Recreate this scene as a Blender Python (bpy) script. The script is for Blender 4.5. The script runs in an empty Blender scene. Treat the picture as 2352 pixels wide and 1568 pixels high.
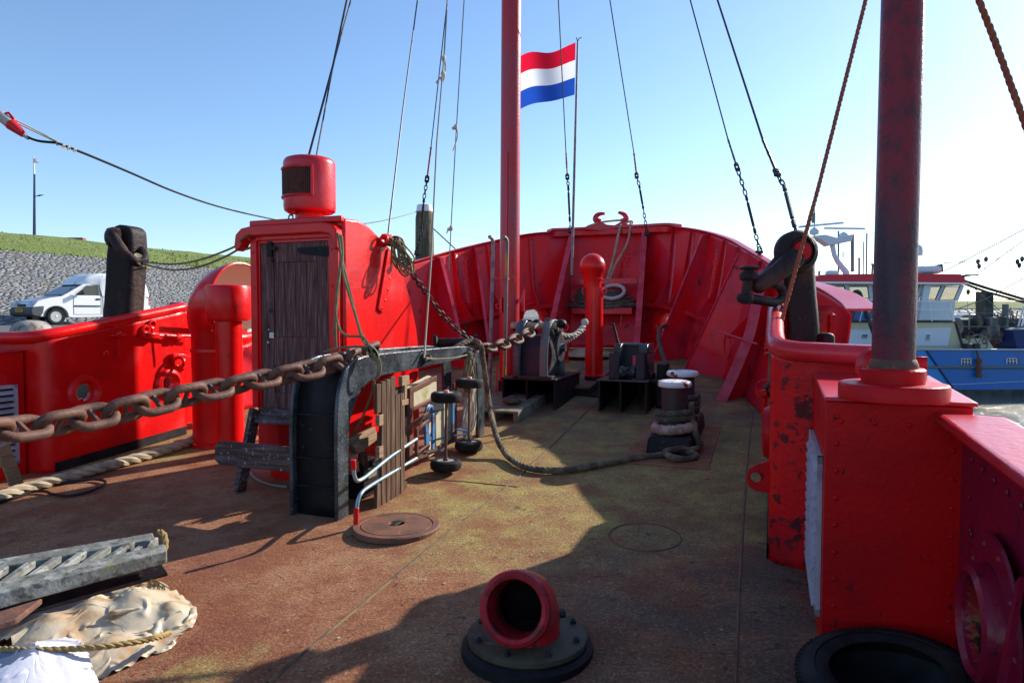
import bpy, bmesh, math, random
from mathutils import Vector as V3, Matrix, noise
random.seed(7)
sc = bpy.context.scene
C = sc.collection
# ---------------------------------------------------------------- camera, sky, sun, exposure
F, CX, CY, HC = 1560.0, 1176.0, 784.0, 1.65
PT = math.atan((CY - 720) / F)
cam = bpy.data.objects.new('camera', bpy.data.cameras.new('camera'))
C.objects.link(cam)
cam.location = (0, 0, HC)
cam.rotation_euler = (math.pi / 2 - PT, 0, 0)
cam.data.sensor_fit = 'HORIZONTAL'
cam.data.sensor_width = 36
cam.data.lens = F / 2352 * 36
cam.data.clip_start = 0.05
cam.data.clip_end = 6000
sc.camera = cam
SUN_EL, SUN_AZ = math.radians(27.2), math.radians(54.0)
w_ = bpy.data.worlds.new('World'); sc.world = w_; w_.use_nodes = True
nt = w_.node_tree
sky = nt.nodes.new('ShaderNodeTexSky'); sky.sky_type = 'NISHITA'; sky.sun_disc = False
sky.sun_elevation = SUN_EL; sky.sun_rotation = SUN_AZ
sky.altitude = 0; sky.air_density = 1.0; sky.dust_density = 0.35; sky.ozone_density = 4.2
bg = nt.nodes['Background']; bg.inputs['Strength'].default_value = 0.145
nt.links.new(sky.outputs[0], bg.inputs['Color'])
sl = bpy.data.lights.new('sun', 'SUN'); sl.energy = 5.0; sl.angle = math.radians(0.5); sl.color = (1, .93, .82)
so = bpy.data.objects.new('sun', sl); C.objects.link(so)
sdir = V3((math.sin(SUN_AZ) * math.cos(SUN_EL), math.cos(SUN_AZ) * math.cos(SUN_EL), math.sin(SUN_EL)))
so.rotation_euler = sdir.to_track_quat('Z', 'Y').to_euler()
sc.view_settings.view_transform = 'Standard'; sc.view_settings.look = 'None'
sc.view_settings.exposure = 0.58; sc.view_settings.gamma = 1
sc.render.engine = 'CYCLES'
sc.cycles.use_denoising = True
sc.cycles.max_bounces = 10; sc.cycles.diffuse_bounces = 8; sc.cycles.sample_clamp_indirect = 6
# ---------------------------------------------------------------- frames of reference
cp_, sp_ = math.cos(PT), math.sin(PT)
EYE = V3((0, 0, HC))
T = V3((.359, .933, 0)).normalized(); N = V3((T.y, -T.x, 0)); Z = V3((0, 0, 1))
def ray(u, v):
    a, b = (u - CX) / F, -(v - CY) / F
    return V3((a, cp_ + b * sp_, -sp_ + b * cp_))
def U(u, v, y):
    r = ray(u, v); return EYE + r * (y / r.y)
def PW(u, v, w):
    r = ray(u, v); return EYE + r * (w / r.dot(N))
def PS(u, v, s):
    r = ray(u, v); return EYE + r * (s / r.dot(T))
def PZ(u, v, z):
    r = ray(u, v); return EYE + r * ((z - HC) / r.z)
def ds(s): return .042 * s + .003 * s * s
def zd(p): return ds(p.dot(T))
def D(u, v, h=0):
    r = ray(u, v); lo, hi = .5, .5
    f = lambda y: HC + r.z / r.y * y - ds((r * (y / r.y)).dot(T)) - h
    while f(hi) > 0 and hi < 40: hi += .05
    lo = hi - .05
    for _ in range(20):
        m = (lo + hi) / 2
        if f(m) > 0: lo = m
        else: hi = m
    return U(u, v, hi)
def SH(s, w, h=0): return T * s + N * w + Z * (ds(s) + h)
def SZ(s, w, z): return T * s + N * w + Z * z
# ---------------------------------------------------------------- mesh building
def catmull(pts, n=6, closed=False):
    P = [V3(p) for p in pts]
    if len(P) < 3: return P
    out = []; m = len(P)
    for i in range(m if closed else m - 1):
        if closed: a, b, c, d = P[i - 1], P[i], P[(i + 1) % m], P[(i + 2) % m]
        else: a, b, c, d = P[max(i - 1, 0)], P[i], P[i + 1], P[min(i + 2, m - 1)]
        for k in range(n):
            t = k / n
            out.append(.5 * ((2 * b) + (c - a) * t + (2 * a - 5 * b + 4 * c - d) * t * t + (3 * b - a - 3 * c + d) * t ** 3))
    if not closed: out.append(P[-1])
    return out
def resample(P, step):
    out = [P[0].copy()]; acc = 0; n = len(P)
    L = sum((P[i + 1] - P[i]).length for i in range(n - 1)); k = max(2, round(L / step)); st = L / k
    for i in range(n - 1):
        a, b = P[i], P[i + 1]; l = (b - a).length
        if l < 1e-9: continue
        pos = st - acc
        while pos <= l + 1e-9:
            out.append(a.lerp(b, pos / l)); pos += st
        acc = (acc + l) % st if st else 0
        acc = l - (pos - st)
    if (out[-1] - P[-1]).length > st * .3: out.append(P[-1].copy())
    return out
def basis(ax, up=None):
    ax = V3(ax).normalized(); up = V3(up) if up is not None else (Z if abs(ax.z) < .9 else V3((1, 0, 0)))
    x = up.cross(ax)
    if x.length < 1e-6: x = V3((1, 0, 0)).cross(ax)
    x.normalize(); return x, ax.cross(x).normalized(), ax
def frames(P, closed=False):
    n = len(P); tans = []
    for i in range(n):
        a = P[i - 1] if (i > 0 or closed) else P[0]; b = P[(i + 1) % n] if (i < n - 1 or closed) else P[-1]
        t = b - a; tans.append(t.normalized() if t.length > 1e-9 else (tans[-1] if tans else Z))
    x, y, _ = basis(tans[0]); fr = []
    for t in tans:
        x = x - t * x.dot(t)
        x = x.normalized() if x.length > 1e-6 else basis(t)[0]
        fr.append((x, t.cross(x), t))
    return fr
class MB:
    def __init__(s): s.v = []; s.f = []; s.m = []; s.mi = 0
    def add(s, vs, fs):
        o = len(s.v); s.v += [V3(p) for p in vs]; s.f += [[i + o for i in f] for f in fs]; s.m += [s.mi] * len(fs); return s
    def poly(s, pts): return s.add(pts, [list(range(len(pts)))])
    def hexa(s, b, t):
        return s.add(list(b) + list(t), [[3, 2, 1, 0], [4, 5, 6, 7], [0, 1, 5, 4], [1, 2, 6, 5], [2, 3, 7, 6], [3, 0, 4, 7]])
    def box(s, c, sx, sy, sz, X=None, Y=None, Zv=None):
        c = V3(c); X = V3(X) if X is not None else V3((1, 0, 0)); Y = V3(Y) if Y is not None else V3((0, 1, 0)); Zv = V3(Zv) if Zv is not None else Z
        X = X * sx / 2; Y = Y * sy / 2; Q = Zv * sz / 2
        return s.hexa([c - X - Y - Q, c + X - Y - Q, c + X + Y - Q, c - X + Y - Q], [c - X - Y + Q, c + X - Y + Q, c + X + Y + Q, c - X + Y + Q])
    def sbox(s, s0, s1, w0, w1, z0, z1):       # box in ship axes, z absolute
        return s.hexa([SZ(s0, w0, z0), SZ(s0, w1, z0), SZ(s1, w1, z0), SZ(s1, w0, z0)], [SZ(s0, w0, z1), SZ(s0, w1, z1), SZ(s1, w1, z1), SZ(s1, w0, z1)])
    def beam(s, a, b, w, h, up=None):
        a, b = V3(a), V3(b); x, y, z = basis(b - a, up)
        q = [x * w / 2 * i + y * h / 2 * j for i, j in ((-1, -1), (1, -1), (1, 1), (-1, 1))]
        return s.hexa([a + k for k in q], [b + k for k in q])
    def prism(s, pts, ext):
        n = len(pts); ext = V3(ext); P = [V3(p) for p in pts]
        return s.add(P + [p + ext for p in P], [list(range(n))[::-1], [n + i for i in range(n)]] + [[i, (i + 1) % n, n + (i + 1) % n, n + i] for i in range(n)])
    def tube(s, P, r, n=8, closed=False, cap=True, flat=1.0):
        P = [V3(p) for p in P]; fr = frames(P, closed); m = len(P); R = r if isinstance(r, (list, tuple)) else [r] * m
        vs = []
        for p, (x, y, t), rr in zip(P, fr, R):
            for k in range(n):
                a = 2 * math.pi * k / n; vs.append(p + (x * math.cos(a) + y * math.sin(a) * flat) * rr)
        fs = []
        for i in range(m if closed else m - 1):
            j = (i + 1) % m
            off = 0
            if closed and j == 0:
                x0 = fr[-1][0]; best = min(range(n), key=lambda o: (vs[o] - P[0] - x0 * R[0]).length); off = best
            for k in range(n):
                k2 = (k + 1) % n
                fs.append([i * n + k, i * n + k2, j * n + (k2 + off) % n, j * n + (k + off) % n])
        if cap and not closed: fs += [list(range(n))[::-1], [(m - 1) * n + k for k in range(n)]]
        return s.add(vs, fs)
    def lathe(s, prof, o, ax=Z, n=20, up=None, cap=True, arc=None):
        o = V3(o); x, y, z = basis(ax, up); vs = []; m = len(prof)
        for r, h in prof:
            for k in range(n):
                a = 2 * math.pi * k / n; vs.append(o + z * h + (x * math.cos(a) + y * math.sin(a)) * max(r, 1e-4))
        fs = [[i * n + k, i * n + (k + 1) % n, (i + 1) * n + (k + 1) % n, (i + 1) * n + k] for i in range(m - 1) for k in range(n)]
        if cap: fs += [list(range(n))[::-1], [(m - 1) * n + k for k in range(n)]]
        return s.add(vs, fs)
    def torus(s, o, R, r, ax=Z, n=24, k=8, sx=1.0, up=None):
        x, y, z = basis(ax, up); P = [V3(o) + x * (R * sx * math.cos(2 * math.pi * i / n)) + y * (R * math.sin(2 * math.pi * i / n)) for i in range(n)]
        return s.tube(P, r, k, closed=True)
    def ball(s, o, r, n=10, ax=Z, sq=1.0):
        return s.lathe([(r * math.sin(math.pi * i / n), -r * sq * math.cos(math.pi * i / n)) for i in range(n + 1)], o, ax, n + 2, cap=False)
    def dome(s, o, r, nrm, n=6):
        return s.lathe([(r, 0), (r * .8, r * .3), (r * .4, r * .46), (0, r * .5)], o, nrm, n)
    def rope(s, P, r, strands=3, pitch=None, n=6, closed=False):
        pitch = pitch or r * 7
        P = resample(P, r * .9); fr = frames(P); d = 0; paths = [[] for _ in range(strands)]
        for i, (p, (x, y, t)) in enumerate(zip(P, fr)):
            if i: d += (p - P[i - 1]).length
            for k in range(strands):
                a = 2 * math.pi * (k / strands + d / pitch); paths[k].append(p + (x * math.cos(a) + y * math.sin(a)) * r * .5)
        for q in paths: s.tube(q, r * .56, n)
        return s
    def link(s, c, d, side, L, W, th, stud=True, n=8):
        d = V3(d).normalized(); side = V3(side); side = (side - d * side.dot(d)).normalized(); c = V3(c)
        hw = W / 2 - th / 2; hl = L / 2 - th / 2 - hw; P = []
        for i in range(9): a = -math.pi / 2 + math.pi * i / 8; P.append(c + d * (hl + hw * math.cos(a)) + side * (hw * math.sin(a)))
        for i in range(9): a = math.pi / 2 + math.pi * i / 8; P.append(c + d * (-hl + hw * math.cos(a)) + side * (hw * math.sin(a)))
        s.tube(P, th / 2, n, closed=True)
        if stud: s.tube([c - side * hw, c - side * hw * .5, c + side * hw * .5, c + side * hw], [th * .46, th * .3, th * .3, th * .46], 6)
        return s
    def build(s, name, mats, parent=None, loc=None, bevel=0, smooth=True, sharp=38, solid=0, seg=2):
        if not isinstance(mats, (list, tuple)): mats = [mats]
        if parent is not None: base = wloc(parent); 
        elif loc is not None: base = V3(loc)
        else:
            lo = [min(p[i] for p in s.v) for i in range(3)]; hi = [max(p[i] for p in s.v) for i in range(3)]
            base = V3(((lo[0] + hi[0]) / 2, (lo[1] + hi[1]) / 2, lo[2]))
        me = bpy.data.meshes.new(name); me.from_pydata([p - base for p in s.v], [], s.f); me.update()
        for m in mats: me.materials.append(m)
        me.polygons.foreach_set('material_index', s.m)
        bm = bmesh.new(); bm.from_mesh(me); bmesh.ops.recalc_face_normals(bm, faces=bm.faces); bm.to_mesh(me); bm.free()
        if smooth:
            me.shade_smooth(); me.set_sharp_from_angle(angle=math.radians(sharp))
        o = bpy.data.objects.new(name, me); C.objects.link(o)
        if parent is not None: o.parent = parent
        else: o.location = base
        if solid:
            md = o.modifiers.new('solid', 'SOLIDIFY'); md.thickness = solid; md.offset = 0
        if bevel:
            md = o.modifiers.new('bevel', 'BEVEL'); md.width = bevel; md.segments = seg; md.limit_method = 'ANGLE'; md.angle_limit = math.radians(40)
        return o
def wloc(o):
    p = V3((0, 0, 0))
    while o is not None: p += V3(o.location); o = o.parent
    return p
def tag(o, label=None, cat=None, group=None, kind=None):
    if label: o['label'] = label
    if cat: o['category'] = cat
    if group: o['group'] = group
    if kind: o['kind'] = kind
    return o
def thing(name, label, cat, loc, group=None):
    o = bpy.data.objects.new(name, None); C.objects.link(o); o.location = loc; o.empty_display_size = .1
    return tag(o, label, cat, group)
# ---------------------------------------------------------------- materials
def mat(name, base, rough=.5, metal=0.0, layers=(), bump=(), coat=0.0, spec=.3, rlay=None):
    m = bpy.data.materials.new(name); m.use_nodes = True; t = m.node_tree; L = t.links
    b = t.nodes['Principled BSDF']; b.inputs['Roughness'].default_value = rough; b.inputs['Metallic'].default_value = metal
    b.inputs['Coat Weight'].default_value = coat; b.inputs['Coat Roughness'].default_value = .12; b.inputs['Specular IOR Level'].default_value = spec
    tc = t.nodes.new('ShaderNodeTexCoord'); oi = t.nodes.new('ShaderNodeObjectInfo')
    ad = t.nodes.new('ShaderNodeVectorMath'); ad.operation = 'MULTIPLY_ADD'
    L.new(oi.outputs['Random'], ad.inputs[0]); ad.inputs[1].default_value = (17, 23, 31); L.new(tc.outputs['Object'], ad.inputs[2])
    def nz(scale, st=(1, 1, 1), det=4, ro=.55):
        mp = t.nodes.new('ShaderNodeMapping'); mp.inputs['Scale'].default_value = st; L.new(ad.outputs[0], mp.inputs[0])
        n = t.nodes.new('ShaderNodeTexNoise'); n.inputs['Scale'].default_value = scale; n.inputs['Detail'].default_value = det; n.inputs['Roughness'].default_value = ro
        L.new(mp.outputs[0], n.inputs['Vector']); return n.outputs['Fac']
    col = None
    base = tuple(base) + (1,)
    for ly in layers:
        f = nz(ly.get('s', 5), ly.get('st', (1, 1, 1)), ly.get('d', 4), ly.get('ro', .55))
        mr = t.nodes.new('ShaderNodeMapRange'); mr.inputs['From Min'].default_value = ly['lo']; mr.inputs['From Max'].default_value = ly['hi']; mr.inputs['To Max'].default_value = ly.get('f', 1)
        L.new(f, mr.inputs['Value'])
        mx = t.nodes.new('ShaderNodeMix'); mx.data_type = 'RGBA'; L.new(mr.outputs[0], mx.inputs['Factor'])
        if col is None: mx.inputs[6].default_value = base
        else: L.new(col, mx.inputs[6])
        mx.inputs[7].default_value = tuple(ly['c']) + (1,); col = mx.outputs[2]
        if ly.get('r') is not None:
            rm = t.nodes.new('ShaderNodeMix'); L.new(mr.outputs[0], rm.inputs['Factor'])
            src = b.inputs['Roughness'].links[0].from_socket if b.inputs['Roughness'].links else None
            if src: L.new(src, rm.inputs[2])
            else: rm.inputs[2].default_value = rough
            rm.inputs[3].default_value = ly['r']; L.new(rm.outputs[0], b.inputs['Roughness'])
    if col is None: b.inputs['Base Color'].default_value = base
    else: L.new(col, b.inputs['Base Color'])
    prev = None
    for sc_, dist, st in bump:
        f = nz(sc_, st, 5); bp = t.nodes.new('ShaderNodeBump'); bp.inputs['Strength'].default_value = 1; bp.inputs['Distance'].default_value = dist
        L.new(f, bp.inputs['Height'])
        if prev: L.new(prev, bp.inputs['Normal'])
        prev = bp.outputs[0]
    if prev: L.new(prev, b.inputs['Normal'])
    return m
I1 = (1, 1, 1)
M = {}
RED = (.76, .0035, .003)
M['red'] = mat('red_gloss_paint', RED, .3, layers=[dict(c=(.60, .0045, .006), s=2.5, lo=.42, hi=.65), dict(c=(.46, .010, .012), s=7, st=(1, 1, .1), lo=.55, hi=.72, f=.55), dict(c=(.74, .035, .04), s=3.2, lo=.56, hi=.72, f=.55, d=6, r=.45), dict(c=(.16, .012, .010), s=15, st=(1, 1, .35), lo=.70, hi=.74, f=.8, r=.6)], bump=[(30, .0015, I1), (4, .006, I1)], coat=.08)
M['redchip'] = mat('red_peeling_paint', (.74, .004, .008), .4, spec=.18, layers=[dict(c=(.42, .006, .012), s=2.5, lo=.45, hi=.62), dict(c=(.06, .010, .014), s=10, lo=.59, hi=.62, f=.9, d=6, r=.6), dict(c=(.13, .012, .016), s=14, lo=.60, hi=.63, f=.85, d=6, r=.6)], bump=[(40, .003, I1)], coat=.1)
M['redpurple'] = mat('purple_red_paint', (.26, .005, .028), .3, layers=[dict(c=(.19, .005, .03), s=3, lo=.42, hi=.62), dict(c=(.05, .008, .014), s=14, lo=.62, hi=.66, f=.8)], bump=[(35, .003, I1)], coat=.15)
M['redflange'] = mat('red_flange_paint', (.62, .05, .085), .28, layers=[dict(c=(.5, .02, .03), s=5, lo=.45, hi=.65)], bump=[(40, .002, I1)], coat=.2)
M['redbow'] = mat('red_weathered_paint', (.72, .006, .012), .34, spec=.22, layers=[dict(c=(.52, .035, .075), s=1.6, lo=.46, hi=.64, f=.7, st=(1, 1, .6)), dict(c=(.34, .008, .014), s=2.4, lo=.55, hi=.72, f=.8, d=7), dict(c=(.09, .02, .035), s=5, lo=.66, hi=.7, f=.8, d=8, r=.7), dict(c=(.55, .10, .16), s=22, lo=.69, hi=.75, f=.5, st=(1, 1, .25))], bump=[(25, .0015, I1), (3, .010, I1)], coat=.1)
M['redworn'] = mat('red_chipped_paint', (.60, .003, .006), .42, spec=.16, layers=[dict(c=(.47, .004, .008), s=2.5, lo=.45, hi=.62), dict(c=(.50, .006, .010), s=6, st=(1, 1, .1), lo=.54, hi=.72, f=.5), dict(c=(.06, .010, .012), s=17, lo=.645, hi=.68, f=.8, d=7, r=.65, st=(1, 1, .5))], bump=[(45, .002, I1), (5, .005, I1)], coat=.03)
M['redpink'] = mat('red_faded_paint', (.62, .014, .022), .3, layers=[dict(c=(.58, .05, .08), s=4, lo=.42, hi=.62, f=.6), dict(c=(.16, .012, .02), s=8, lo=.68, hi=.72, f=.9, d=6, r=.6)], bump=[(40, .002, I1), (7, .005, I1)], coat=.15)
M['mast'] = mat('mast_paint', (.50, .012, .02), .35, layers=[dict(c=(.33, .05, .07), s=3, lo=.42, hi=.62, f=.8, st=(1, 1, .25)), dict(c=(.12, .015, .02), s=10, lo=.66, hi=.71, f=.9, st=(1, 1, .5))], bump=[(30, .003, I1)], coat=.2)
M['pole'] = mat('pole_paint', (.050, .028, .044), .42, spec=.25, layers=[dict(c=(.26, .012, .022), s=3.2, lo=.44, hi=.57, f=.9, st=(1, 1, .35), d=7), dict(c=(.05, .02, .028), s=14, lo=.5, hi=.7, f=.8)], bump=[(35, .006, I1), (120, .003, I1)], coat=.1)
M['black'] = mat('black_gloss_sky_flecks', (.024, .030, .036), .27, layers=[dict(c=(.075, .092, .105), s=5, lo=.44, hi=.66, f=.8, r=.38), dict(c=(.34, .36, .37), s=95, lo=.56, hi=.68, f=.35, d=7, r=.45, st=(1, 1, .7)), dict(c=(.10, .05, .035), s=9, lo=.68, hi=.74, f=.6, r=.7)], bump=[(60, .003, I1), (9, .006, I1)], coat=.3)  # blue-grey patches and pale flecks mix weathering with painted sky reflection
M['blackdull'] = mat('black_dull_paint', (.010, .009, .011), .55, spec=.2, layers=[dict(c=(.035, .022, .022), s=5, lo=.45, hi=.7, f=.8), dict(c=(.09, .05, .035), s=14, lo=.66, hi=.74, f=.7)], bump=[(50, .003, I1)])
M['postiron'] = mat('post_iron', (.022, .0135, .0145), .55, spec=.2, layers=[dict(c=(.085, .042, .030), s=5, lo=.5, hi=.68, f=.8, st=(1, 1, .4)), dict(c=(.18, .17, .15), s=30, lo=.68, hi=.74, f=.5)], bump=[(22, .008, I1), (80, .003, I1)])
M['chain'] = mat('rusty_chain', (.15, .07, .045), .62, layers=[dict(c=(.09, .042, .032), s=9, lo=.42, hi=.65), dict(c=(.24, .12, .075), s=25, lo=.58, hi=.75, f=.7)], bump=[(50, .003, I1)])
M['chaindark'] = mat('dark_chain', (.055, .032, .028), .55, layers=[dict(c=(.12, .055, .035), s=14, lo=.5, hi=.7, f=.8)], bump=[(60, .002, I1)])
M['wire'] = mat('wire_rope', (.035, .035, .042), .5)
M['wirelight'] = mat('grey_line', (.24, .22, .18), .8)
M['iron'] = mat('dark_iron', (.03, .028, .03), .5, layers=[dict(c=(.09, .045, .03), s=18, lo=.55, hi=.7, f=.7)], bump=[(60, .002, I1)])
M['rust'] = mat('rusty_steel', (.20, .085, .05), .7, layers=[dict(c=(.12, .06, .045), s=6, lo=.4, hi=.62), dict(c=(.34, .13, .04), s=16, lo=.6, hi=.72, f=.7)], bump=[(45, .004, I1)])
M['door'] = mat('weathered_door_wood', (.12, .050, .046), .7, spec=.12, layers=[dict(c=(.25, .14, .13), s=7, lo=.47, hi=.66, f=.85, st=(9, 9, .5), d=7), dict(c=(.025, .012, .013), s=9, lo=.52, hi=.7, f=.8, st=(7, 7, .4)), dict(c=(.24, .17, .17), s=16, lo=.62, hi=.72, f=.6, st=(6, 6, .5))], bump=[(12, .004, (8, 8, .5))])
M['wood'] = mat('old_hardwood', (.10, .055, .034), .8, spec=.15, layers=[dict(c=(.21, .14, .095), s=6, lo=.45, hi=.68, st=(8, 8, .5), d=7), dict(c=(.045, .026, .02), s=8, lo=.5, hi=.72, f=.8, st=(7, 7, .3))], bump=[(14, .004, (7, 7, .4))])
M['woodtan'] = mat('tan_timber', (.34, .22, .13), .75, layers=[dict(c=(.22, .13, .075), s=7, lo=.45, hi=.68, st=(1, 1, 8))], bump=[(14, .003, (1, 1, 8))])
M['woodgrey'] = mat('splattered_plank', (.085, .045, .037), .75, spec=.15, layers=[dict(c=(.17, .13, .14), s=6, lo=.45, hi=.7, st=(.6, .6, 7)), dict(c=(.50, .46, .46), s=40, lo=.62, hi=.68, f=.8, st=(1, 1, .6)), dict(c=(.38, .02, .03), s=9, lo=.74, hi=.76, f=.7)], bump=[(14, .003, (.6, .6, 7))])
M['woodgreen'] = mat('mossy_pallet_wood', (.21, .20, .14), .8, layers=[dict(c=(.12, .12, .06), s=7, lo=.45, hi=.65), dict(c=(.34, .32, .26), s=12, lo=.58, hi=.75, f=.7)], bump=[(20, .004, I1)])
M['pile'] = mat('pile_wood', (.09, .085, .05), .85, layers=[dict(c=(.20, .19, .13), s=5, lo=.45, hi=.65, st=(5, 5, .5)), dict(c=(.03, .03, .02), s=6, lo=.56, hi=.7, f=.9, st=(7, 7, .4))], bump=[(9, .02, (5, 5, .5))])
M['rope'] = mat('manila_rope', (.44, .36, .24), .85, layers=[dict(c=(.24, .19, .13), s=10, lo=.45, hi=.7)])
M['ropewhite'] = mat('pale_rope', (.56, .50, .40), .85, layers=[dict(c=(.30, .26, .2), s=14, lo=.5, hi=.72)])
M['ropedark'] = mat('tarred_rope', (.085, .07, .055), .85, layers=[dict(c=(.16, .14, .10), s=14, lo=.45, hi=.7)])
M['ropeolive'] = mat('olive_rope', (.17, .14, .07), .8, layers=[dict(c=(.27, .24, .14), s=14, lo=.45, hi=.7)])
M['ropeorange'] = mat('orange_rope', (.30, .095, .05), .8, layers=[dict(c=(.25, .06, .03), s=12, lo=.45, hi=.7)])
M['ropetan'] = mat('tan_rope', (.36, .24, .09), .8)
M['rubber'] = mat('rubber', (.011, .010, .010), .65, spec=.2, layers=[dict(c=(.030, .028, .027), s=7, lo=.45, hi=.7)], bump=[(70, .001, I1)])
M['cable'] = mat('black_cable', (.014, .014, .016), .45)
M['greyrubber'] = mat('grey_fender_rubber', (.17, .17, .15), .8, spec=.15, layers=[dict(c=(.34, .345, .32), s=9, lo=.45, hi=.62), dict(c=(.09, .085, .07), s=24, lo=.55, hi=.63, f=.9, d=8), dict(c=(.26, .26, .12), s=5, lo=.64, hi=.72, f=.7)], bump=[(40, .004, I1)])
M['whitepaint'] = mat('chipped_white_paint', (.74, .73, .76), .45, layers=[dict(c=(.20, .06, .03), s=13, lo=.57, hi=.60, d=6, r=.7)], bump=[(40, .003, I1)])
M['bollard'] = mat('bollard_iron', (.055, .03, .03), .5, layers=[dict(c=(.10, .05, .045), s=7, lo=.45, hi=.7)], bump=[(40, .003, I1)])
M['louvre'] = mat('grey_louvre_paint', (.40, .37, .41), .5, layers=[dict(c=(.24, .22, .25), s=7, lo=.5, hi=.72)])
M['cream'] = mat('cream_lining', (.74, .70, .58), .5)
M['whiteboard'] = mat('dirty_cream_board', (.50, .44, .32), .6, layers=[dict(c=(.36, .34, .12), s=7, lo=.5, hi=.66, f=.8), dict(c=(.20, .15, .10), s=14, lo=.58, hi=.7, f=.7)])
M['brownsteel'] = mat('brown_steel', (.17, .065, .042), .45, layers=[dict(c=(.09, .035, .028), s=9, lo=.45, hi=.7)])
M['bluesteel'] = mat('chipped_blue_steel', (.06, .19, .40), .45, layers=[dict(c=(.10, .06, .05), s=12, lo=.5, hi=.6), dict(c=(.35, .42, .47), s=20, lo=.62, hi=.7, f=.7)])
M['handlesteel'] = mat('worn_handle_steel', (.33, .42, .46), .35, .5, layers=[dict(c=(.17, .30, .42), s=9, lo=.5, hi=.62), dict(c=(.25, .14, .09), s=16, lo=.64, hi=.72)])
M['redgrip'] = mat('red_grip', (.62, .01, .012), .4)
M['pinkcap'] = mat('pink_hub_cap', (.72, .26, .22), .5)
M['silver'] = mat('galvanised_steel', (.55, .55, .55), .4, .6)
M['hookiron'] = mat('boathook_pole', (.20, .15, .14), .5, layers=[dict(c=(.42, .25, .06), s=5, lo=.5, hi=.54, st=(1, 1, .5)), dict(c=(.14, .14, .2), s=12, lo=.58, hi=.66)])
M['hookgrey'] = mat('grey_pole', (.27, .22, .21), .5, layers=[dict(c=(.14, .12, .16), s=9, lo=.5, hi=.6)])
M['canvas'] = mat('stained_plastic_sheet', (.57, .48, .34), .34, layers=[dict(c=(.42, .23, .09), s=7.5, lo=.48, hi=.64, f=.75, d=7), dict(c=(.22, .14, .07), s=10, lo=.63, hi=.72, f=.8, d=7)], bump=[(35, .002, I1)], coat=.3)
M['bag'] = mat('white_plastic_bag', (.78, .75, .80), .35, bump=[(30, .002, I1)], coat=.2)
M['bagprint'] = mat('grey_bag_print', (.16, .18, .24), .4)
M['stone'] = None
M['white'] = mat('white_paint', (.80, .80, .80), .35)
M['vanwhite'] = mat('van_white', (.82, .82, .83), .22, coat=.5)
M['vangrey'] = mat('van_bumper_grey', (.075, .08, .09), .5)
M['glass'] = mat('dark_glass', (.02, .028, .035), .05, spec=.8)
M['headlamp'] = mat('headlamp_glass', (.55, .58, .62), .1, .3)
M['plate'] = mat('yellow_plate', (.80, .42, .02), .45)
M['platetext'] = mat('plate_black', (.01, .01, .01), .5)
M['tail'] = mat('tail_lamp', (.6, .02, .03), .2)
M['concrete'] = mat('quay_concrete', (.34, .32, .29), .85, layers=[dict(c=(.24, .23, .21), s=1.5, lo=.4, hi=.65)], bump=[(30, .01, I1)])
M['asphalt'] = mat('quay_asphalt', (.15, .14, .14), .9, layers=[dict(c=(.10, .095, .095), s=.8, lo=.4, hi=.65)])
M['lampblue'] = mat('lamp_post_blue', (.03, .035, .10), .5)
M['brick'] = mat('brick', (.28, .11, .07), .8)
# fishing boat
M['hullblue'] = mat('hull_blue', (.025, .16, .52), .35, layers=[dict(c=(.03, .17, .46), s=.6, lo=.4, hi=.65), dict(c=(.12, .07, .05), s=1.6, st=(1, 1, .12), lo=.64, hi=.74, f=.7), dict(c=(.10, .17, .30), s=2.5, lo=.62, hi=.75, f=.6, st=(1, 1, .3))], coat=.2)
M['hulllight'] = mat('hull_bow_blue', (.03, .26, .66), .35, coat=.2)
M['hulldark'] = mat('hull_dark_strip', (.012, .03, .12), .4)
M['boatcream'] = mat('boat_cream', (.56, .52, .33), .4)
M['boatwhite'] = mat('boat_pale_blue', (.62, .68, .74), .35)
M['boatred'] = mat('boat_roof_red', (.62, .03, .05), .35)
M['boatdark'] = mat('boat_dark_gear', (.03, .036, .04), .5, layers=[dict(c=(.08, .085, .08), s=2, lo=.45, hi=.65)])
M['boatgrey'] = mat('boat_grey_gear', (.16, .17, .17), .5)
M['boatglass'] = mat('wheelhouse_glass', (.16, .24, .26), .06, spec=.8)
M['rail'] = mat('boat_rail_white', (.78, .80, .80), .4)
M['fenderrope'] = mat('rope_fender', (.15, .07, .045), .85)
M['moss'] = mat('mossy_weld', (.26, .20, .08), .85, layers=[dict(c=(.15, .08, .05), s=9, lo=.45, hi=.65)])
M['flagred'] = mat('flag_red', (.62, .008, .035), .8)
M['flagwhite'] = mat('flag_white', (.74, .76, .82), .8)
M['flagblue'] = mat('flag_blue', (.015, .07, .42), .8)
for k_ in ('flagred', 'flagwhite', 'flagblue'):
    t_ = M[k_].node_tree; pb_ = t_.nodes['Principled BSDF']; tr_ = t_.nodes.new('ShaderNodeBsdfTranslucent'); tr_.inputs['Color'].default_value = pb_.inputs['Base Color'].default_value
    ms_ = t_.nodes.new('ShaderNodeMixShader'); ms_.inputs[0].default_value = .55; t_.links.new(pb_.outputs[0], ms_.inputs[1]); t_.links.new(tr_.outputs[0], ms_.inputs[2]); t_.links.new(ms_.outputs[0], t_.nodes['Material Output'].inputs['Surface'])
M['plastic_red'] = mat('red_plug_plastic', (.60, .02, .025), .35)
M['plastic_grey'] = mat('grey_plug_plastic', (.42, .38, .36), .4)
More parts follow.
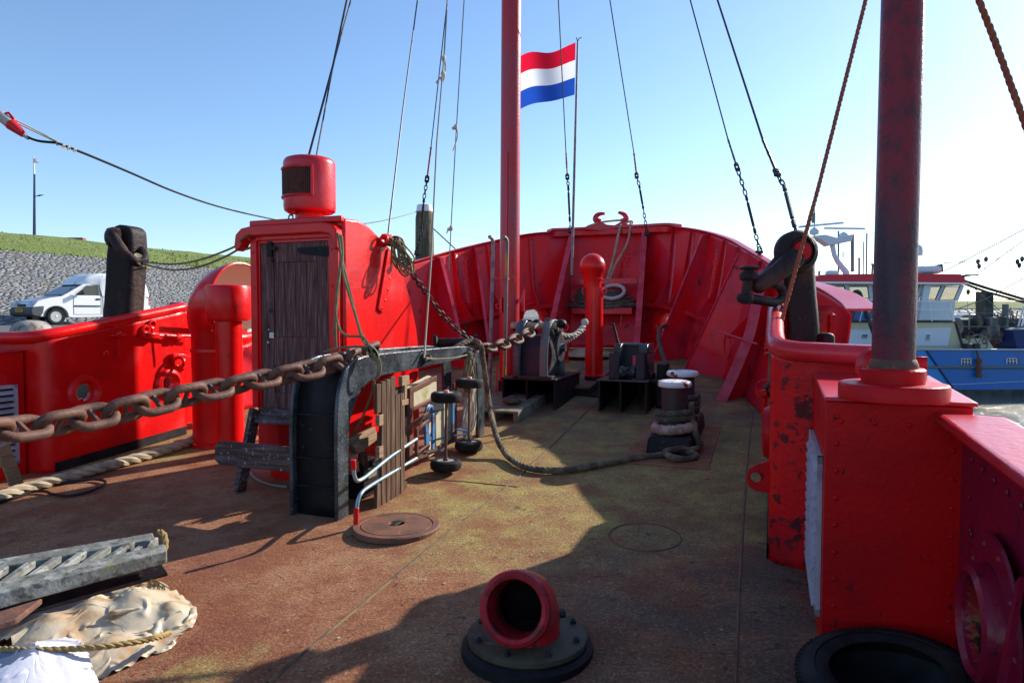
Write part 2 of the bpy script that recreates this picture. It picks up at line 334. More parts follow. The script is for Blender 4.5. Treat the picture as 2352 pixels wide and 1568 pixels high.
# ---------------------------------------------------------------- special surfaces
def nodes(name):
    m = bpy.data.materials.new(name); m.use_nodes = True
    t = m.node_tree; return m, t, t.nodes['Principled BSDF']
def tnoise(t, vec, scale, det=5, ro=.55):
    n = t.nodes.new('ShaderNodeTexNoise'); n.inputs['Scale'].default_value = scale; n.inputs['Detail'].default_value = det; n.inputs['Roughness'].default_value = ro
    t.links.new(vec, n.inputs['Vector']); return n.outputs['Fac']
def tmap(t, f, a, b, c=0, d=1):
    n = t.nodes.new('ShaderNodeMapRange'); n.inputs['From Min'].default_value = a; n.inputs['From Max'].default_value = b
    n.inputs['To Min'].default_value = c; n.inputs['To Max'].default_value = d
    n.interpolation_type = 'SMOOTHSTEP'
    t.links.new(f, n.inputs['Value']); return n.outputs[0]
def tmath(t, op, a, b):
    n = t.nodes.new('ShaderNodeMath'); n.operation = op
    for i, x in enumerate((a, b)):
        if isinstance(x, (int, float)): n.inputs[i].default_value = x
        else: t.links.new(x, n.inputs[i])
    return n.outputs[0]
def tmix(t, f, a, b):
    n = t.nodes.new('ShaderNodeMix'); n.data_type = 'RGBA'
    if isinstance(f, (int, float)): n.inputs['Factor'].default_value = f
    else: t.links.new(f, n.inputs['Factor'])
    for i, x in ((6, a), (7, b)):
        if isinstance(x, tuple): n.inputs[i].default_value = x + (1,)
        else: t.links.new(x, n.inputs[i])
    return n.outputs[2]
def tbump(t, h, dist, prev=None):
    n = t.nodes.new('ShaderNodeBump'); n.inputs['Distance'].default_value = dist; n.inputs['Strength'].default_value = 1
    t.links.new(h, n.inputs['Height'])
    if prev is not None: t.links.new(prev, n.inputs['Normal'])
    return n.outputs[0]
def deck_material():
    m, t, b = nodes('deck_steel')
    co = t.nodes.new('ShaderNodeTexCoord').outputs['Object']
    def near(p, r0, r1):
        n = t.nodes.new('ShaderNodeVectorMath'); n.operation = 'DISTANCE'; t.links.new(co, n.inputs[0]); n.inputs[1].default_value = p
        return tmap(t, n.outputs['Value'], r0, r1, 1, 0)
    big = tnoise(t, co, .9, 6, .6); mid = tnoise(t, co, 3.2, 7, .62); fine = tnoise(t, co, 34, 4, .6); fin2 = tnoise(t, co, 110, 3, .6)
    col = tmix(t, tmap(t, mid, .36, .64), (.35, .135, .064), (.48, .235, .125))
    col = tmix(t, tmath(t, 'MULTIPLY', tmap(t, big, .5, .68), .7), col, (.26, .075, .05))
    # lichen and moss: a broad patch amidships, more towards the bow and along the margins
    pos = tmath(t, 'MAXIMUM', near((.15, 4.9, .3), .4, 2.0), tmath(t, 'MAXIMUM', near((1.3, 6.2, .4), 1.0, 3.9), near((1.2, 10.5, .7), 1.2, 4)))
    pos = tmath(t, 'MAXIMUM', pos, tmath(t, 'MAXIMUM', near((-3.6, 7.0, .3), .4, 1.3), tmath(t, 'MULTIPLY', near((-1.3, 2.95, .1), .05, .5), .8)))
    pos = tmath(t, 'MAXIMUM', pos, tmath(t, 'MULTIPLY', near((-.55, 5.15, .3), .05, .6), .9))
    k = tmath(t, 'ADD', tmath(t, 'MULTIPLY', pos, .42), tmath(t, 'MULTIPLY', mid, .9))
    moss = tmap(t, k, .60, .95)
    grn = tmix(t, tmap(t, tmath(t, 'ADD', tmath(t, 'MULTIPLY', tnoise(t, co, 75, 4, .7), .6), tmath(t, 'MULTIPLY', tnoise(t, co, 5, 5, .6), .4)), .42, .58), (.33, .20, .085), (.52, .43, .13))
    col = tmix(t, tmath(t, 'MULTIPLY', moss, .85), col, grn)
    # worn grey-brown steel to starboard and forward
    wear = tmath(t, 'MULTIPLY', tmath(t, 'MAXIMUM', near((1.5, 3.2, .2), .6, 2.0), near((1.9, 9.5, .6), 1.5, 5)), tmap(t, tnoise(t, co, 2.1, 7, .65), .36, .6))
    col = tmix(t, tmath(t, 'MULTIPLY', wear, .65), col, (.15, .125, .095))
    col = tmix(t, tmath(t, 'MULTIPLY', tmap(t, tnoise(t, co, 6.5, 8, .7), .60, .72), .75), col, (.07, .045, .036))
    col = tmix(t, tmath(t, 'MULTIPLY', tmap(t, tnoise(t, co, 55, 8, .8), .55, .66), .75), col, (.055, .032, .024))
    mpd = t.nodes.new('ShaderNodeMapping'); mpd.inputs['Rotation'].default_value = (0, 0, math.atan2(T.x, T.y)); mpd.inputs['Scale'].default_value = (13, 48, 8); t.links.new(co, mpd.inputs[0])
    crk = tnoise(t, mpd.outputs[0], 1.0, 6, .7)
    col = tmix(t, tmath(t, 'MULTIPLY', tmap(t, crk, .585, .66), .75), col, (.075, .04, .03))
    col = tmix(t, tmath(t, 'MULTIPLY', tmap(t, fin2, .66, .74), .5), col, (.42, .38, .32))
    t.links.new(col, b.inputs['Base Color'])
    b.inputs['Roughness'].default_value = .78; b.inputs['Specular IOR Level'].default_value = .18
    pit = tmap(t, tnoise(t, co, 62, 6, .75), .42, .7); n1 = tbump(t, pit, .007); n2 = tbump(t, fin2, .003, n1); n3 = tbump(t, mid, .012, n2)
    t.links.new(n3, b.inputs['Normal']); return m
M['deck'] = deck_material()
def stone_material(name, c1, c2, sc_=(1.5, 1.5, 1.5), rot=0):
    m, t, b = nodes(name); co = t.nodes.new('ShaderNodeTexCoord').outputs['Object']
    mp = t.nodes.new('ShaderNodeMapping'); mp.inputs['Scale'].default_value = sc_; mp.inputs['Rotation'].default_value = (0, 0, rot); t.links.new(co, mp.inputs[0])
    wob = t.nodes.new('ShaderNodeTexNoise'); wob.inputs['Scale'].default_value = 1.3; t.links.new(mp.outputs[0], wob.inputs['Vector'])
    mx = t.nodes.new('ShaderNodeVectorMath'); mx.operation = 'MULTIPLY_ADD'; t.links.new(wob.outputs['Color'], mx.inputs[0]); mx.inputs[1].default_value = (.35, .35, .35); t.links.new(mp.outputs[0], mx.inputs[2])
    v = t.nodes.new('ShaderNodeTexVoronoi'); v.feature = 'DISTANCE_TO_EDGE'; v.inputs['Scale'].default_value = 1; t.links.new(mx.outputs[0], v.inputs['Vector'])
    v2 = t.nodes.new('ShaderNodeTexVoronoi'); v2.inputs['Scale'].default_value = 1; t.links.new(mx.outputs[0], v2.inputs['Vector'])
    sp = t.nodes.new('ShaderNodeSeparateColor'); t.links.new(v2.outputs['Color'], sp.inputs[0])
    col = tmix(t, sp.outputs[0], c1, c2)
    col = tmix(t, tmap(t, sp.outputs[1], .93, .97), col, (.34, .27, .14))
    col = tmix(t, tmath(t, 'MULTIPLY', tmap(t, tnoise(t, mp.outputs[0], 3, 5), .45, .7), .5), col, (.10, .105, .11))
    col = tmix(t, tmap(t, v.outputs[0], .02, .10, 1, 0), col, (.04, .04, .042))
    t.links.new(col, b.inputs['Base Color']); b.inputs['Roughness'].default_value = .75
    h = tmap(t, v.outputs[0], 0, .3); tilt = tmath(t, 'ADD', h, tmath(t, 'MULTIPLY', sp.outputs[2], .6))
    t.links.new(tbump(t, tilt, .09), b.inputs['Normal']); return m
M['stone'] = stone_material('dike_basalt', (.20, .20, .195), (.31, .31, .30), (6.6, 2.5, 7.2), -math.atan2(T.x, T.y))
M['stone2'] = stone_material('far_bank_stone', (.26, .25, .22), (.46, .44, .38), (.9, .9, 1.2))
def grass_material(name, a, b_, c_):
    m, t, b = nodes(name); co = t.nodes.new('ShaderNodeTexCoord').outputs['Object']
    col = tmix(t, tmap(t, tnoise(t, co, .45, 6), .4, .62), a, b_); col = tmix(t, tmap(t, tnoise(t, co, 5, 6, .7), .42, .64), col, c_)
    col = tmix(t, tmath(t, 'MULTIPLY', tmap(t, tnoise(t, co, 1.1, 6, .7), .6, .7), .8), col, (.20, .17, .07))
    t.links.new(col, b.inputs['Base Color']); b.inputs['Roughness'].default_value = .9
    t.links.new(tbump(t, tnoise(t, co, 7, 4), .15), b.inputs['Normal']); return m
M['grass'] = grass_material('dike_grass', (.15, .20, .035), (.22, .26, .055), (.09, .135, .024))
def water_material():
    m, t, b = nodes('harbour_water'); co = t.nodes.new('ShaderNodeTexCoord').outputs['Object']
    mp = t.nodes.new('ShaderNodeMapping'); mp.inputs['Scale'].default_value = (.8, 1.6, 1); t.links.new(co, mp.inputs[0])
    b.inputs['Base Color'].default_value = (.12, .14, .10, 1); b.inputs['Roughness'].default_value = .10; b.inputs['Specular IOR Level'].default_value = .28
    n1 = tbump(t, tnoise(t, mp.outputs[0], 2.6, 4), .14); n2 = tbump(t, tnoise(t, mp.outputs[0], 14, 3), .03, n1)
    t.links.new(n2, b.inputs['Normal']); return m
M['water'] = water_material()
# ---------------------------------------------------------------- ground, water, quay, dike
WZ = -2.75; QZ = 1.26
b = MB(); b.poly([(-3000, -3000, WZ), (3000, -3000, WZ), (3000, 3000, WZ), (-3000, 3000, WZ)])
tag(b.build('water', M['water'], loc=(0, 0, 0)), kind='structure')
b = MB()
for w0, w1, mi in ((-27.5, -11.6, 0), (-11.6, -10.9, 1)):
    b.mi = mi; b.sbox(-60, 230, w0, w1, WZ - 1, QZ + (.05 if mi else 0))
b.mi = 2; b.sbox(-60, 230, -10.95, -10.86, WZ - 1, QZ - .25)
tag(b.build('quay', [M['asphalt'], M['concrete'], mat('dark_quay_wall', (.035, .035, .03), .8, layers=[dict(c=(.07, .07, .06), s=2, lo=.45, hi=.6)])], loc=(0, 0, 0), smooth=False), kind='structure')
def sweep(name, m, path, prof, kind='structure', jit=0):
    # path: list of (s, offset) ; prof: list of (w, z) -> strip mesh in ship axes
    b = MB(); n = len(prof); rows = []
    for i, (s, o, k) in enumerate(path):
        rows.append([SZ(s, w + o, z * k + (noise.noise(V3((s * .35, w * .8, 3))) * jit if 0 < j else 0)) for j, (w, z) in enumerate(prof)])
    vs = [p for r in rows for p in r]
    b.add(vs, [[i * n + j, i * n + j + 1, (i + 1) * n + j + 1, (i + 1) * n + j] for i in range(len(rows) - 1) for j in range(n - 1)])
    return tag(b.build(name, m, loc=(0, 0, 0)), kind=kind)
spath = [(-40 + i * 1.5, 0, 1) for i in range(165)]
lerp = lambda a, c, t: a + (c - a) * t
sweep('stone_slope', M['stone'], spath, [(-24.6 - 8.6 * i / 10, 1.2 + 3.35 * i / 10) for i in range(11)], jit=.10)
sweep('grass_bank', M['grass'], spath, [(-33.0, 4.38), (-33.4, 4.66), (-35, 5.15), (-36.8, 5.62), (-38.3, 5.95), (-39.3, 6.02), (-43, 6.0), (-55, 4.5), (-140, 1.0)], jit=.16)
random.seed(21); b = MB()
for _ in range(7000):
    s = random.uniform(8, 75); f = random.random() ** 1.6; w = -33.2 - f * 6.3; z = 4.5 + 1.5 * min(1, f * 1.02) ** .8 + .02; z = [zz for zz in (4.66 + (5.15 - 4.66) * (-33.4 - w) / 1.6 if w > -35 else 5.15 + .47 * (-35 - w) / 1.8 if w > -36.8 else 5.62 + .4 * (-36.8 - w) / 2.5,)][0]
    p = SZ(s, w, z - .06); h = random.uniform(.05, .15) * (1.3 if f > .9 else 1); a = random.uniform(0, 6.28); d = V3((math.cos(a), math.sin(a), 0)) * random.uniform(.03, .09); ln = V3((random.uniform(-.1, .1), random.uniform(-.1, .1), h))
    b.mi = random.choice((0, 0, 1, 2)); b.add([p - d, p + d, p + ln], [[0, 1, 2]])
tag(b.build('grass_tufts', [M['grass'], mat('dry_grass', (.26, .26, .09), .9), mat('fresh_grass', (.14, .20, .04), .9)], loc=(0, 0, 0), smooth=False), kind='stuff')
# far bank across the basin (starboard side)
b = MB(); rows = []
for i in range(60):
    x = -20 + i * 7; k = noise.noise(V3((x * .05, 1, 0))) * .25
    rows.append([(x, 92, WZ - .5), (x + .3, 96, -1.0), (x + .5, 101, 1.1), (x + .5, 104, 2.45 + k * .5)])
n = 4; b.add([p for r in rows for p in r], [[i * n + j, i * n + j + 1, (i + 1) * n + j + 1, (i + 1) * n + j] for i in range(59) for j in range(3)])
tag(b.build('far_stone_bank', M['stone2'], loc=(0, 0, 0)), kind='structure')
b = MB(); rows = []
for i in range(60):
    x = -20 + i * 7; k = noise.noise(V3((x * .05, 1, 0))) * .25
    rows.append([(x, 103.8, 2.42 + k * .5), (x, 107, 3.1 + k), (x, 111, 3.65 + k), (x, 116, 3.65 + k), (x, 160, .0)])
n = 5; b.add([p for r in rows for p in r], [[i * n + j, i * n + j + 1, (i + 1) * n + j + 1, (i + 1) * n + j] for i in range(59) for j in range(4)])
tag(b.build('far_grass_bank', M['grass'], loc=(0, 0, 0)), kind='structure')
# lamp post with pennant, building and brick wall on the dike
def YC(u, v): return U(u, v, 40.0)
p0 = YC(79, 556); lp = thing('lamp_post', 'thin dark blue lamp post standing on top of the grassy dike', 'lamp post', p0)
b = MB(); b.tube([p0, YC(79, 400)], [.085, .05], 8); b.build('pole', M['lampblue'], lp)
b = MB(); b.tube([YC(79, 400.5), YC(77, 360)], [.045, .035], 8); b.build('upper_pole', M['silver'], lp)
b = MB(); q = YC(81, 451); b.tube([q, q + V3((.2, 0, .03)), q + V3((.28, 0, .06)), q + V3((.5, 0, .08))], [.03, .075, .09, .02], 8, flat=.45); b.build('lamp_head', M['lampblue'], lp)
b = MB(); a = YC(78, 363); c = YC(78, 373)
P = [[a.lerp(c, j / 2) + V3((.34 * i / 4, .03 * math.sin(i), -.075 * i / 4 + (.0 if j != 1 or i < 4 else 0))) + V3((-.06 if i == 4 and j == 1 else 0, 0, 0)) for j in range(3)] for i in range(5)]
b.add([p for r in P for p in r], [[i * 3 + j, i * 3 + j + 1, i * 3 + j + 4, i * 3 + j + 3] for i in range(4) for j in range(2)])
tag(b.build('pennant', M['flagwhite'], solid=.01), 'small white swallowtail pennant flying at the top of the lamp post', 'pennant')
p0 = U(10, 548, 44); bd = thing('building', 'low white flat roofed building half hidden behind the dike crest', 'building', p0)
b = MB(); b.box(p0 + V3((-1.2, 3, -.3)), 4.3, 5, 1.1); b.build('wall', M['white'], bd)
b = MB(); b.box(p0 + V3((-1.2, 3, .29)), 4.6, 5.3, .1); b.build('roof', M['concrete'], bd)
b = MB(); p0 = U(160, 556, 41); b.box(p0 + V3((0, 0, .0)), 1.5, .3, .42); b.box(p0 + V3((.83, 0, -.02)), .14, .34, .52); b.box(p0 + V3((0, 0, .23)), 1.7, .36, .05)
tag(b.build('brick_wall', M['brick'], bevel=.01), 'short low red brick wall on the crest of the dike', 'wall')
# quay bollard
p0 = V3((PZ(72, 775, QZ))); p0 = U(72, 764, 12.8); p0.z = QZ
b = MB(); b.lathe([(.34, -.02), (.335, .08), (.30, .17), (.22, .235), (.11, .265), (0, .27)], p0, n=22)
tag(b.build('mooring_bollard', M['stone'] if 0 else mat('weathered_bollard', (.33, .30, .26), .7, layers=[dict(c=(.14, .10, .08), s=7, lo=.5, hi=.64)], bump=[(30, .01, I1)])), 'round weathered mooring bollard on the quay in front of the white van', 'bollard')
# ---------------------------------------------------------------- van
def van():
    al = math.radians(57); X = V3((-math.cos(al), -math.sin(al), 0)); Y = V3((-X.y, X.x, 0)) * -1      # X nose, Y towards far side
    if Y.dot(V3((1, 0, 0))) > 0: Y = -Y
    fw = U(130, 727, 23.3); O = V3((fw.x, fw.y, QZ))   # under the near front wheel
    R = lambda x, y, z: O + X * x + Y * y + Z * z
    t = thing('delivery_van', 'white high-roofed delivery van with grey bumper parked by the stone dike', 'van', O)
    W = 1.62
    # stations along x: outline of the side (x, z) from nose to tail, halfwidth scale
    def slab(name, prof, m, y0, y1, inset=0, parent=t, bev=.05):
        b = MB(); b.prism([R(x, y0, z) for x, z in prof], Y * (y1 - y0)); return b.build(name, m, parent, bevel=bev, seg=3)
    arch = lambda cx: [(cx + .36 * math.cos(a), .30 + .36 * math.sin(a)) for a in [math.pi * k / 8 for k in range(9)]]
    low = [(.70, .50), (.72, .62), (.55, .82), (.15, .93), (-.22, .99), (-.5, 1.02), (-3.0, 1.05), (-3.22, .9), (-3.26, .45), (-3.2, .28), (-2.84, .28)]
    a1 = [(x, z) for x, z in arch(-2.48)][::-1]; a0 = [(x, z) for x, z in arch(0)][::-1]
    low += [(-2.48 - .36 * math.cos(math.pi * k / 8), .28 + .36 * math.sin(math.pi * k / 8)) for k in range(9)] + [(-.37 - .2, .24), (-.37, .26)] + [(-.36 * math.cos(math.pi * k / 8), .28 + .36 * math.sin(math.pi * k / 8)) for k in range(9)] + [(.6, .3)]
    slab('body', low, M['vanwhite'], 0, W)
    slab('cab', [(-.18, .985), (-.92, 1.43), (-1.5, 1.45), (-1.5, 1.0)], M['vanwhite'], .05, W - .05, bev=.03)
    # raised box behind the cab with a spoiler-like front
    b = MB(); sec = []
    for x, zt, hw in ((-.78, 1.44, .60), (-.95, 1.62, .70), (-1.15, 1.76, .76), (-1.42, 1.83, .80), (-1.5, 1.84, .835), (-2.9, 1.84, .835), (-3.05, 1.76, .82), (-3.16, 1.4, .82), (-3.2, 1.04, .82)):
        zb = 1.42 if x > -1.46 else 1.02; r = min(.22, (zt - zb) * .5)
        pts = []
        for sgn in (1, -1):
            arc = [(hw - r + r * math.sin(k * math.pi / 8), zt - r + r * math.cos(k * math.pi / 8)) for k in range(5)]
            q = [(y, z) for y, z in arc] + [(hw, zb)]
            if sgn == 1: pts += [R(x, W / 2 - y, z) for y, z in q][::-1]
            else: pts += [R(x, W / 2 + y, z) for y, z in q]
        sec.append(pts)
    m_ = len(sec[0]); b.add([p for s in sec for p in s], [[i * m_ + j, i * m_ + j + 1, (i + 1) * m_ + j + 1, (i + 1) * m_ + j] for i in range(len(sec) - 1) for j in range(m_ - 1)] + [list(range(m_)), [(len(sec) - 1) * m_ + j for j in range(m_)]])
    b.build('cargo_box', M['vanwhite'], t, sharp=50)
    b = MB(); b.prism([R(-.245, .10, 1.035), R(-.245, W - .10, 1.035), R(-.885, W - .2, 1.42), R(-.885, .2, 1.42)], X * .012 + Z * .02); b.build('windscreen', M['glass'], t)
    b = MB(); b.prism([R(-.62, .04, 1.03), R(-.72, .04, 1.12), R(-1.0, .04, 1.38), R(-1.38, .04, 1.40), R(-1.42, .04, 1.04)], Y * .02)
    sw = b.build('side_window', M['glass'], t)
    b = MB(); b.tube([R(x, -.004, z) for x, z in ((-.55, .36), (-.55, .98), (-.72, 1.12), (-1.0, 1.405), (-1.42, 1.42), (-1.47, 1.0), (-1.46, .36), (-.55, .36))], .006, 5); dr = b.build('door_outline', M['vangrey'], t)
    b = MB(); b.box(R(-1.36, -.01, .9), .15, .02, .06, X, Y); b.build('door_handle', M['cable'], t, bevel=.01)
    b = MB(); b.box(R(-1.0, -.01, .66), .86, .03, .05, X, Y); b.build('side_moulding', M['vangrey'], t, bevel=.008)
    b = MB(); b.box(R(-.78, -.13, 1.12), .07, .17, .15, X, Y); b.beam(R(-.68, -.02, 1.07), R(-.76, -.08, 1.08), .03, .03); b.build('mirror', M['cable'], t, bevel=.02)
    b = MB(); b.prism([R(x, -.02, z) for x, z in ((.36, .66), (.73, .62), (.79, .50), (.76, .34), (.62, .28), (.47, .30), (.40, .42))], Y * (W + .04)); b.build('front_bumper', M['vangrey'], t, bevel=.04, seg=3)
    b = MB(); b.box(R(-3.25, W / 2, .42), .1, W + .02, .2, X, Y); b.build('rear_bumper', M['vangrey'], t, bevel=.03)
    for y0 in (.02, W - .36):
        b = MB(); b.prism([R(.52, y0, .84), R(.74, y0 + .05, .69), R(.74, y0 + .32, .67), R(.62, y0 + .33, .80)], Z * .012 + X * .02); b.build('headlight', M['headlamp'], t, bevel=.01)
    b = MB(); b.box(R(.725, W / 2, .675), .03, .62, .08, X, Y); b.build('grille', M['cable'], t, bevel=.01)
    b = MB(); b.box(R(.80, W / 2, .50), .02, .52, .11, X, Y); pl = b.build('number_plate', M['plate'], t)
    fc = bpy.data.curves.new('plate_text', 'FONT'); fc.body = '44-VF-JN'; fc.size = .1; fc.align_x = 'CENTER'; fc.align_y = 'CENTER'; fc.extrude = .001; fc.materials.append(M['platetext'])
    tmp = bpy.data.objects.new('plate_text', fc); C.objects.link(tmp); bpy.context.view_layer.update(); tm = bpy.data.meshes.new_from_object(tmp.evaluated_get(bpy.context.evaluated_depsgraph_get())); bpy.data.objects.remove(tmp)
    fo = bpy.data.objects.new('plate_text', tm); C.objects.link(fo); fo.parent = pl
    fo.matrix_local = Matrix.Translation(R(.813, W / 2, .50) - O) @ Matrix((-Y if 1 else Y, Z, X)).transposed().to_4x4()
    b = MB(); b.tube([R(x, -.006, z) for x, z in ((-1.62, 1.08), (-1.62, 1.7), (-2.85, 1.7), (-3.05, 1.1), (-1.62, 1.08))], .007, 4); b.tube([R(x, -.006, z) for x, z in ((-1.53, .34), (-1.53, 1.78))], .007, 4); b.build('panel_seam', M['vangrey'], t)
    b = MB(); b.tube([R(.02 - .5, .12, 1.035), R(.45, .1, .90), R(.66, .25, .78), R(.68, W / 2, .79), R(.66, W - .25, .78)], .006, 4); b.build('bonnet_seam', M['vangrey'], t)
    for cx in (0, -2.48):
        b = MB(); b.tube([R(cx + .37 * math.cos(a), -.004, .28 + .37 * math.sin(a)) for a in [math.pi * k / 12 for k in range(13)]], .02, 5); b.build('wheel_arch', M['vangrey'], t)
    b = MB(); b.box(R(-3.2, .03, .83), .06, .06, .28, X, Y); b.build('tail_light', M['tail'], t, bevel=.01)
    b = MB(); b.tube([R(-.36, .14, .99), R(-.68, .1, 1.5)], .008, 5); b.build('aerial', M['cable'], t)
    b = MB(); b.tube([R(-.2, .25, 1.02), R(-.42, .75, 1.15)], .012, 5); b.build('wiper', M['cable'], t)
    for x in (0, -2.48):
        for y, sg in ((.09, -1), (W - .09, 1)):
            c = R(x, y, .29); b = MB(); b.lathe([(.185, -.085), (.26, -.09), (.29, -.06), (.295, 0), (.29, .06), (.26, .09), (.185, .085), (.18, 0)], c, Y * sg, 24, cap=False); w = b.build('wheel', M['rubber'], t)
            b = MB(); b.lathe([(.19, .07), (.175, .05), (.12, .03), (.11, .055), (.05, .06), (.03, .075), (0, .075)], c, Y * sg, 20); b.build('rim', M['silver'], w)
van()
# ---------------------------------------------------------------- ship: deck, hull
WC = -3.0                                   # centreline
TOPC = [(13.05, 0, 3.255), (12.95, .72, 3.245), (12.5, 1.33, 3.19), (12.0, 1.87, 3.04), (11.2, 2.33, 2.81), (10.4, 2.62, 2.58), (9.6, 2.89, 2.35), (8.6, 3.18, 2.08), (7.6, 3.45, 1.90), (6.95, 3.6, 1.75), (6.55, 3.63, 1.67)]
BOTC = [(12.6, 0), (12.5, .6), (12.25, 1.1), (11.8, 1.5), (11.1, 1.95), (10.2, 2.3), (9.4, 2.55), (8.4, 2.8), (7.5, 3.05), (6.95, 3.25), (6.55, 3.35)]
def half_breadth(s):
    if s < 6.55: return 3.5 if s > 3 else 3.75
    for (a, ha), (c, hc) in zip(BOTC[:-1], BOTC[1:]):
        if c <= s <= a: return hc + (ha - hc) * (s - c) / (a - c) + .06
    return 0
b = MB(); ss = [-2.5 + i * .3 for i in range(50)] + [12.55, 12.64]; ss = [s for s in ss if s < 12.6] ; K = 24
for s in ss:
    h = half_breadth(s)
    for k in range(K + 1): b.v.append(SH(s, WC + h * (2 * k / K - 1)))
n = K + 1
for i in range(len(ss) - 1):
    for k in range(K): b.f.append([i * n + k, i * n + k + 1, (i + 1) * n + k + 1, (i + 1) * n + k]); b.m.append(0)
deck = tag(b.build('deck', M['deck'], loc=(0, 0, 0)), kind='structure')
b = MB(); hs = [s for s in ss]
for sg in (-1, 1):
    rows = [[SH(s, WC + sg * (half_breadth(s) + .01), -.004), SZ(s, WC + sg * half_breadth(s) * (.95 if s > 6 else 1), WZ - .5)] for s in hs]
    b.add([p for r in rows for p in r], [[i * 2, i * 2 + 1, i * 2 + 3, i * 2 + 2] for i in range(len(rows) - 1)])
tag(b.build('hull_side', M['red'], loc=(0, 0, 0)), kind='structure')
def strip(name, pts, wd, h, m, parent=deck):
    b = MB(); P = [D(u, v) for u, v in pts]; P = resample(P, .25); P = [V3((p.x, p.y, zd(p))) for p in P]
    vs = []
    for i, p in enumerate(P):
        t = (P[min(i + 1, len(P) - 1)] - P[max(i - 1, 0)]).normalized(); sd = V3((t.y, -t.x, 0)) * (wd / 2) * (1 + .3 * noise.noise(p * 9))
        vs += [p - sd + Z * .001, p - sd * .4 + Z * h, p + sd * .4 + Z * h, p + sd + Z * .001]
    b.add(vs, [[i * 4 + k, i * 4 + k + 1, i * 4 + k + 5, i * 4 + k + 4] for i in range(len(P) - 1) for k in range(3)])
    return b.build(name, m, parent)
strip('weld_seam', [(615, 1568), (820, 1397), (1000, 1246), (1196, 1092), (1340, 952), (1390, 905)], .022, .007, mat('old_weld_seam', (.19, .13, .06), .85, layers=[dict(c=(.10, .055, .04), s=7, lo=.42, hi=.6)]))
strip('weld_seam', [(960, 1098), (1060, 1105), (1190, 1118)], .018, .005, M['rust'])
strip('weld_seam', [(1690, 1568), (1698, 1350), (1712, 1120), (1722, 1000), (1731, 950), (1700, 905), (1640, 862)], .016, .004, M['rust'])
strip('weld_seam', [(1375, 945), (1480, 950), (1640, 968)], .018, .005, M['rust'])
b = MB(); c = D(1481, 1232); P_ = [c + V3((math.cos(a) * .225, math.sin(a) * .225, 0)) for a in [2 * math.pi * i / 48 for i in range(48)]]; b.tube([V3((p.x, p.y, zd(p) + .001)) for p in P_], .0055, 6, closed=True); b.build('flush_plug', M['rust'], deck)
random.seed(11); b = MB()
for _ in range(260):
    p = D(random.uniform(300, 1700), random.uniform(1020, 1560) ** 1.0, .004); r = random.uniform(.003, .010); a = random.uniform(0, 6.28)
    q = [p + V3((math.cos(a + k * 1.57 + random.uniform(-.3, .3)) * r * random.uniform(.6, 1.3), math.sin(a + k * 1.57) * r * random.uniform(.5, 1.1), random.uniform(0, .004))) for k in range(4)]
    b.mi = random.choice((0, 0, 0, 1, 2)); b.poly(q)
tag(b.build('paint_flakes', [mat('rust_flake', (.06, .03, .022), .8), mat('pale_flake', (.42, .38, .32), .8), mat('red_flake', (.30, .02, .02), .6)], loc=(0, 0, 0)), kind='stuff')
# ---------------------------------------------------------------- bow bulwark
def bowcurve():
    half = [(SZ(s, WC + h, z), SH(bs, WC + bh)) for (s, h, z), (bs, bh) in zip(TOPC, BOTC)]
    port = [(SZ(s, WC - h, z), SH(bs, WC - bh)) for (s, h, z), (bs, bh) in zip(TOPC, BOTC)]
    seq = port[::-1] + half[1:]
    top = catmull([a for a, _ in seq], 8); bot = catmull([c for _, c in seq], 8)
    return top, bot
BT, BB = bowcurve(); NQ = len(BT)
def BP(i, t, inn=0.0):                      # point on the plating, i column (float), t 0 deck..1 rim, inn metres inboard
    i = max(0, min(NQ - 1.001, i)); k = int(i); f = i - k
    p = BB[k].lerp(BB[k + 1], f).lerp(BT[k].lerp(BT[k + 1], f), t)

    if True:
        tg = (BB[k + 1] - BB[k]).lerp(BT[k + 1] - BT[k], t); tg.z = 0; nin = V3((tg.y, -tg.x, 0)).normalized()
        # inboard is towards the centreline aft
        p = p + nin * (inn + .16 * math.sin(math.pi * t) * -1 * .35)
    return p
def proj(p):
    d = p - EYE; yc = d.y * cp_ - d.z * sp_; zc = d.y * sp_ + d.z * cp_
    return CX + F * d.x / yc, CY - F * zc / yc
def bow_find(u, v):
    best = None
    for i in range(0, (NQ - 1) * 4):
        for j in range(0, 41):
            p = BP(i / 4, j / 40); a = proj(p); e = (a[0] - u) ** 2 + (a[1] - v) ** 2
            if best is None or e < best[0]: best = (e, i / 4, j / 40, p)
    return best[1:]
def inward(i, t):
    return (BP(i, t, .1) - BP(i, t, 0)).normalized()
bow = thing('bow_bulwark', 'tall curved red bulwark with riveted frames wrapping round the bow', 'bulwark', SH(12.4, WC))
CH = [bow_find(1224, 733), bow_find(1531, 741)]
b = MB(); SUB = 4; R_ = 26; cols = (NQ - 1) * SUB + 1
for i in range(cols):
    for j in range(R_ + 1): b.v.append(BP(i / SUB, j / R_))
for i in range(cols - 1):
    for j in range(R_):
        c = BP((i + .5) / SUB, (j + .5) / R_)
        if any((c - q[2]).length < .235 for q in CH): continue
        b.f.append([i * (R_ + 1) + j, (i + 1) * (R_ + 1) + j, (i + 1) * (R_ + 1) + j + 1, i * (R_ + 1) + j + 1]); b.m.append(0)
b.build('plating', M['redbow'], bow, solid=.02)
for q in CH:
    b = MB(); nn = inward(q[0], q[1]); b.lathe([(.19, -.16), (.18, -.06), (.19, .0), (.23, .06), (.29, .08), (.335, .04), (.35, -.03), (.27, -.07), (.19, -.16)], q[2], nn, 28, cap=False)
    b.build('hawse_ring', M['redbow'], bow)
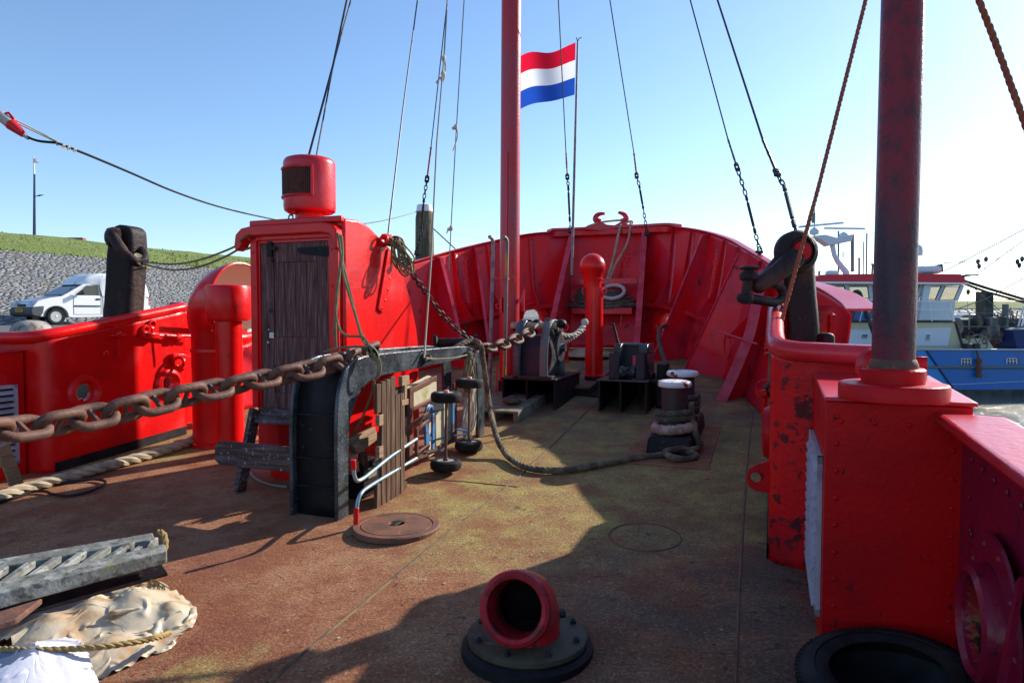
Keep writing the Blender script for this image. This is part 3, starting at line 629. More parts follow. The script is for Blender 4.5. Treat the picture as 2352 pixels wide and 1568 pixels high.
# rim: flat cap along the top, broader aft
def capstrip(i0, i1, wi, wo, th, name, m, lift=0, t=1.0):
    b = MB(); vs = []; cnt = int((i1 - i0) * 2) + 1
    for k in range(cnt):
        i = i0 + (i1 - i0) * k / (cnt - 1); p = BP(i, t); nn = inward(i, t); wI = wi(i) if callable(wi) else wi; wO = wo(i) if callable(wo) else wo
        a = p + nn * wI + Z * lift; o = p - nn * wO + Z * lift
        vs += [a, o, o + Z * th, a + Z * th]
    b.add(vs, [[k * 4 + e, k * 4 + (e + 1) % 4, k * 4 + 4 + (e + 1) % 4, k * 4 + 4 + e] for k in range(cnt - 1) for e in range(4)] + [[3, 2, 1, 0], [(cnt - 1) * 4 + e for e in range(4)]])
    return b.build(name, m, bow, bevel=.006)
aft = lambda i: .05 + .16 * max(0, min(1, (abs(i - (NQ - 1) / 2) - (NQ - 1) * .36) / 10))
capstrip(0, NQ - 1, .045, aft, .022, 'rim_cap', M['redpink'])
# find columns under given rim pixels
def col_at(u, t=1.0):
    return min(range((NQ - 1) * 4 + 1), key=lambda i: abs(proj(BP(i / 4, t))[0] - u) + (0 if BP(i / 4, t).y > 1 else 1e4)) / 4
i0, i1 = col_at(1262), col_at(1556)
capstrip(i0, i1, .16, .12, .05, 'bow_platform', M['redpink'], lift=.024)
capstrip(i0 + .6, i1 - .6, .18, -.02, .10, 'platform_bar', M['redbow'], lift=-.09)
def frame_(u, foot, dt, fl, name='frame', m='redbow', t1=.985, db=None, t0=0.0):
    """web plate with a straight inner edge from the rim down to its foot on the deck, flange along the edge"""
    i = col_at(u); b = MB(); n = 10; top = BP(i, t1, dt)
    ft = D(*foot) if foot else BP(i, t0, db)
    tg = (BP(i + .1, .5) - BP(i - .1, .5)); tg.z = 0; tg.normalize()
    inner = [BP(i, t0 + (t1 - t0) * k / n, .004) for k in range(n + 1)]; outer = [ft.lerp(top, k / n) for k in range(n + 1)]
    for k in range(n + 1):
        ni = inward(i, t0 + (t1 - t0) * k / n); dd_ = (outer[k] - inner[k]).dot(ni); need = .10 + (.22 * (1 - k / n) if foot else -.05)
        if dd_ < need: outer[k] = outer[k] + ni * (need - dd_)
    b.prism([p - tg * .007 for p in inner + outer[::-1]], tg * .014)
    if fl:
        b.mi = 1; vs = []; nn = (ft - inner[0]); nn.z = 0; nn.normalize(); sd = (top - ft).cross(nn).normalized()
        for p in outer: vs += [p - sd * fl / 2 - nn * .006, p + sd * fl / 2 - nn * .006, p + sd * fl / 2 + nn * .008, p - sd * fl / 2 + nn * .008]
        b.add(vs, [[k * 4 + e, k * 4 + (e + 1) % 4, k * 4 + 4 + (e + 1) % 4, k * 4 + 4 + e] for k in range(n) for e in range(4)] + [[3, 2, 1, 0], [n * 4 + e for e in range(4)]])
    return b.build(name, [M[m], M['redflange']], bow)
for u, foot, dt, fl in ((1311, (1246, 838), .12, .10), (1489, (1459, 838), .12, .10), (1632, (1496, 830), .14, .05), (1722, (1574, 850), .14, .05), (1784, (1690, 922), .15, .13), (1000, (1078, 850), .14, .06), (1085, (1128, 835), .12, .05)):
    frame_(u, foot, dt, fl, m='redpink' if u in (1311, 1489) else 'redbow')
for u in (1040, 1115, 1150, 1215, 1548, 1590, 1668, 1700, 1752):
    i = col_at(u); frame_(u, None, .05, 0, t0=.37, db=.07, name='stiffener'); 
    b = MB(); tg = (BP(i + .1, .5) - BP(i - .1, .5)); tg.z = 0; tg.normalize(); nn = inward(i, .6); n = 12
    vs = []
    for k in range(n + 1):
        t = .37 + .6 * k / n; p = BP(i, t, .012); vs += [p, p + tg * .09]
    b.mi = 1; b.add(vs, [[k * 2, k * 2 + 1, k * 2 + 3, k * 2 + 2] for k in range(n)]); b.mi = 0
    for k in range(14): t = .38 + .58 * k / 13; b.dome(BP(i, t, .013) + tg * .05, .014, inward(i, t), 5)
    a, c = BP(i, .38, .02), BP(i, .56, .05); b.prism([BP(i, .38, .01), BP(i, .38, .3), BP(i, .58, .05)], tg * .012)
    b.build('stiffener', [M['redbow'], M['redflange']], bow, solid=.006)
# rivet fields
for u, w in ((1068, 3), (1648, 3), (1440, 2)):
    i = col_at(u); b = MB(); tg = (BP(i + .1, .6) - BP(i - .1, .6)); tg.z = 0; tg.normalize()
    P0 = BP(i, .4, .008); 
    b.add([BP(i, t, .008) + tg * (x * .07 * w) for t in (.40, .52, .64, .76, .88, .95) for x in (-.6, .6)], [[k * 2, k * 2 + 1, k * 2 + 3, k * 2 + 2] for k in range(5)])
    for k in range(15):
        for x in range(w): t = .42 + .52 * k / 14; b.dome(BP(i, t, .011) + tg * ((x - (w - 1) / 2) * .085 + (.03 if k % 2 else 0)), .017, inward(i, t), 5)
    b.build('riveted_strap', M['redbow'], bow, solid=.004)
# horizontal stringer shelf
def shelf(u0, u1, t, d, name, th=.02, lip=.05):
    i0, i1 = col_at(u0, t), col_at(u1, t); b = MB(); cnt = max(4, int(abs(i1 - i0) * 2)) + 1; vs = []
    for k in range(cnt):
        i = i0 + (i1 - i0) * k / (cnt - 1); dd = d(i) if callable(d) else d; p = BP(i, t); q = BP(i, t, dd); q.z = p.z
        vs += [p, q, q + Z * th, p + Z * th, q - Z * lip + inward(i, t) * .001, q - Z * lip + inward(i, t) * .016, q + inward(i, t) * .016 + Z * th]
    for k in range(cnt - 1):
        o = k * 7
        for e, g in ((0, 1), (1, 2), (2, 3), (4, 5), (5, 6), (6, 2), (1, 4)): b.f.append([o + e, o + g, o + 7 + g, o + 7 + e]); b.m.append(0)
    b.v += vs
    return b.build(name, M['redpink'], bow)
shelf(1035, 1272, .375, .2, 'stringer'); shelf(1485, 1668, .375, .2, 'stringer')
# centre recess: flat rope shelf with posts and a cross bar between the two middle frames
a0 = BP(col_at(1311), .33, .34); a1 = BP(col_at(1489), .33, .34); a0.z = a1.z = (a0.z + a1.z) / 2
bk = (BP(col_at(1400), .33) - (a0 + a1) / 2); bk.z = 0
b = MB(); b.prism([a0, a1, a1 + bk * .9, a0 + bk * .9], Z * .02); b.prism([a0 - bk * .02, a1 - bk * .02, a1 - bk * .02 - Z * .09, a0 - bk * .02 - Z * .09], bk.normalized() * .02); shelfobj = b.build('rope_shelf', M['redpink'], bow)
SHELF_Z = a0.z + .02; SHC = (a0 + a1) / 2 + bk * .45
c0 = BP(col_at(1311), .56, .24); c1 = BP(col_at(1489), .56, .24); c0.z = c1.z
b = MB(); b.beam(c0, c1, .05, .10, Z); b.build('cross_bar', M['redpink'], bow)
for u in (1287, 1428):
    b = MB(); q = [PS(u + dx, v, 11.95) for dx, v in ((0, 724), (-2, 748), (-8, 752), (-40, 750))]
    b.tube(q, .012, 6); b.build('rope_hook', M['redpink'], bow)
b = MB(); q = BP(col_at(1735), .28, .16); b.torus(q, .17, .012, inward(col_at(1735), .3), 24, 6); b.build('lifting_ring', M['redbow'], bow)
b = MB(); b.tube([U(1648, 760, 8.9), U(1740, 790, 8.0)], .014, 6); b.build('hand_rail', M['redpink'], bow)
# mossy waterway along the foot
# horned fairlead on the bow platform
pc = BP((NQ - 1) / 2, 1.0) + Z * .075; y_ = pc.y - .16
fl = thing('horned_fairlead', 'red double horned mooring fairlead on top of the bow bulwark', 'fairlead', pc)
b = MB(); q = [U(u, v, y_) for u, v in ((1344, 528), (1344, 521), (1352, 518), (1366, 514), (1378, 508), (1395, 516), (1412, 517), (1428, 508), (1440, 514), (1452, 518), (1462, 521), (1462, 528))]; b.prism(q, V3((0, .16, 0))); b.build('base', M['redpink'], fl, bevel=.01)
for px in (((1378, 511), (1368, 504), (1371, 495), (1380, 491), (1389, 491)), ((1428, 511), (1438, 504), (1436, 495), (1428, 490), (1420, 488))):
    b = MB(); P = catmull([U(u, v, y_ + .08) for u, v in px], 4); b.tube(P, [.07 - .045 * i / (len(P) - 1) for i in range(len(P))], 8); b.build('horn', M['redpink'], fl)
# ---------------------------------------------------------------- low side bulwarks (starboard and port share one builder)
def Q(sg, s, hb, z): return SZ(s, WC + sg * hb, z)
def railz(s): return 1.45 + (s - 4.1) * (.27 / 1.55)
def side_bulwark(sg, label):
    t = thing('side_bulwark', label, 'bulwark', Q(sg, 4.8, 3.0, ds(4.8)))
    wear = M['redworn'] if sg > 0 else M['red']
    # plan of the inner plating, forward end to the aft end that turns outboard
    plan = [(5.72, 3.42), (5.70, 3.14), (5.66, 3.04), (5.6, 3.0)] + [(5.6 - 1.42 * k / 16, 3.0 + .0 * k) for k in range(1, 17)] + [(4.14, 3.02), (4.11, 3.06), (4.10, 3.12), (4.09, 3.18), (4.08, 3.42), (4.07, 3.75)]
    holes = [PW(192, 900, WC - 3.0), PW(385, 880, WC - 3.0)]
    HO = [(h.dot(T), h.z) for h in holes]
    b = MB(); R2 = 22; P = plan
    fin = []
    for k in range(len(P) - 1):
        n = max(1, int(math.dist(P[k], P[k + 1]) / .05))
        fin += [(P[k][0] + (P[k + 1][0] - P[k][0]) * j / n, P[k][1] + (P[k + 1][1] - P[k][1]) * j / n) for j in range(n)]
    fin.append(P[-1])
    for s, hb in fin:
        z0 = ds(s) - .01; z1 = railz(s) - .02
        for j in range(R2 + 1): b.v.append(Q(sg, s, hb, z0 + (z1 - z0) * j / R2))
    for i in range(len(fin) - 1):
        for j in range(R2):
            c = (b.v[i * (R2 + 1) + j] + b.v[(i + 1) * (R2 + 1) + j + 1]) / 2
            if any((abs(c.dot(T) - hs) ** 2 + (c.z - hz) ** 2) ** .5 < .10 for hs, hz in HO) and fin[i][1] < 3.03: continue
            b.f.append([i * (R2 + 1) + j, (i + 1) * (R2 + 1) + j, (i + 1) * (R2 + 1) + j + 1, i * (R2 + 1) + j + 1]); b.m.append(0)
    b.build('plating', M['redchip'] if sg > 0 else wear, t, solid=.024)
    b = MB(); R3 = [Q(sg, s, hb, railz(s)) for s, hb in ((5.66, 3.2), (5.66, 3.06), (5.58, 3.02), (5.2, 3.01), (4.8, 3.01), (4.4, 3.01), (4.16, 3.03), (4.06, 3.12), (4.03, 3.25), (4.0, 3.42), (3.98, 3.53))]
    b.tube(catmull(R3, 5), .055, 12); b.build('rounded_rail', M['redpink'] if sg > 0 else M['red'], t)
    for h in HO:
        b = MB(); c = Q(sg, h[0], 3.0, h[1]); b.lathe([(.088, .06), (.078, .0), (.085, -.03), (.115, -.055), (.15, -.045), (.165, -.012), (.16, .0)], c, N * sg, 24, cap=False); b.build('fairlead_ring', wear, t)
    b = MB(); b.hexa([Q(sg, 5.68, 3.40, ds(5.7) - .02), Q(sg, 5.68, 3.44, ds(5.7) - .02), Q(sg, 6.7, 3.46, ds(6.7) - .02), Q(sg, 6.7, 3.42, ds(6.7) - .02)], [Q(sg, 5.68, 3.40, 1.64), Q(sg, 5.68, 3.44, 1.64), Q(sg, 6.7, 3.46, 1.69), Q(sg, 6.7, 3.42, 1.69)]); b.build('closing_plate', wear, t)
    # outer leaning skin and black foot strip
    b = MB(); b.prism([Q(sg, 5.62, 2.985, ds(5.62) + .09), Q(sg, 4.16, 2.985, ds(4.16) + .09), Q(sg, 4.16, 2.985, ds(4.16) - .01), Q(sg, 5.62, 2.985, ds(5.62) - .01)], N * sg * -.004); b.build('foot_strip', M['blackdull'], t)
    return t
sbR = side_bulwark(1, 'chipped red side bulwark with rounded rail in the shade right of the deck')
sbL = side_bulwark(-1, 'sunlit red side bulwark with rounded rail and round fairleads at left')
def locker(sg, label):
    t = thing('pole_locker', label, 'locker', Q(sg, 3.6, 3.5, ds(3.6)))
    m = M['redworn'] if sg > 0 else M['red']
    s0, s1, h0, h1, zt = 3.13, 4.06, 3.21, 3.74, 1.28
    b = MB()
    b.hexa([Q(sg, s0, h0, ds(s0) - .01), Q(sg, s0, h1, ds(s0) - .01), Q(sg, s1, h1, ds(s1) - .01), Q(sg, s1, h0, ds(s1) - .01)], [Q(sg, s0, h0, zt), Q(sg, s0, h1, zt), Q(sg, s1, h1, zt + .03), Q(sg, s1, h0, zt + .03)])
    for k in range(9): b.dome(Q(sg, s0, h0 + .045, .30 + k * .115), .014, -T, 6); b.dome(Q(sg, s0, h1 - .065, .30 + k * .115), .012, -T, 6)
    for k in range(4): b.dome(Q(sg, s0, h0 + .06 + k * .125, 1.2), .014, -T, 6)
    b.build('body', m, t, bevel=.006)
    b = MB(); pts_ = [(h0 + .002, .17)] + [(h0 + (h1 - h0) * k / 16, .235 + (.03 * ((k * 7) % 5) / 4 if k % 3 else -.015)) for k in range(17)] + [(h1 - .002, .17)]; b.prism([Q(sg, s0 - .003, y, z) for y, z in pts_ + [(h1 - .002, ds(s0)), (h0 + .002, ds(s0))]], T * .002); b.build('foot_band', mat('dark_maroon_band', (.05, .008, .012), .6), t)
    b = MB(); b.hexa([Q(sg, s0 - .005, h0 - .006, zt + .002), Q(sg, s0 - .005, h1 + .015, zt + .002), Q(sg, s1, h1 + .02, zt + .032), Q(sg, s1, h0 - .006, zt + .032)], [Q(sg, s0 - .005, h0 - .006, zt + .02), Q(sg, s0 - .005, h1 + .015, zt + .02), Q(sg, s1, h1 + .02, zt + .05), Q(sg, s1, h0 - .006, zt + .05)]); b.build('top_plate', M['redpink'], t, bevel=.006)
    # louvre panel on the inboard face
    z0, z1 = .33, 1.03; a, c = 3.2, 3.99
    lv = MB()
    for (q0, q1, r0, r1) in ((a, c, z1 - .03, z1), (a, c, z0, z0 + .03), (a, a + .03, z0, z1), (c - .03, c, z0, z1)):
        lv.hexa([Q(sg, q0, h0 - .022, r0), Q(sg, q1, h0 - .022, r0), Q(sg, q1, h0 - .002, r0), Q(sg, q0, h0 - .002, r0)], [Q(sg, q0, h0 - .022, r1), Q(sg, q1, h0 - .022, r1), Q(sg, q1, h0 - .002, r1), Q(sg, q0, h0 - .002, r1)])
    lo_ = lv.build('louvre_frame', M['louvre'], t); lv = MB(); lv.hexa([Q(sg, a + .03, h0 - .004, z0 + .03), Q(sg, c - .03, h0 - .004, z0 + .03), Q(sg, c - .03, h0 - .001, z0 + .03), Q(sg, a + .03, h0 - .001, z0 + .03)], [Q(sg, a + .03, h0 - .004, z1 - .03), Q(sg, c - .03, h0 - .004, z1 - .03), Q(sg, c - .03, h0 - .001, z1 - .03), Q(sg, a + .03, h0 - .001, z1 - .03)]); lv.build('louvre_gap_shade', M['cable'], lo_); lv = MB()  # dark sheet stands in for the shade between the slats
    for k in range(12):
        z = z0 + .035 + k * .0535
        lv.hexa([Q(sg, a + .03, h0 - .036, z - .006), Q(sg, c - .03, h0 - .036, z - .006), Q(sg, c - .03, h0 - .005, z + .020), Q(sg, a + .03, h0 - .005, z + .020)], [Q(sg, a + .03, h0 - .036, z + .004), Q(sg, c - .03, h0 - .036, z + .004), Q(sg, c - .03, h0 - .005, z + .026), Q(sg, a + .03, h0 - .005, z + .026)])
    lv.build('louvre_slats', M['louvre'], lo_)
    return t
locker(1, 'red riveted steel locker with side louvre carrying the black deck pole'); locker(-1, 'sunlit red steel locker with grey louvre at the left edge')
# sloping capped bulwark coming towards the camera on the right
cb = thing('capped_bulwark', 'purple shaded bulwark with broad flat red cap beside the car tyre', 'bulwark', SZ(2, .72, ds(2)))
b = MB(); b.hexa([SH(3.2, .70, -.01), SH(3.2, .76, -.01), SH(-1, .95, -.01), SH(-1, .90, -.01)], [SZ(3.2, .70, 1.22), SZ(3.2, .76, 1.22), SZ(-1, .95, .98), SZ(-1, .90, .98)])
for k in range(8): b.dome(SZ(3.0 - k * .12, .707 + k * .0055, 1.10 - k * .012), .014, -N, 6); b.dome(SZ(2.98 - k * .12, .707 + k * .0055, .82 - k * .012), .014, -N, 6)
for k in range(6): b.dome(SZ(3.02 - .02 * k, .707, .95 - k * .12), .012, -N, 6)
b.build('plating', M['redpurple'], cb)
b = MB(); b.hexa([SZ(3.15, .60, 1.215), SZ(3.05, .83, 1.215), SZ(-1, 1.06, .975), SZ(-1, .78, .975)], [SZ(3.15, .60, 1.262), SZ(3.05, .83, 1.262), SZ(-1, 1.06, 1.022), SZ(-1, .78, 1.022)]); b.build('cap_rail', M['redpink'], cb, bevel=.018)
b = MB(); c = PW(2243, 1424, .66); c2 = SZ(c.dot(T) - .02, .70, c.z)
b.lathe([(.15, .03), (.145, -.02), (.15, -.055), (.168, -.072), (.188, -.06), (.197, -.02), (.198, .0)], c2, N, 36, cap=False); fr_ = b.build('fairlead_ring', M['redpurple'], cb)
b = MB(); b.lathe([(.148, .12), (.144, .02), (.144, -.02), (.150, -.05)], c2, N, 30, cap=False); b.build('worn_lining', mat('rusty_lining', (.34, .02, .025), .35, layers=[dict(c=(.30, .12, .03), s=9, lo=.5, hi=.58), dict(c=(.04, .015, .012), s=14, lo=.56, hi=.62)], bump=[(40, .004, I1)]), fr_)
b = MB(); b.lathe([(.20, -.010), (.30, -.010), (.305, .0), (.20, .0)], c2, N, 40, cap=False)
for k in range(10): a_ = math.pi * k / 5; b.dome(c2 + T * (.26 * math.cos(a_)) + Z * (.26 * math.sin(a_)) - N * .009, .016, -N, 6)
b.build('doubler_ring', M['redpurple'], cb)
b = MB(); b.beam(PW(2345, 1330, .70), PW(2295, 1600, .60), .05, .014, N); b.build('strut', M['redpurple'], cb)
# deck pole on the locker
pb = PZ(2050, 905, 1.325); dp = thing('deck_pole', 'thick dark purple steel pole with peeling red patches rising from the red locker', 'pole', pb)
b = MB(); tp = U(2091, -620, pb.y + .04); b.tube([pb + Z * .07, pb + Z * .5, tp], [.079, .078, .077], 28); b.build('pole_tube', M['pole'], dp)
b = MB(); b.lathe([(.20, -.02), (.20, .036), (.195, .045), (.185, .047)], pb, n=36); b.build('flange', M['redworn'], dp, bevel=.004)
b = MB(); b.lathe([(.116, .044), (.116, .10), (.108, .107), (.07, .107)], pb, n=30); b.build('collar', M['redworn'], dp)
b = MB(); b.lathe([(.088, .103), (.09, .118), (.083, .138), (.079, .143)], pb, n=24, cap=False); b.build('weld_ring', M['rust'], dp)
b = MB(); q = [U(u, v, pb.y + .12) for u, v in ((1985, 862), (1978, 846), (1982, 826), (1996, 813), (2014, 812))]; b.tube(catmull(q, 4), .024, 8); tag(b.build('lifting_eye', M['redpink']), 'bent red lifting eye welded beside the foot of the deck pole', 'lifting eye')
# ---------------------------------------------------------------- companionway hut
WH0, WH1, SF = -4.1, -3.2, 4.6
hut = thing('companionway', 'bright red steel companionway hut with curved back and weathered wooden door', 'hut', SH(5.1, -3.65))
zb = ds(5) - .03
side = [(SF, zb + .2), (SF, 2.41), (4.8, 2.42), (4.95, 2.39), (5.09, 2.33), (5.25, 2.255), (5.35, 2.2), (5.46, 2.09), (5.54, 1.97), (5.64, 1.81), (5.71, 1.65), (5.77, 1.5), (5.8, 1.36), (5.82, zb + .2)]
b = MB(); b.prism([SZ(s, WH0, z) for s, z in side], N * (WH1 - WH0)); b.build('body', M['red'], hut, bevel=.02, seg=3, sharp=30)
b = MB(); pl = []
for w_c, s_c, a0 in ((WH1 - .22, SF + .2, -90), (WH1 - .22, 5.6, 0), (WH0 + .22, 5.6, 90), (WH0 + .22, SF + .2, 180)):
    for k in range(7): a = math.radians(a0 + 15 * k); pl.append((s_c + .2 * math.sin(a), w_c + .2 * math.cos(a)))
b.prism([SZ(s, w, zb) for s, w in pl], Z * .56); b.build('coaming', M['red'], hut)
def FQ(u, v, off=0): return PS(u, v, SF - off)
def fbox(b, u0, v0, u1, v1, t, s0=0):        # slab on the door face between two pixels
    a, c = FQ(u0, v0), FQ(u1, v1); w0, w1 = a.dot(N), c.dot(N); b.sbox(SF - s0 - t, SF - s0, min(w0, w1), max(w0, w1), min(a.z, c.z), max(a.z, c.z)); return b
b = MB(); w0, w1, zt, z0 = -4.02, -3.335, 2.235, .86
b.sbox(SF - .05, SF - .001, WH0 - .005, w0 - .02, z0, 2.3); b.sbox(SF - .05, SF - .001, w1 + .02, WH1 - .03, z0, 2.3); b.sbox(SF - .05, SF - .001, WH0 - .003, WH1 - .032, zt + .02, 2.32)
b.build('door_frame', M['red'], hut, bevel=.006)
b = MB(); b.sbox(SF - .03, SF - .002, w0 - .02, w0, z0, zt + .02); b.sbox(SF - .03, SF - .002, w1, w1 + .02, z0, zt + .02); b.sbox(SF - .03, SF - .002, w0, w1, zt, zt + .02)
for k in range(5): b.dome(SZ(SF - .05, w0 - .05, 1.0 + k * .29), .012, -T, 6); b.dome(SZ(SF - .05, w1 + .05, 1.0 + k * .29), .012, -T, 6)
for k in range(3): b.dome(SZ(SF - .05, -4.0 + k * .33, 2.29), .013, -T, 6)
b.build('door_stop', M['red'], hut)
# drip hood with rounded downturned ends
b = MB(); hood = [(-4.22, 2.17), (-4.235, 2.22), (-4.22, 2.31), (-4.16, 2.36), (-4.06, 2.375), (-3.36, 2.375), (-3.26, 2.36), (-3.215, 2.31), (-3.205, 2.16), (-3.235, 2.15), (-3.245, 2.22), (-3.28, 2.275), (-3.36, 2.29), (-4.04, 2.29), (-4.12, 2.27), (-4.17, 2.19)]
b.prism([SZ(SF - .095, w, z) for w, z in hood], T * .093); b.build('drip_hood', M['red'], hut, bevel=.012)
b = MB(); b.sbox(SF - .05, SF + .0, WH0 - .01, WH1, 2.376, 2.425); b.build('roof_lip', M['red'], hut, bevel=.01)
dz = lambda v: FQ(690, v).z
door = MB()
door.sbox(SF - .022, SF - .003, w0 + .003, w0 + .13, z0, zt - .003); door.sbox(SF - .022, SF - .003, w1 - .12, w1 - .003, z0, zt - .003)
door.sbox(SF - .021, SF - .003, w0 + .132, w1 - .122, zt - .16, zt - .003); door.sbox(SF - .021, SF - .003, w0 + .132, w1 - .122, z0, z0 + .13); door.sbox(SF - .021, SF - .003, w0 + .132, w1 - .122, dz(840), dz(775))
x0, x1 = w0 + .134, w1 - .124
for k in range(4):
    a = x0 + (x1 - x0) * k / 4
    door.sbox(SF - .015, SF - .003, a + .002, a + (x1 - x0) / 4 - .002, dz(774), zt - .162); door.sbox(SF - .015, SF - .003, a + .002, a + (x1 - x0) / 4 - .002, z0 + .132, dz(841))
dr = door.build('door', M['door'], hut, bevel=.002, smooth=False, seg=1)
b = MB(); q = [FQ(u, v, .024) for u, v in ((684, 573), (686, 569), (758, 565), (758, 590), (688, 582))]; b.prism(q, -T * .008)
for u, v in ((694, 576), (725, 574), (748, 578)): b.dome(FQ(u, v, .032), .009, -T, 6)
b.build('strap_hinge', M['blackdull'], dr)
b = MB(); fbox(b, 622, 556, 632, 590, .02, .024); b.dome(FQ(627, 597, .024), .022, -T); b.beam(FQ(621, 570, .05), FQ(634, 570, .05), .02, .03); b.build('bolt', M['blackdull'], dr)
b = MB(); b.lathe([(.022, 0), (.020, .003), (.014, .003), (.001, .0015)], FQ(622, 714, .022), -T, 12); b.build('peep_hole', M['cable'], dr)
b = MB(); fbox(b, 624, 763, 634, 776, .006, .022); b.dome(FQ(616, 786, .022), .012, -T); b.dome(FQ(617, 757, .022), .009, -T); b.build('lock_plate', M['silver'], dr)
b = MB(); b.sbox(SF - .055, SF - .0, w0 - .015, w1 + .02, z0 - .035, z0); b.hexa([SZ(SF - .17, w0 - .03, z0 - .11), SZ(SF - .17, w1 + .04, z0 - .11), SZ(SF - .045, w1 + .02, z0 - .045), SZ(SF - .045, w0, z0 - .045)], [SZ(SF - .175, w0 - .03, z0 - .085), SZ(SF - .175, w1 + .04, z0 - .085), SZ(SF - .045, w1 + .02, z0 - .005), SZ(SF - .045, w0, z0 - .005)])
b.build('sill_board', M['woodgrey'], hut, bevel=.004)
# seam bar with rivets and cleats on the sunny side
def HW(u, v, off=0): return PW(u, v, WH1 + off)
b = MB(); b.prism([HW(u, v) for u, v in ((888, 572), (904, 572), (884, 708), (875, 719), (865, 710))], N * .02)
for u, v in ((896, 640), (891, 665), (885, 690), (877, 708)): b.dome(HW(u, v, .02), .014, N)
b.build('side_bar', M['red'], hut, bevel=.006)
b = MB(); q = HW(884, 545); b.box(q + N * .02, .05, .09, .05, N, T); b.torus(HW(882, 550, .05), .035, .012, T, 14, 6); b.torus(HW(913, 553, .03), .03, .011, T, 14, 6); b.build('eye_plate', M['red'], hut)
# ventilator head on the hut
vp = U(712, 506, 5.87); vp.z = 2.405
vh = thing('roof_ventilator', 'red drum ventilator with wire mesh window on the hut roof', 'ventilator', vp)
b = MB(); b.lathe([(.135, -.0), (.128, .015), (.122, .03), (.122, .165)], vp, n=28); b.build('neck', M['red'], vh)
hc = vp + V3((.002, 0, 0))
b = MB(); b.lathe([(.12, .16), (.19, .105), (.212, .12), (.218, .15), (.218, .51), (.214, .535), (.20, .555), (.17, .567), (.1, .575), (0, .577)], hc, n=36); b.build('drum', M['redpink'], vh)
b = MB(); R = .2215
def arcp(a, z, r=R): a = math.radians(a); return hc + V3((math.sin(a) * r, -math.cos(a) * r, z))
A0, A1, z0_, z1_ = -95, 18, .235, .455
b.add([arcp(A0 + (A1 - A0) * k / 14, z) for k in range(15) for z in (z0_, z1_)], [[k * 2, k * 2 + 2, k * 2 + 3, k * 2 + 1] for k in range(14)]); b.build('mesh_backing', mat('dark_vent_interior', (.10, .028, .024), .8, layers=[dict(c=(.04, .014, .014), s=6, lo=.45, hi=.6)]), vh)
b = MB()
for k in range(27): a = A0 + (A1 - A0) * k / 26; b.tube([arcp(a, z0_, R + .004), arcp(a, z1_, R + .004)], .0016, 4)
for k in range(15): z = z0_ + (z1_ - z0_) * k / 14; b.tube([arcp(A0 + (A1 - A0) * j / 14, z, R + .004) for j in range(15)], .0016, 4)
b.build('wire_mesh', M['rust'], vh)
b = MB()
for z in (z0_ - .008, z1_ + .008): b.tube([arcp(A0 - 3 + (A1 - A0 + 6) * j / 14, z, R + .003) for j in range(15)], .012, 6)
b.tube([arcp(A1 + 3, z0_ - .01, R + .003), arcp(A1 + 3, z1_ + .02, R + .003)], .012, 6); b.build('mesh_frame', M['redpink'], vh)
# ---------------------------------------------------------------- ventilators left of the hut
cw = D(503, 1030); cw = U(503, 1024, 7.0); cw.z = zd(cw)
cv = thing('cowl_ventilator', 'large red cowl ventilator with cream lining behind the hut', 'ventilator', cw)
k_ = cw.y / 1560; rb = 55 * k_; top = 1.65 + (720 - 606) * k_; mdir = V3((.94, -.34, 0)).normalized(); Rm = .43
zc = top - Rm; rr = .27; P = [V3((cw.x, cw.y, cw.z)), V3((cw.x, cw.y, zc - rr - .02))]; Rl = [rb, rb]
for k in range(1, 10):
    a = math.pi / 2 * k / 9; P.append(V3((cw.x, cw.y, zc - rr)) + Z * (rr * math.sin(a)) + mdir * (rr * (1 - math.cos(a)))); Rl.append(rb + (Rm - rb) * (k / 9) ** .8)
P.append(P[-1] + mdir * .05); Rl.append(Rm)
b = MB(); b.tube(P, Rl, 36, cap=False); b.build('cowl', M['red'], cv, sharp=60)
b = MB(); b.tube(P[2:], [r - .012 for r in Rl[2:]], 36, cap=False); b.build('cowl_lining', M['cream'], cv, sharp=60)
b = MB(); b.torus(P[-1], Rm - .004, .012, mdir, 40, 6); b.build('mouth_rim', M['red'], cv)
b = MB(); zz = 1.65 - (803 - 720) * k_; b.lathe([(rb, -.02), (rb + .012, -.014), (rb + .012, .014), (rb, .02)], V3((cw.x, cw.y, zz)), n=36, cap=False); b.build('joint_ring', M['red'], cv); b = MB(); b.lathe([(rb + .03, -.02), (rb + .03, .02), (rb, .03)], cw, n=36, cap=False); b.build('foot_ring', M['red'], cv)
mv = U(530, 1020, 6.55); mv.z = zd(mv) - .02; k_ = mv.y / 1560
mt = thing('pipe_ventilator', 'red pipe ventilator with wide drum head between cowl and hut', 'ventilator', mv)
zt_, zb_ = 1.65 + (720 - 655) * k_, 1.65 + (720 - 737) * k_
b = MB(); r1 = 29 * k_; b.lathe([(r1 + .02, 0), (r1 + .02, .03), (r1, .04), (r1, zb_ - mv.z)], mv, n=28); b.build('pipe', M['red'], mt)
b = MB(); r2 = 50 * k_; h0, h1 = zb_ - mv.z, zt_ - mv.z; b.lathe([(r1, h0), (r2 - .04, h0), (r2 - .012, h0 + .015), (r2, h0 + .05), (r2, h1 - .03), (r2 - .01, h1 - .008), (r2 - .03, h1), (0, h1 + .012)], mv, n=36); b.build('drum', M['red'], mt)
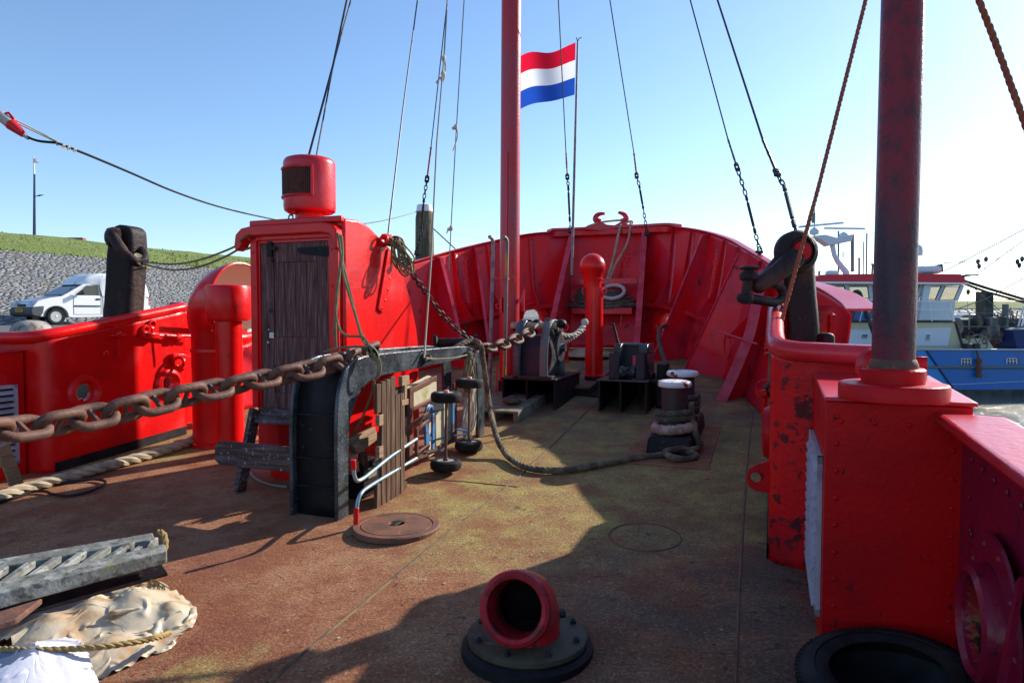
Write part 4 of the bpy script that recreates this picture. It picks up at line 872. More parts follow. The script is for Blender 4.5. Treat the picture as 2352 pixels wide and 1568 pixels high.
# ---------------------------------------------------------------- wooden step bench before the door
p0 = D(550, 1130); ts = thing('step_bench', 'paint splattered wooden step bench before the hut door', 'bench', p0)
def beamp(a, c, y0, y1, w, h, name, m, up=None):
    b = MB(); b.beam(U(*a, y0), U(*c, y1), w, h, up); return b.build(name, m, ts, bevel=.006)
b = MB(); b.beam(p0 + Z * .0, U(586, 940, 5.62), .10, .045, N); b.build('leg', M['woodgrey'], ts, bevel=.005)
q0 = U(503, 1036, 5.18); dirn = N
b = MB(); pts = [q0 + N * x + Z * z for x, z in ((0, -.06), (.0, .05), (.04, .088), (.75, .088), (.75, -.095), (.05, -.095))]; b.prism(pts, -T * .045); b.build('plank', M['woodgrey'], ts, bevel=.006)
b = MB(); b.lathe([(.011, .0), (.009, -.004)], U(556, 1023, 5.105), -T, 8); b.lathe([(.011, 0), (.009, -.004)], U(550, 1046, 5.105), -T, 8); b.build('bolt_hole', M['cable'], ts)
b = MB(); b.beam(p0 + N * .62 + T * .02, p0 + N * .62 + T * .3 + Z * .5, .10, .045, N); b.build('leg', M['woodgrey'], ts, bevel=.005)
# ---------------------------------------------------------------- black chain guard (two arched side plates and a curved apron)
WA, WB = -2.80, -3.21
gd = thing('chain_guard', 'black painted arched chain guard astride the deck beside the red hut', 'chain guard', SH(5.2, -3.0))
out = [(776, 1204), (775, 1100), (774, 1000), (776, 930), (783, 880), (797, 843), (818, 824), (845, 816), (880, 811), (960, 803), (1058, 795), (1080, 797), (1097, 806), (1108, 822), (1113, 850), (1113, 985)]
inn = [(1098, 995), (1096, 850), (1092, 832), (1080, 822), (1062, 824), (960, 846), (885, 861), (862, 868), (842, 882), (825, 905), (812, 938), (804, 975), (801, 1060), (802, 1200)]
def gl(pts, w): 
    o = []
    for u, v in pts:
        p = PW(u, v, WA); o.append(SZ(p.dot(T), w, p.z))
    return o
for w, ext in ((WA, -.03), (WB, .03)):
    o = gl(out, w); i_ = gl(inn, w); full = o + i_
    for k in list(range(len(full))):
        if k in (0, 15, 16, len(full) - 1): full[k].z = zd(full[k]) - .005
    b = MB(); m_ = 40
    oo = resample(full[:16], .01)[:1] and resample(catmull(full[:16], 4), .06); ii = resample(catmull(full[16:][::-1], 4), .06)
    def at(P, t):
        t *= len(P) - 1; k = min(int(t), len(P) - 2); return P[k].lerp(P[k + 1], t - k)
    rows = [(at(oo, k / m_), at(ii, k / m_)) for k in range(m_ + 1)]
    vs = []
    for a, c in rows: vs += [a, c, c + N * ext, a + N * ext]
    b.add(vs, [[k * 4 + e, k * 4 + (e + 1) % 4, k * 4 + 4 + (e + 1) % 4, k * 4 + 4 + e] for k in range(m_) for e in range(4)] + [[3, 2, 1, 0], [m_ * 4 + e for e in range(4)]])
    b.build('side_plate', M['black'], gd, bevel=.008)
    OO = oo
# apron plate a little inside the outer edge, from the deck up and over
ap = []
for k in range(0, 31):
    p = at(oo, k / 30 * .62); n_ = at(oo, min(1, k / 30 * .62 + .01)) - at(oo, max(0, k / 30 * .62 - .01)); n_.normalize()
    nn = n_.cross(N).normalized(); 
    if nn.dot(T) < 0 and k < 12: nn = -nn
    if k >= 12 and nn.z > 0: nn = -nn
    q = p + nn * .055; ap.append((q.dot(T), q.z))
b = MB(); vs = []
for s, z in ap: vs += [SZ(s, WB + .03, z), SZ(s, WA - .03, z)]
b.add(vs, [[k * 2, k * 2 + 1, k * 2 + 3, k * 2 + 2] for k in range(len(ap) - 1)]); b.build('apron', M['blackdull'], gd, solid=.012)
b = MB(); 
for z, h in ((.93, .012), (.62, .012), (.42, .012)): 
    s = min(ap[:14], key=lambda q: abs(q[1] - z))[0] - .012; b = MB(); b.sbox(s - .012, s, WB + .032, WA - .032, z, z + h); b.build('apron_strap', M['blackdull'], gd)
b = MB()
for w in (WA - .08, WB + .09):
    for z in (.85, .70): s = min(ap[:14], key=lambda q: abs(q[1] - z))[0]; b.dome(SZ(s - .008, w, z), .018, -T)
b.build('apron_rivets', M['blackdull'], gd)
b = MB(); q = PW(973, 822, WA); b.box(q + N * .02, .03, .06, .08, N, T); b.torus(q + N * .045, .025, .008, T, 12, 6); b.build('eye', M['iron'], gd)
# ---------------------------------------------------------------- boards and lumber under the guard
WBd = -2.68
dbk = thing('duckboard', 'upright wooden slatted duckboard leaning against the black chain guard', 'duckboard', PW(898, 1160, WBd))
for i in range(6):
    u0 = 866 + i * 10.9; vt = (882, 876, 871, 866, 906, 903)[i]; vb = 1170 - i * 6.2
    if i == 0:
        segs = ((882, 951), (1110, 1170))
    else: segs = ((vt, vb),)
    for va, vbm in segs:
        b = MB(); q = [PW(u0, va, WBd), PW(u0 + 9.6, va - 1, WBd), PW(u0 + 9.6, vbm - 5, WBd), PW(u0, vbm, WBd)]; b.prism(q, -N * .028); b.build('slat', M['wood'], dbk, bevel=.003)
for (u0, v0, u1, v1) in ((862, 953, 872, 978), (862, 1025, 872, 1052), (915, 864, 932, 886), (914, 918, 930, 931), (921, 886, 926, 918)):
    b = MB(); q = [PW(u0, v0, WBd - .03), PW(u1, v0 - 3, WBd - .03), PW(u1, v1 - 3, WBd - .03), PW(u0, v1, WBd - .03)]; b.prism(q, N * .034); b.build('cleat', M['woodtan'], dbk, bevel=.003)
for k, v in enumerate((900, 1010, 1120)):
    b = MB(); q = [PW(864, v, WBd - .05), PW(930, v - 16, WBd - .05), PW(930, v + 10, WBd - .05), PW(864, v + 26, WBd - .05)]; b.prism(q, N * .02); b.build('cross_batten', M['wood'], dbk)
def board(px, w, m, label, th=.03):
    b = MB(); q = [PW(u, v, w) for u, v in px]; b.prism(q, -N * th); return tag(b.build('offcut', m, bevel=.003), label, 'timber', 'wooden offcuts under the chain guard')
board(((800, 1010), (862, 980), (864, 993), (800, 1022)), -2.90, M['woodtan'], 'topmost pale offcut board lying under the black arch')
board(((812, 1022), (866, 992), (866, 1010), (822, 1043)), -2.86, M['woodtan'], 'ribbed tan offcut board second from top under the black arch', .05)
board(((804, 1050), (820, 1042), (823, 1056), (806, 1064)), -2.84, M['woodtan'], 'short pale block of wood beside the black arch leg', .08)
board(((806, 1064), (824, 1057), (826, 1082), (808, 1090)), -2.84, M['woodtan'], 'lowest pale wooden block behind the red upper grip', .08)
board(((833, 1040), (842, 1035), (850, 1075), (840, 1080)), -2.86, M['wood'], 'dark brown stick standing among the offcuts', .05)
board(((842, 1080), (866, 1065), (866, 1090), (838, 1105)), -2.86, M['woodgreen'], 'grey mossy offcut at the back of the pile', .06)
b = MB(); b.sbox(PW(812, 1100, -2.95).dot(T), PW(858, 1100, -2.95).dot(T), -3.05, -2.88, ds(4.5), .52); tag(b.build('storage_box', M['blackdull'], bevel=.01), 'dark storage box in shadow behind the offcut boards', 'box')
# ---------------------------------------------------------------- hand trolley on its side
w1c = D(1025, 1083); tr = thing('hand_trolley', 'four wheeled hand trolley stored on its side with a blue pull handle', 'trolley', w1c)
def wheel(c, capm):
    b = MB(); R, h = .135, .043; b.lathe([(.07, -h * .8), (.085, -h), (.11, -h), (.128, -h * .7), (R, 0), (.128, h * .7), (.11, h), (.085, h), (.07, h * .8), (.066, 0)], c, Z, 28, cap=False)
    for z in (-.02, -.01, 0, .01, .02): b.torus(c + Z * z, R - .004 - abs(z) * .18, .0035, Z, 28, 4)
    w = b.build('wheel', M['rubber'], tr)
    b = MB(); b.lathe([(.072, -.03), (.06, -.02), (.03, -.015), (.025, -.03), (.02, -.035)], c, Z, 20); b.lathe([(.02, .0), (.03, .015), (.06, .02), (.072, .03), (.072, .036)][::-1], c, Z, 20); b.build('rim', M['silver'], w)
    b = MB(); b.lathe([(.024, .02), (.024, .05), (.018, .058), (0, .058)], c, Z, 14); b.build('hub_cap', capm, w)
for u, vt, vb, yy in ((1025, 911, 1062, 5.72), (1078, 879, 1023, 6.36)):
    a, c = U(u, vt, yy), U(u - 1, vb, yy); c.z = zd(c) + .075 if yy < 6 else c.z
    wheel(a, M['pinkcap']); wheel(c, M['rust'])
    b = MB(); b.tube([a - Z * .02, c + Z * .03], .0115, 8); b.build('axle', M['rust'], tr)
WT = -2.84
def tq(px, w, m, name, th=.03):
    b = MB(); b.prism([PW(u, v, w) for u, v in px], -N * th); return b.build(name, m, tr, bevel=.003)
tq(((950, 900), (1003, 876), (1003, 908), (950, 934)), WT, M['whiteboard'], 'board')
tq(((985, 930), (1048, 898), (1048, 1010), (985, 1050)), WT - .02, M['whiteboard'], 'board')
tq(((942, 893), (1004, 862), (1004, 873), (942, 904)), WT + .03, M['brownsteel'], 'frame_bar'); tq(((942, 893), (949, 890), (949, 1062), (940, 1066)), WT + .02, M['brownsteel'], 'frame_bar')
tq(((950, 936), (1004, 908), (1004, 914), (950, 944)), WT + .02, M['brownsteel'], 'frame_bar'); tq(((1044, 880), (1050, 877), (1050, 1012), (1044, 1016)), WT + .02, M['brownsteel'], 'frame_bar')
tq(((930, 905), (942, 897), (942, 1060), (930, 1066)), WT - .06, M['blackdull'], 'side_panel'); tq(((940, 1058), (1048, 1004), (1048, 1012), (940, 1068)), WT + .0, M['wood'], 'bottom_board')
tq(((927, 892), (942, 896), (1000, 868), (985, 862)), WT - .02, M['whiteboard'], 'lid', .02)
tq(((928, 985), (985, 945), (985, 953), (928, 994)), WT + .10, M['brownsteel'], 'fork_bar', .02); tq(((957, 984), (986, 962), (986, 970), (957, 992)), WT + .11, M['brownsteel'], 'fork_bar', .02)
tq(((956, 990), (962, 986), (962, 1048), (957, 1050)), WT + .11, M['brownsteel'], 'fork_bar', .02); tq(((957, 1040), (988, 1018), (988, 1026), (957, 1050)), WT + .11, M['brownsteel'], 'fork_bar', .02)
tq(((978, 975), (982, 972), (990, 1012), (979, 1022)), WT + .06, M['bluesteel'], 'bed_frame', .02); tq(((994, 950), (999, 948), (999, 1028), (994, 1032)), WT + .05, M['bluesteel'], 'bed_frame', .02); tq(((1040, 905), (1044, 903), (1044, 990), (1040, 994)), WT + .05, M['bluesteel'], 'bed_frame', .02)
b = MB(); c = PW(985, 970, WT + .03); b.torus(c, .15, .014, N, 28, 6, sx=.55); b.torus(c + T * .03, .14, .014, N, 28, 6, sx=.5); b.build('hose_ring', M['bluesteel'], tr)
for a, c in (((985, 948), (1018, 940)), ((1000, 1010), (1018, 1005)), ((984, 1042), (1016, 1034)), ((1042, 1000), (1072, 998)), ((1045, 985), (1073, 990)), ((1050, 880), (1074, 884))):
    yy = 5.72 if c[0] < 1030 else 6.36
    b = MB(); b.beam(PW(*a, WT + .04), U(*c, yy), .028, .012); b.build('axle_bracket', M['bluesteel'], tr)
ha = [PW(956, 1008, -2.72), PW(900, 1046, -2.68), PW(850, 1086, -2.62), PW(831, 1100, -2.6), PW(820, 1103, -2.6), PW(814, 1092, -2.6), PW(812, 1070, -2.6)]
hb = [PW(956, 1052, -2.72), PW(900, 1085, -2.68), PW(846, 1118, -2.62), PW(830, 1132, -2.6), PW(822, 1150, -2.6), PW(818, 1180, -2.6)]
for P in (ha, hb):
    b = MB(); b.tube(catmull(P, 5), .0135, 10); b.build('handle_tube', M['handlesteel'], tr)
for a, c in (((812.5, 1078), (811, 1055)), ((818.5, 1165), (818, 1204))):
    b = MB(); b.tube([PW(*a, -2.6), PW(*c, -2.6)], .0185, 10); b.build('grip', M['redgrip'], tr, bevel=.004)
# ---------------------------------------------------------------- deck fittings
mh = D(911, 1212); b = MB(); b.lathe([(.292, -.01), (.292, .018), (.285, .025), (.245, .027), (.243, .022), (.236, .022), (.234, .027), (.055, .034), (.05, .01), (0, .008)], mh, n=56)
mcv = tag(b.build('manhole_cover', M['rust'], loc=mh), 'round rusty manhole cover with a square key hole', 'manhole cover')
b = MB(); b.box(mh + Z * .035, .11, .045, .006, T, N); b.build('key_hole', M['cable'], mcv, bevel=.002)
el = D(1211, 1487); ev = thing('elbow_vent', 'worn red elbow vent pipe on a round bolted flange in the foreground', 'vent pipe', el)
b = MB(); b.lathe([(.30, -.02), (.295, .02), (.272, .035), (.272, .045)], el, n=56); b.build('base_ring', M['blackdull'], ev)
b = MB(); b.lathe([(.268, .044), (.27, .052), (.27, .068), (.262, .074), (.1, .075)], el, n=56); b.build('flange', mat('grey_green_flange', (.10, .088, .055), .6, spec=.15, layers=[dict(c=(.07, .035, .028), s=6, lo=.45, hi=.68), dict(c=(.17, .17, .14), s=20, lo=.6, hi=.75, f=.6)], bump=[(40, .002, I1)]), ev)
for k in range(8):
    a = math.radians(22 + 45 * k); c = el + V3((math.cos(a) * .232, math.sin(a) * .232, .075)); b = MB(); b.lathe([(.015, 0), (.015, .014), (.010, .016), (.008, .022)], c, n=6); b.build('bolt', M['iron'], ev)
ed = V3((-.27, -.93, .0)).normalized(); P = [el + Z * .06, el + Z * .10]; Rr = .145; 
for k in range(1, 9):
    a = math.pi / 2 * k / 8 * .88; P.append(el + Z * (.10 + Rr * math.sin(a)) + ed * (Rr * (1 - math.cos(a))))
d_ = (P[-1] - P[-2]).normalized(); P += [P[-1] + d_ * .05]
for k in range(1): P.append(P[-1] + d_ * .045)
b = MB(); b.tube(P, [.148] * (len(P) - 1) + [.15], 36, cap=False); pe = b.build('pipe', M['redpink'], ev, sharp=60)
b = MB(); o = P[-1]; b.lathe([(.112, -.16), (.112, -.01), (.121, .010), (.136, .015), (.152, .008), (.157, -.010), (.149, -.04)], o, d_, 40, cap=False); b.build('mouth_lip', mat('worn_red_lip', (.42, .012, .02), .4, layers=[dict(c=(.16, .02, .02), s=9, lo=.5, hi=.66), dict(c=(.55, .06, .09), s=14, lo=.58, hi=.7, f=.7), dict(c=(.05, .02, .018), s=22, lo=.62, hi=.67, r=.7)], bump=[(40, .003, I1)]), ev)
b = MB(); b.tube(P, [.113] * len(P), 28, cap=False); b.build('bore', M['blackdull'], ev)
b = MB(); c = P[4] + V3((.145, .03, -.02)); b.lathe([(.02, 0), (.02, .03), (.012, .034)], c, V3((1, .1, 0)), 8); b.build('plug', M['iron'], ev)
# twin bollard
bs, bw = 6.45, -.85; bo = thing('twin_bollard', 'twin mooring bollard with chipped white caps', 'bollard', SH(bs + .25, bw))
b = MB(); b.hexa([SH(6.14, bw - .22, -.005), SH(6.14, bw + .20, -.005), SH(7.35, bw + .20, -.005), SH(7.35, bw - .22, -.005)], [SH(6.17, bw - .2, .16), SH(6.17, bw + .18, .16), SH(7.33, bw + .18, .16), SH(7.33, bw - .2, .16)]); b.build('base', M['blackdull'], bo, bevel=.03, seg=3)
b = MB(); b.hexa([SH(5.82, bw - .38, .001), SH(5.82, bw + .36, .001), SH(7.5, bw + .36, .001), SH(7.5, bw - .38, .001)], [SH(5.82, bw - .38, .010), SH(5.82, bw + .36, .010), SH(7.5, bw + .36, .010), SH(7.5, bw - .38, .010)]); b.build('doubler_plate', M['deck'], bo)
for s in (6.42, 7.0):
    c = SH(s, bw, .15); b = MB(); b.lathe([(.128, 0), (.122, .02), (.12, .05), (.12, .43)], c, n=30); p_ = b.build('post', M['bollard'], bo)
    b = MB(); b.lathe([(.12, .425), (.148, .43), (.157, .445), (.157, .465), (.148, .48), (.12, .486), (0, .488)], c, n=36); b.build('cap', M['whitepaint'], p_)
# ---------------------------------------------------------------- chain stoppers before the mast
LV = lambda q: N * q[0] + T * q[1] + Z * q[2]
def stopper_base(c, wd, dp, h, name, label, cat, m):
    t = thing(name, label, cat, c); 
    b = MB(); b.box(c + Z * (h - .012) + LV((0, dp / 2, 0)), wd + .03, dp, .024, N, T); b.build('table_plate', m, t, bevel=.006)
    b = MB()
    for x in (-wd / 2 + .012, -.02, wd / 2 - .012): b.box(c + Z * (h / 2 - .015) + LV((x, dp / 2 + .01, 0)), .02, dp - .02, h - .02, N, T)
    b.box(c + LV((0, dp - .02, h / 2 - .015)), wd, .02, h - .02, N, T); b.build('web_plate', M['blackdull'], t); return t
c = D(1212, 937); c = U(1212, 937, 8.1); k_ = c.y / 1560; X = lambda px: (px - 1212) * k_
st1 = stopper_base(c, .68, 1.1, .355, 'chain_stopper', 'tall black chain stopper with curved cheeks and roller beside the mast', 'chain stopper', M['blackdull'])
h0 = .355
def pz(v, base=937): return (base - v) * k_
b = MB(); prof = [(0, h0), (.02, pz(800)), (.10, pz(775)), (.16, pz(770)), (.5, pz(770)), (.6, h0)]
b.prism([c + LV((X(1175), .12 + y, z)) for y, z in prof], LV((X(1243) - X(1175), 0, 0))); b.build('body', mat('stopper_paint', (.045, .03, .042), .5, layers=[dict(c=(.028, .022, .03), s=5, lo=.45, hi=.65)], bump=[(40, .003, I1)]), st1, bevel=.01)
for x0, m in ((1174, M['black']), (1240, M['black'])):
    arc = [(0.03, h0), (.03, h0 + .15), (.05, h0 + .38), (.10, pz(770)), (.17, pz(750)), (.26, pz(738)), (.40, pz(736)), (.62, pz(752)), (.72, pz(800)), (.74, h0)]
    b = MB(); P = catmull([c + LV((X(x0), y + .02, z)) for y, z in arc], 4); b.prism(P, LV((.02, 0, 0))); b.build('cheek', m, st1)
    b = MB(); vs = []
    for p in P: vs += [p + LV((-.01, -.012, .004)), p + LV((.09, -.012, .004))]
    b.add(vs, [[i * 2, i * 2 + 1, i * 2 + 3, i * 2 + 2] for i in range(len(P) - 1)]); b.build('cheek_flange', M['black'] if x0 < 1200 else mat('flange_sunlit_black', (.16, .16, .15), .45, bump=[(60, .004, I1)]), st1, solid=.014)  # right flange lightened: sunlight on the black painted into its colour
b = MB(); b.tube([c + LV((X(1150), .3, pz(748))), c + LV((X(1265), .3, pz(748)))], .045, 12); b.build('roller', M['rope'], st1)
for x in (1160, 1212, 1272):
    b = MB(); b.ball(c + LV((X(x), .34, pz(743 if x > 1200 else 752))), .07, 8, Z, .8); b.build('boss', M['blackdull'], st1)
b = MB(); b.lathe([(.16, 0), (.17, .03), (.05, .05), (.05, .09), (0, .09)], c + LV((X(1262), .42, pz(800))), N, 24); b.build('brake_wheel', M['black'], st1)
b = MB()
for x in (1192, 1222, 1246, 1258): b.lathe([(.022, 0), (.022, .03), (.012, .04)], c + LV((X(x), .06, h0)), n=6)
b.box(c + LV((X(1228), .09, h0 + .015)), .42, .14, .03, N, T); b.build('foot_bolt', M['iron'], st1)
# second stopper
c = U(1428, 946, 7.75); k_ = c.y / 1560; X = lambda px: (px - 1428) * k_
st2 = stopper_base(c, .565, 1.0, .37, 'roller_stopper', 'black roller chain stopper with slotted plate and lever near the bollards', 'chain stopper', M['black'])
pz = lambda v: (946 - v) * k_; h0 = .37; dk = mat('stopper_maroon', (.035, .024, .03), .5, bump=[(40, .003, I1)])
for x0, x1 in ((1394, 1419), (1456, 1477)):
    b = MB(); b.box(c + LV(((X(x0) + X(x1)) / 2, .18, (h0 + pz(812)) / 2)), X(x1) - X(x0), .22, pz(812) - h0, N, T); b.build('jaw_block', dk, st2, bevel=.008)
for x0, x1, sgn in ((1404, 1420, 1), (1462, 1482, -1)):
    b = MB(); pr_ = [(.10, pz(815)), (.10, pz(800)), (.16, pz(790)), (.55, pz(790)), (.62, pz(815)), (.62, h0), (.3, h0)]; b.prism([c + LV((X(x0), y, z)) for y, z in pr_], LV((X(x1) - X(x0), 0, 0))); b.build('side_cheek', M['black'], st2, bevel=.006)
b = MB(); y0 = .30; xs = (X(1418), X(1440), X(1451), X(1464)); zs = (h0, pz(838), pz(818), pz(793))
b.box(c + LV(((xs[0] + xs[1]) / 2, y0, (zs[0] + zs[3]) / 2)), xs[1] - xs[0], .03, zs[3] - zs[0], N, T); b.box(c + LV(((xs[2] + xs[3]) / 2, y0, (zs[0] + zs[3]) / 2)), xs[3] - xs[2], .03, zs[3] - zs[0], N, T); b.box(c + LV(((xs[1] + xs[2]) / 2, y0, (zs[2] + zs[3]) / 2)), xs[2] - xs[1] + .002, .03, zs[3] - zs[2], N, T)
b.build('slotted_plate', dk, st2)
b = MB(); b.tube([c + LV((X(1418), y0 - .02, pz(793))), c + LV((X(1464), y0 - .02, pz(793)))], .022, 8); b.build('top_bar', M['black'], st2)
b = MB(); b.lathe([(.01, 0), (.075, 0), (.075, .02), (.06, .05), (.05, .085), (.06, .12), (.075, .15), (.075, .17), (.01, .17)], c + LV((X(1420), .12, h0 + .085)), N, 20); b.build('roller', M['black'], st2)
b = MB(); b.beam(c + LV((X(1430), .02, h0 + .11)), c + LV((X(1452), .22, h0 + .14)), .05, .05); b.build('pawl', M['black'], st2, bevel=.012)
for xx in (1407, 1484):
    b = MB(); b.lathe([(.03, 0), (.03, .03), (.015, .04), (.012, .06)], c + LV((X(xx), .16, pz(812))), n=6); b.build('nut', M['iron'], st2)
b = MB(); b.tube([U(1424, 806, 8.05), U(1420, 790, 8.05), U(1408, 742, 8.05)], [.03, .02, .014], 8); b.build('lever', M['postiron'], st2)
b = MB(); b.box(c + LV((X(1492), .4, h0 - .02)), .14, .5, .03, N, T); b.box(c + LV((X(1488), .3, h0 + .03)), .02, .3, .06, N, T); b.box(c + LV((X(1505), .55, .28)), .1, .35, .5, N, T); b.build('side_bracket', M['blackdull'], st2, bevel=.006)
b = MB(); q = [U(u, v, 7.8) for u, v in ((1424, 800), (1421, 830), (1414, 850), (1405, 868))]
P = resample(catmull(q, 4), .022)
for i in range(len(P) - 1): b.link((P[i] + P[i + 1]) / 2, P[i + 1] - P[i], V3((1, .2, 0)) if i % 2 else V3((0, 1, 0)), .034, .02, .006, False, 5)
b.build('keeper_chain', M['chaindark'], st2)
# hatch between the stoppers
hp = D(1290, 880); ht = thing('deck_hatch', 'low dark steel hatch with bolted flange on the deck behind the tall chain stopper', 'hatch', hp)
b = MB(); s0, s1, w0, w1 = 8.55, 10.2, -2.66, -2.2
b.hexa([SH(s0, w0, 0), SH(s0, w1, 0), SH(s1, w1, 0), SH(s1, w0, 0)], [SH(s0, w0, .11), SH(s0, w1, .11), SH(s1, w1, .11), SH(s1, w0, .11)]); b.build('coaming', M['blackdull'], ht)
b = MB(); b.hexa([SH(s0 - .05, w0 - .02, .10), SH(s0 - .05, w1 + .0, .10), SH(s1, w1, .10), SH(s1, w0 - .02, .10)], [SH(s0 - .05, w0 - .02, .13), SH(s0 - .05, w1, .13), SH(s1, w1, .13), SH(s1, w0 - .02, .13)]); b.build('lid', M['rust'], ht, bevel=.006)
b = MB(); b.hexa([SH(s0 - .05, w1, .0), SH(s0 - .05, w1 + .12, .0), SH(s1, w1 + .12, .0), SH(s1, w1, .0)], [SH(s0 - .05, w1, .03), SH(s0 - .05, w1 + .12, .03), SH(s1, w1 + .12, .03), SH(s1, w1, .03)])
for k in range(8): b.dome(SH(s0 + .05 + k * .2, w1 + .07, .03), .02, Z, 6)
b.build('flange', M['blackdull'], ht)
b = MB(); q = SH(9.5, -2.3, .13); b.tube([q, q + Z * .07, q + Z * .07 + T * .12, q + T * .12], .012, 6); b.build('handle', M['iron'], ht)
# red gooseneck vent
gp = U(1364, 888, 9.25); gv = thing('gooseneck_vent', 'shiny red standing vent pipe with rounded bulb head at the bow centre', 'vent pipe', gp)
k_ = gp.y / 1560; zt = lambda v: (888 - v) * k_
b = MB(); b.lathe([(.126, -.03), (.126, zt(863))], gp, n=28); b.build('foot', M['blackdull'], gv)
b = MB(); b.lathe([(.129, zt(863)), (.129, zt(860)), (.121, zt(859)), (.119, zt(660))], gp, n=32, cap=False); b.build('pipe', M['red'], gv)
b = MB(); zc_ = zt(612); pr_ = [(.119, zt(660)), (.121, zt(648)), (.132, zt(638))] + [(.175 * math.cos(a), zc_ + .175 * math.sin(a)) for a in [math.radians(-38 + 12.8 * k) for k in range(11)]]
b.lathe(pr_, gp + V3((-.026, 0, 0)), n=34); b.build('bulb_head', M['red'], gv, sharp=60)
b = MB(); b.lathe([(.1205, 0), (.1225, .008), (.1205, .016)], gp + Z * zt(642), n=32, cap=False); b.build('weld_ring', M['red'], gv)
for sx in (-1, 1):
    b = MB(); q = gp + V3((sx * .118, -.02, zt(668))); b.torus(q + V3((sx * .012, 0, 0)), .06, .009, V3((0, 1, 0)), 16, 6, sx=.55); b.build('handle', M['red'], gv)
# little red mushroom drum between stopper and gooseneck
q = U(1290, 832, 9.9); b = MB(); b.lathe([(.11, 0), (.11, .02), (.10, .03), (.10, .36), (.115, .37), (.115, .40), (.06, .41), (.02, .46)], q, n=24); 
dv = tag(b.build('vent_drum', M['red'], loc=q), 'short red drum vent half hidden behind the tall chain stopper', 'ventilator')
b = MB(); q2 = U(1298, 752, 9.9); b.tube([q + Z * .42, q2 - Z * .05], .018, 6); b.torus(q2, .05, .016, V3((0, 1, 0)), 14, 6); b.build('pin', M['redpink'], dv)
# ---------------------------------------------------------------- mast
mp = U(1169, 885, 9.4); mp.z = zd(mp); ms = thing('mast', 'tall red steel mast with streaked paint rising behind the chain guard', 'mast', mp)
tp = U(1178, -560, 9.4)
b = MB(); b.tube([mp, mp.lerp(tp, .3), mp.lerp(tp, .6), tp], [.137, .136, .133, .130], 32); b.build('mast_tube', M['mast'], ms)
b = MB(); b.lathe([(.15, -.02), (.15, .12), (.139, .13)], mp, n=32, cap=False); b.build('mast_foot', M['blackdull'], ms)
b = MB(); b.tube([U(1163, 560, 9.25), U(1164, 350, 9.25)], .012, 6); b.tube([U(1164, 352, 9.25), U(1165, 348, 9.3)], .012, 6); b.build('conduit', M['redpink'], ms)
b = MB(); q = U(1190, 690, 9.32); b.beam(q, q + V3((.06, -.02, 0)), .05, .05); b.tube(catmull([q + V3(p) for p in ((.085, -.02, .15), (.07, -.02, .09), (.062, -.02, 0), (.07, -.02, -.09), (.09, -.02, -.17))], 3), [.012, .014, .016, .018, .022, .024, .024, .024, .022, .018, .016, .014, .012], 8); b.build('cleat', M['redpink'], ms)
b = MB(); q = U(1150, 700, 9.3); b.box(q, .03, .05, .2); b.torus(q + V3((-.03, 0, -.02)), .035, .01, V3((0, 1, 0)), 12, 6); b.build('eye_plate', M['redpink'], ms)
b = MB()
for v in (595, 615, 640): b.dome(U(1180, v, 9.26), .012, V3((.3, -1, 0)), 5); b.box(U(1181, v + 4, 9.262), .012, .02, .06)
b.build('step_lug', M['redpink'], ms)
b = MB(); q = [U(u, v, 9.0) for u, v in ((1143, 835), (1141, 865), (1140, 905), (1140, 930))]; b.tube(catmull(q, 3), .009, 6)
tag(b.build('drain_pipe', M['red']), 'thin red drain pipe standing at the foot of the mast', 'pipe')
# two hooked poles
for u0, u1, y, m, lab, vb in ((1133, 1123, 8.75, M['hookgrey'], 'grey pole with bent hook top standing left of the mast', 930), (1165, 1158, 8.85, M['hookiron'], 'yellow and grey chipped pole with bent top in front of the mast', 878)):
    p0 = U(u1, vb, y); top = U(u0, 556, y)
    b = MB(); P = [p0, p0.lerp(top, .5), top] + [top + V3((-.012 * math.sin(a) - .02 * (1 - math.cos(a)), -.035 * (1 - math.cos(a)), .055 * math.sin(a))) for a in (.5, 1.0, 1.5)] + [top + V3((-.045, -.07, .058))]
    b.tube(P, .025, 10); o = tag(b.build('hooked_pole', m, loc=p0), lab, 'pole', 'hooked poles before the mast')
b = MB(); b.beam(U(1134, 640, 8.75), U(1163, 640, 8.9), .045, .015, Z); b.beam(U(1163, 640, 8.9), U(1168, 640, 9.26), .03, .03); b.build('pole_bracket', M['redpink'], ms)
# ---------------------------------------------------------------- flag
ft, fb = U(1327, 96, 12.3), U(1313, 636, 12.2)
b = MB(); b.tube([fb, fb.lerp(ft, .5), ft], [.026, .024, .017], 10); fs = tag(b.build('flagstaff', M['hookgrey'], loc=fb), 'slender wooden flagstaff at the bow with a forked tip', 'flagstaff')
b = MB(); b.tube(catmull([ft + V3(p) for p in ((0, 0, 0), (.02, 0, .05), (.07, 0, .07))], 3), .008, 5); b.tube([ft, ft + V3((-.02, 0, .05)), ft + V3((-.03, 0, .075))], .008, 5); b.lathe([(.04, 0), (.03, .03), (0, .05)], fb, n=10); b.build('fork', M['iron'], fs)
FA, FB_ = U(1322, 98, 12.3), U(1320, 217, 12.27)
def flagp(a, c):     # a along fly 0..1 (to the left), c down 0..1
    p = FA.lerp(FB_, c); lft = U(1196, 160, 12.3) - U(1322, 98, 12.3)
    sag = (-.025 * math.sin(a * 5.2 + .3) * a + .012 * math.sin(a * 9)) * (1 - .3 * c)
    return p + V3((lft.x * a * 1.02, .10 * math.sin(a * 6.5 + c * .8) * (.3 + a), -.26 * a - .04 * math.sin(a * math.pi) + sag + .03 * c * math.sin(a * 3)))
fg = thing('dutch_flag', 'red white and blue tricolour flag flying from the bow staff behind the mast', 'flag', FA)
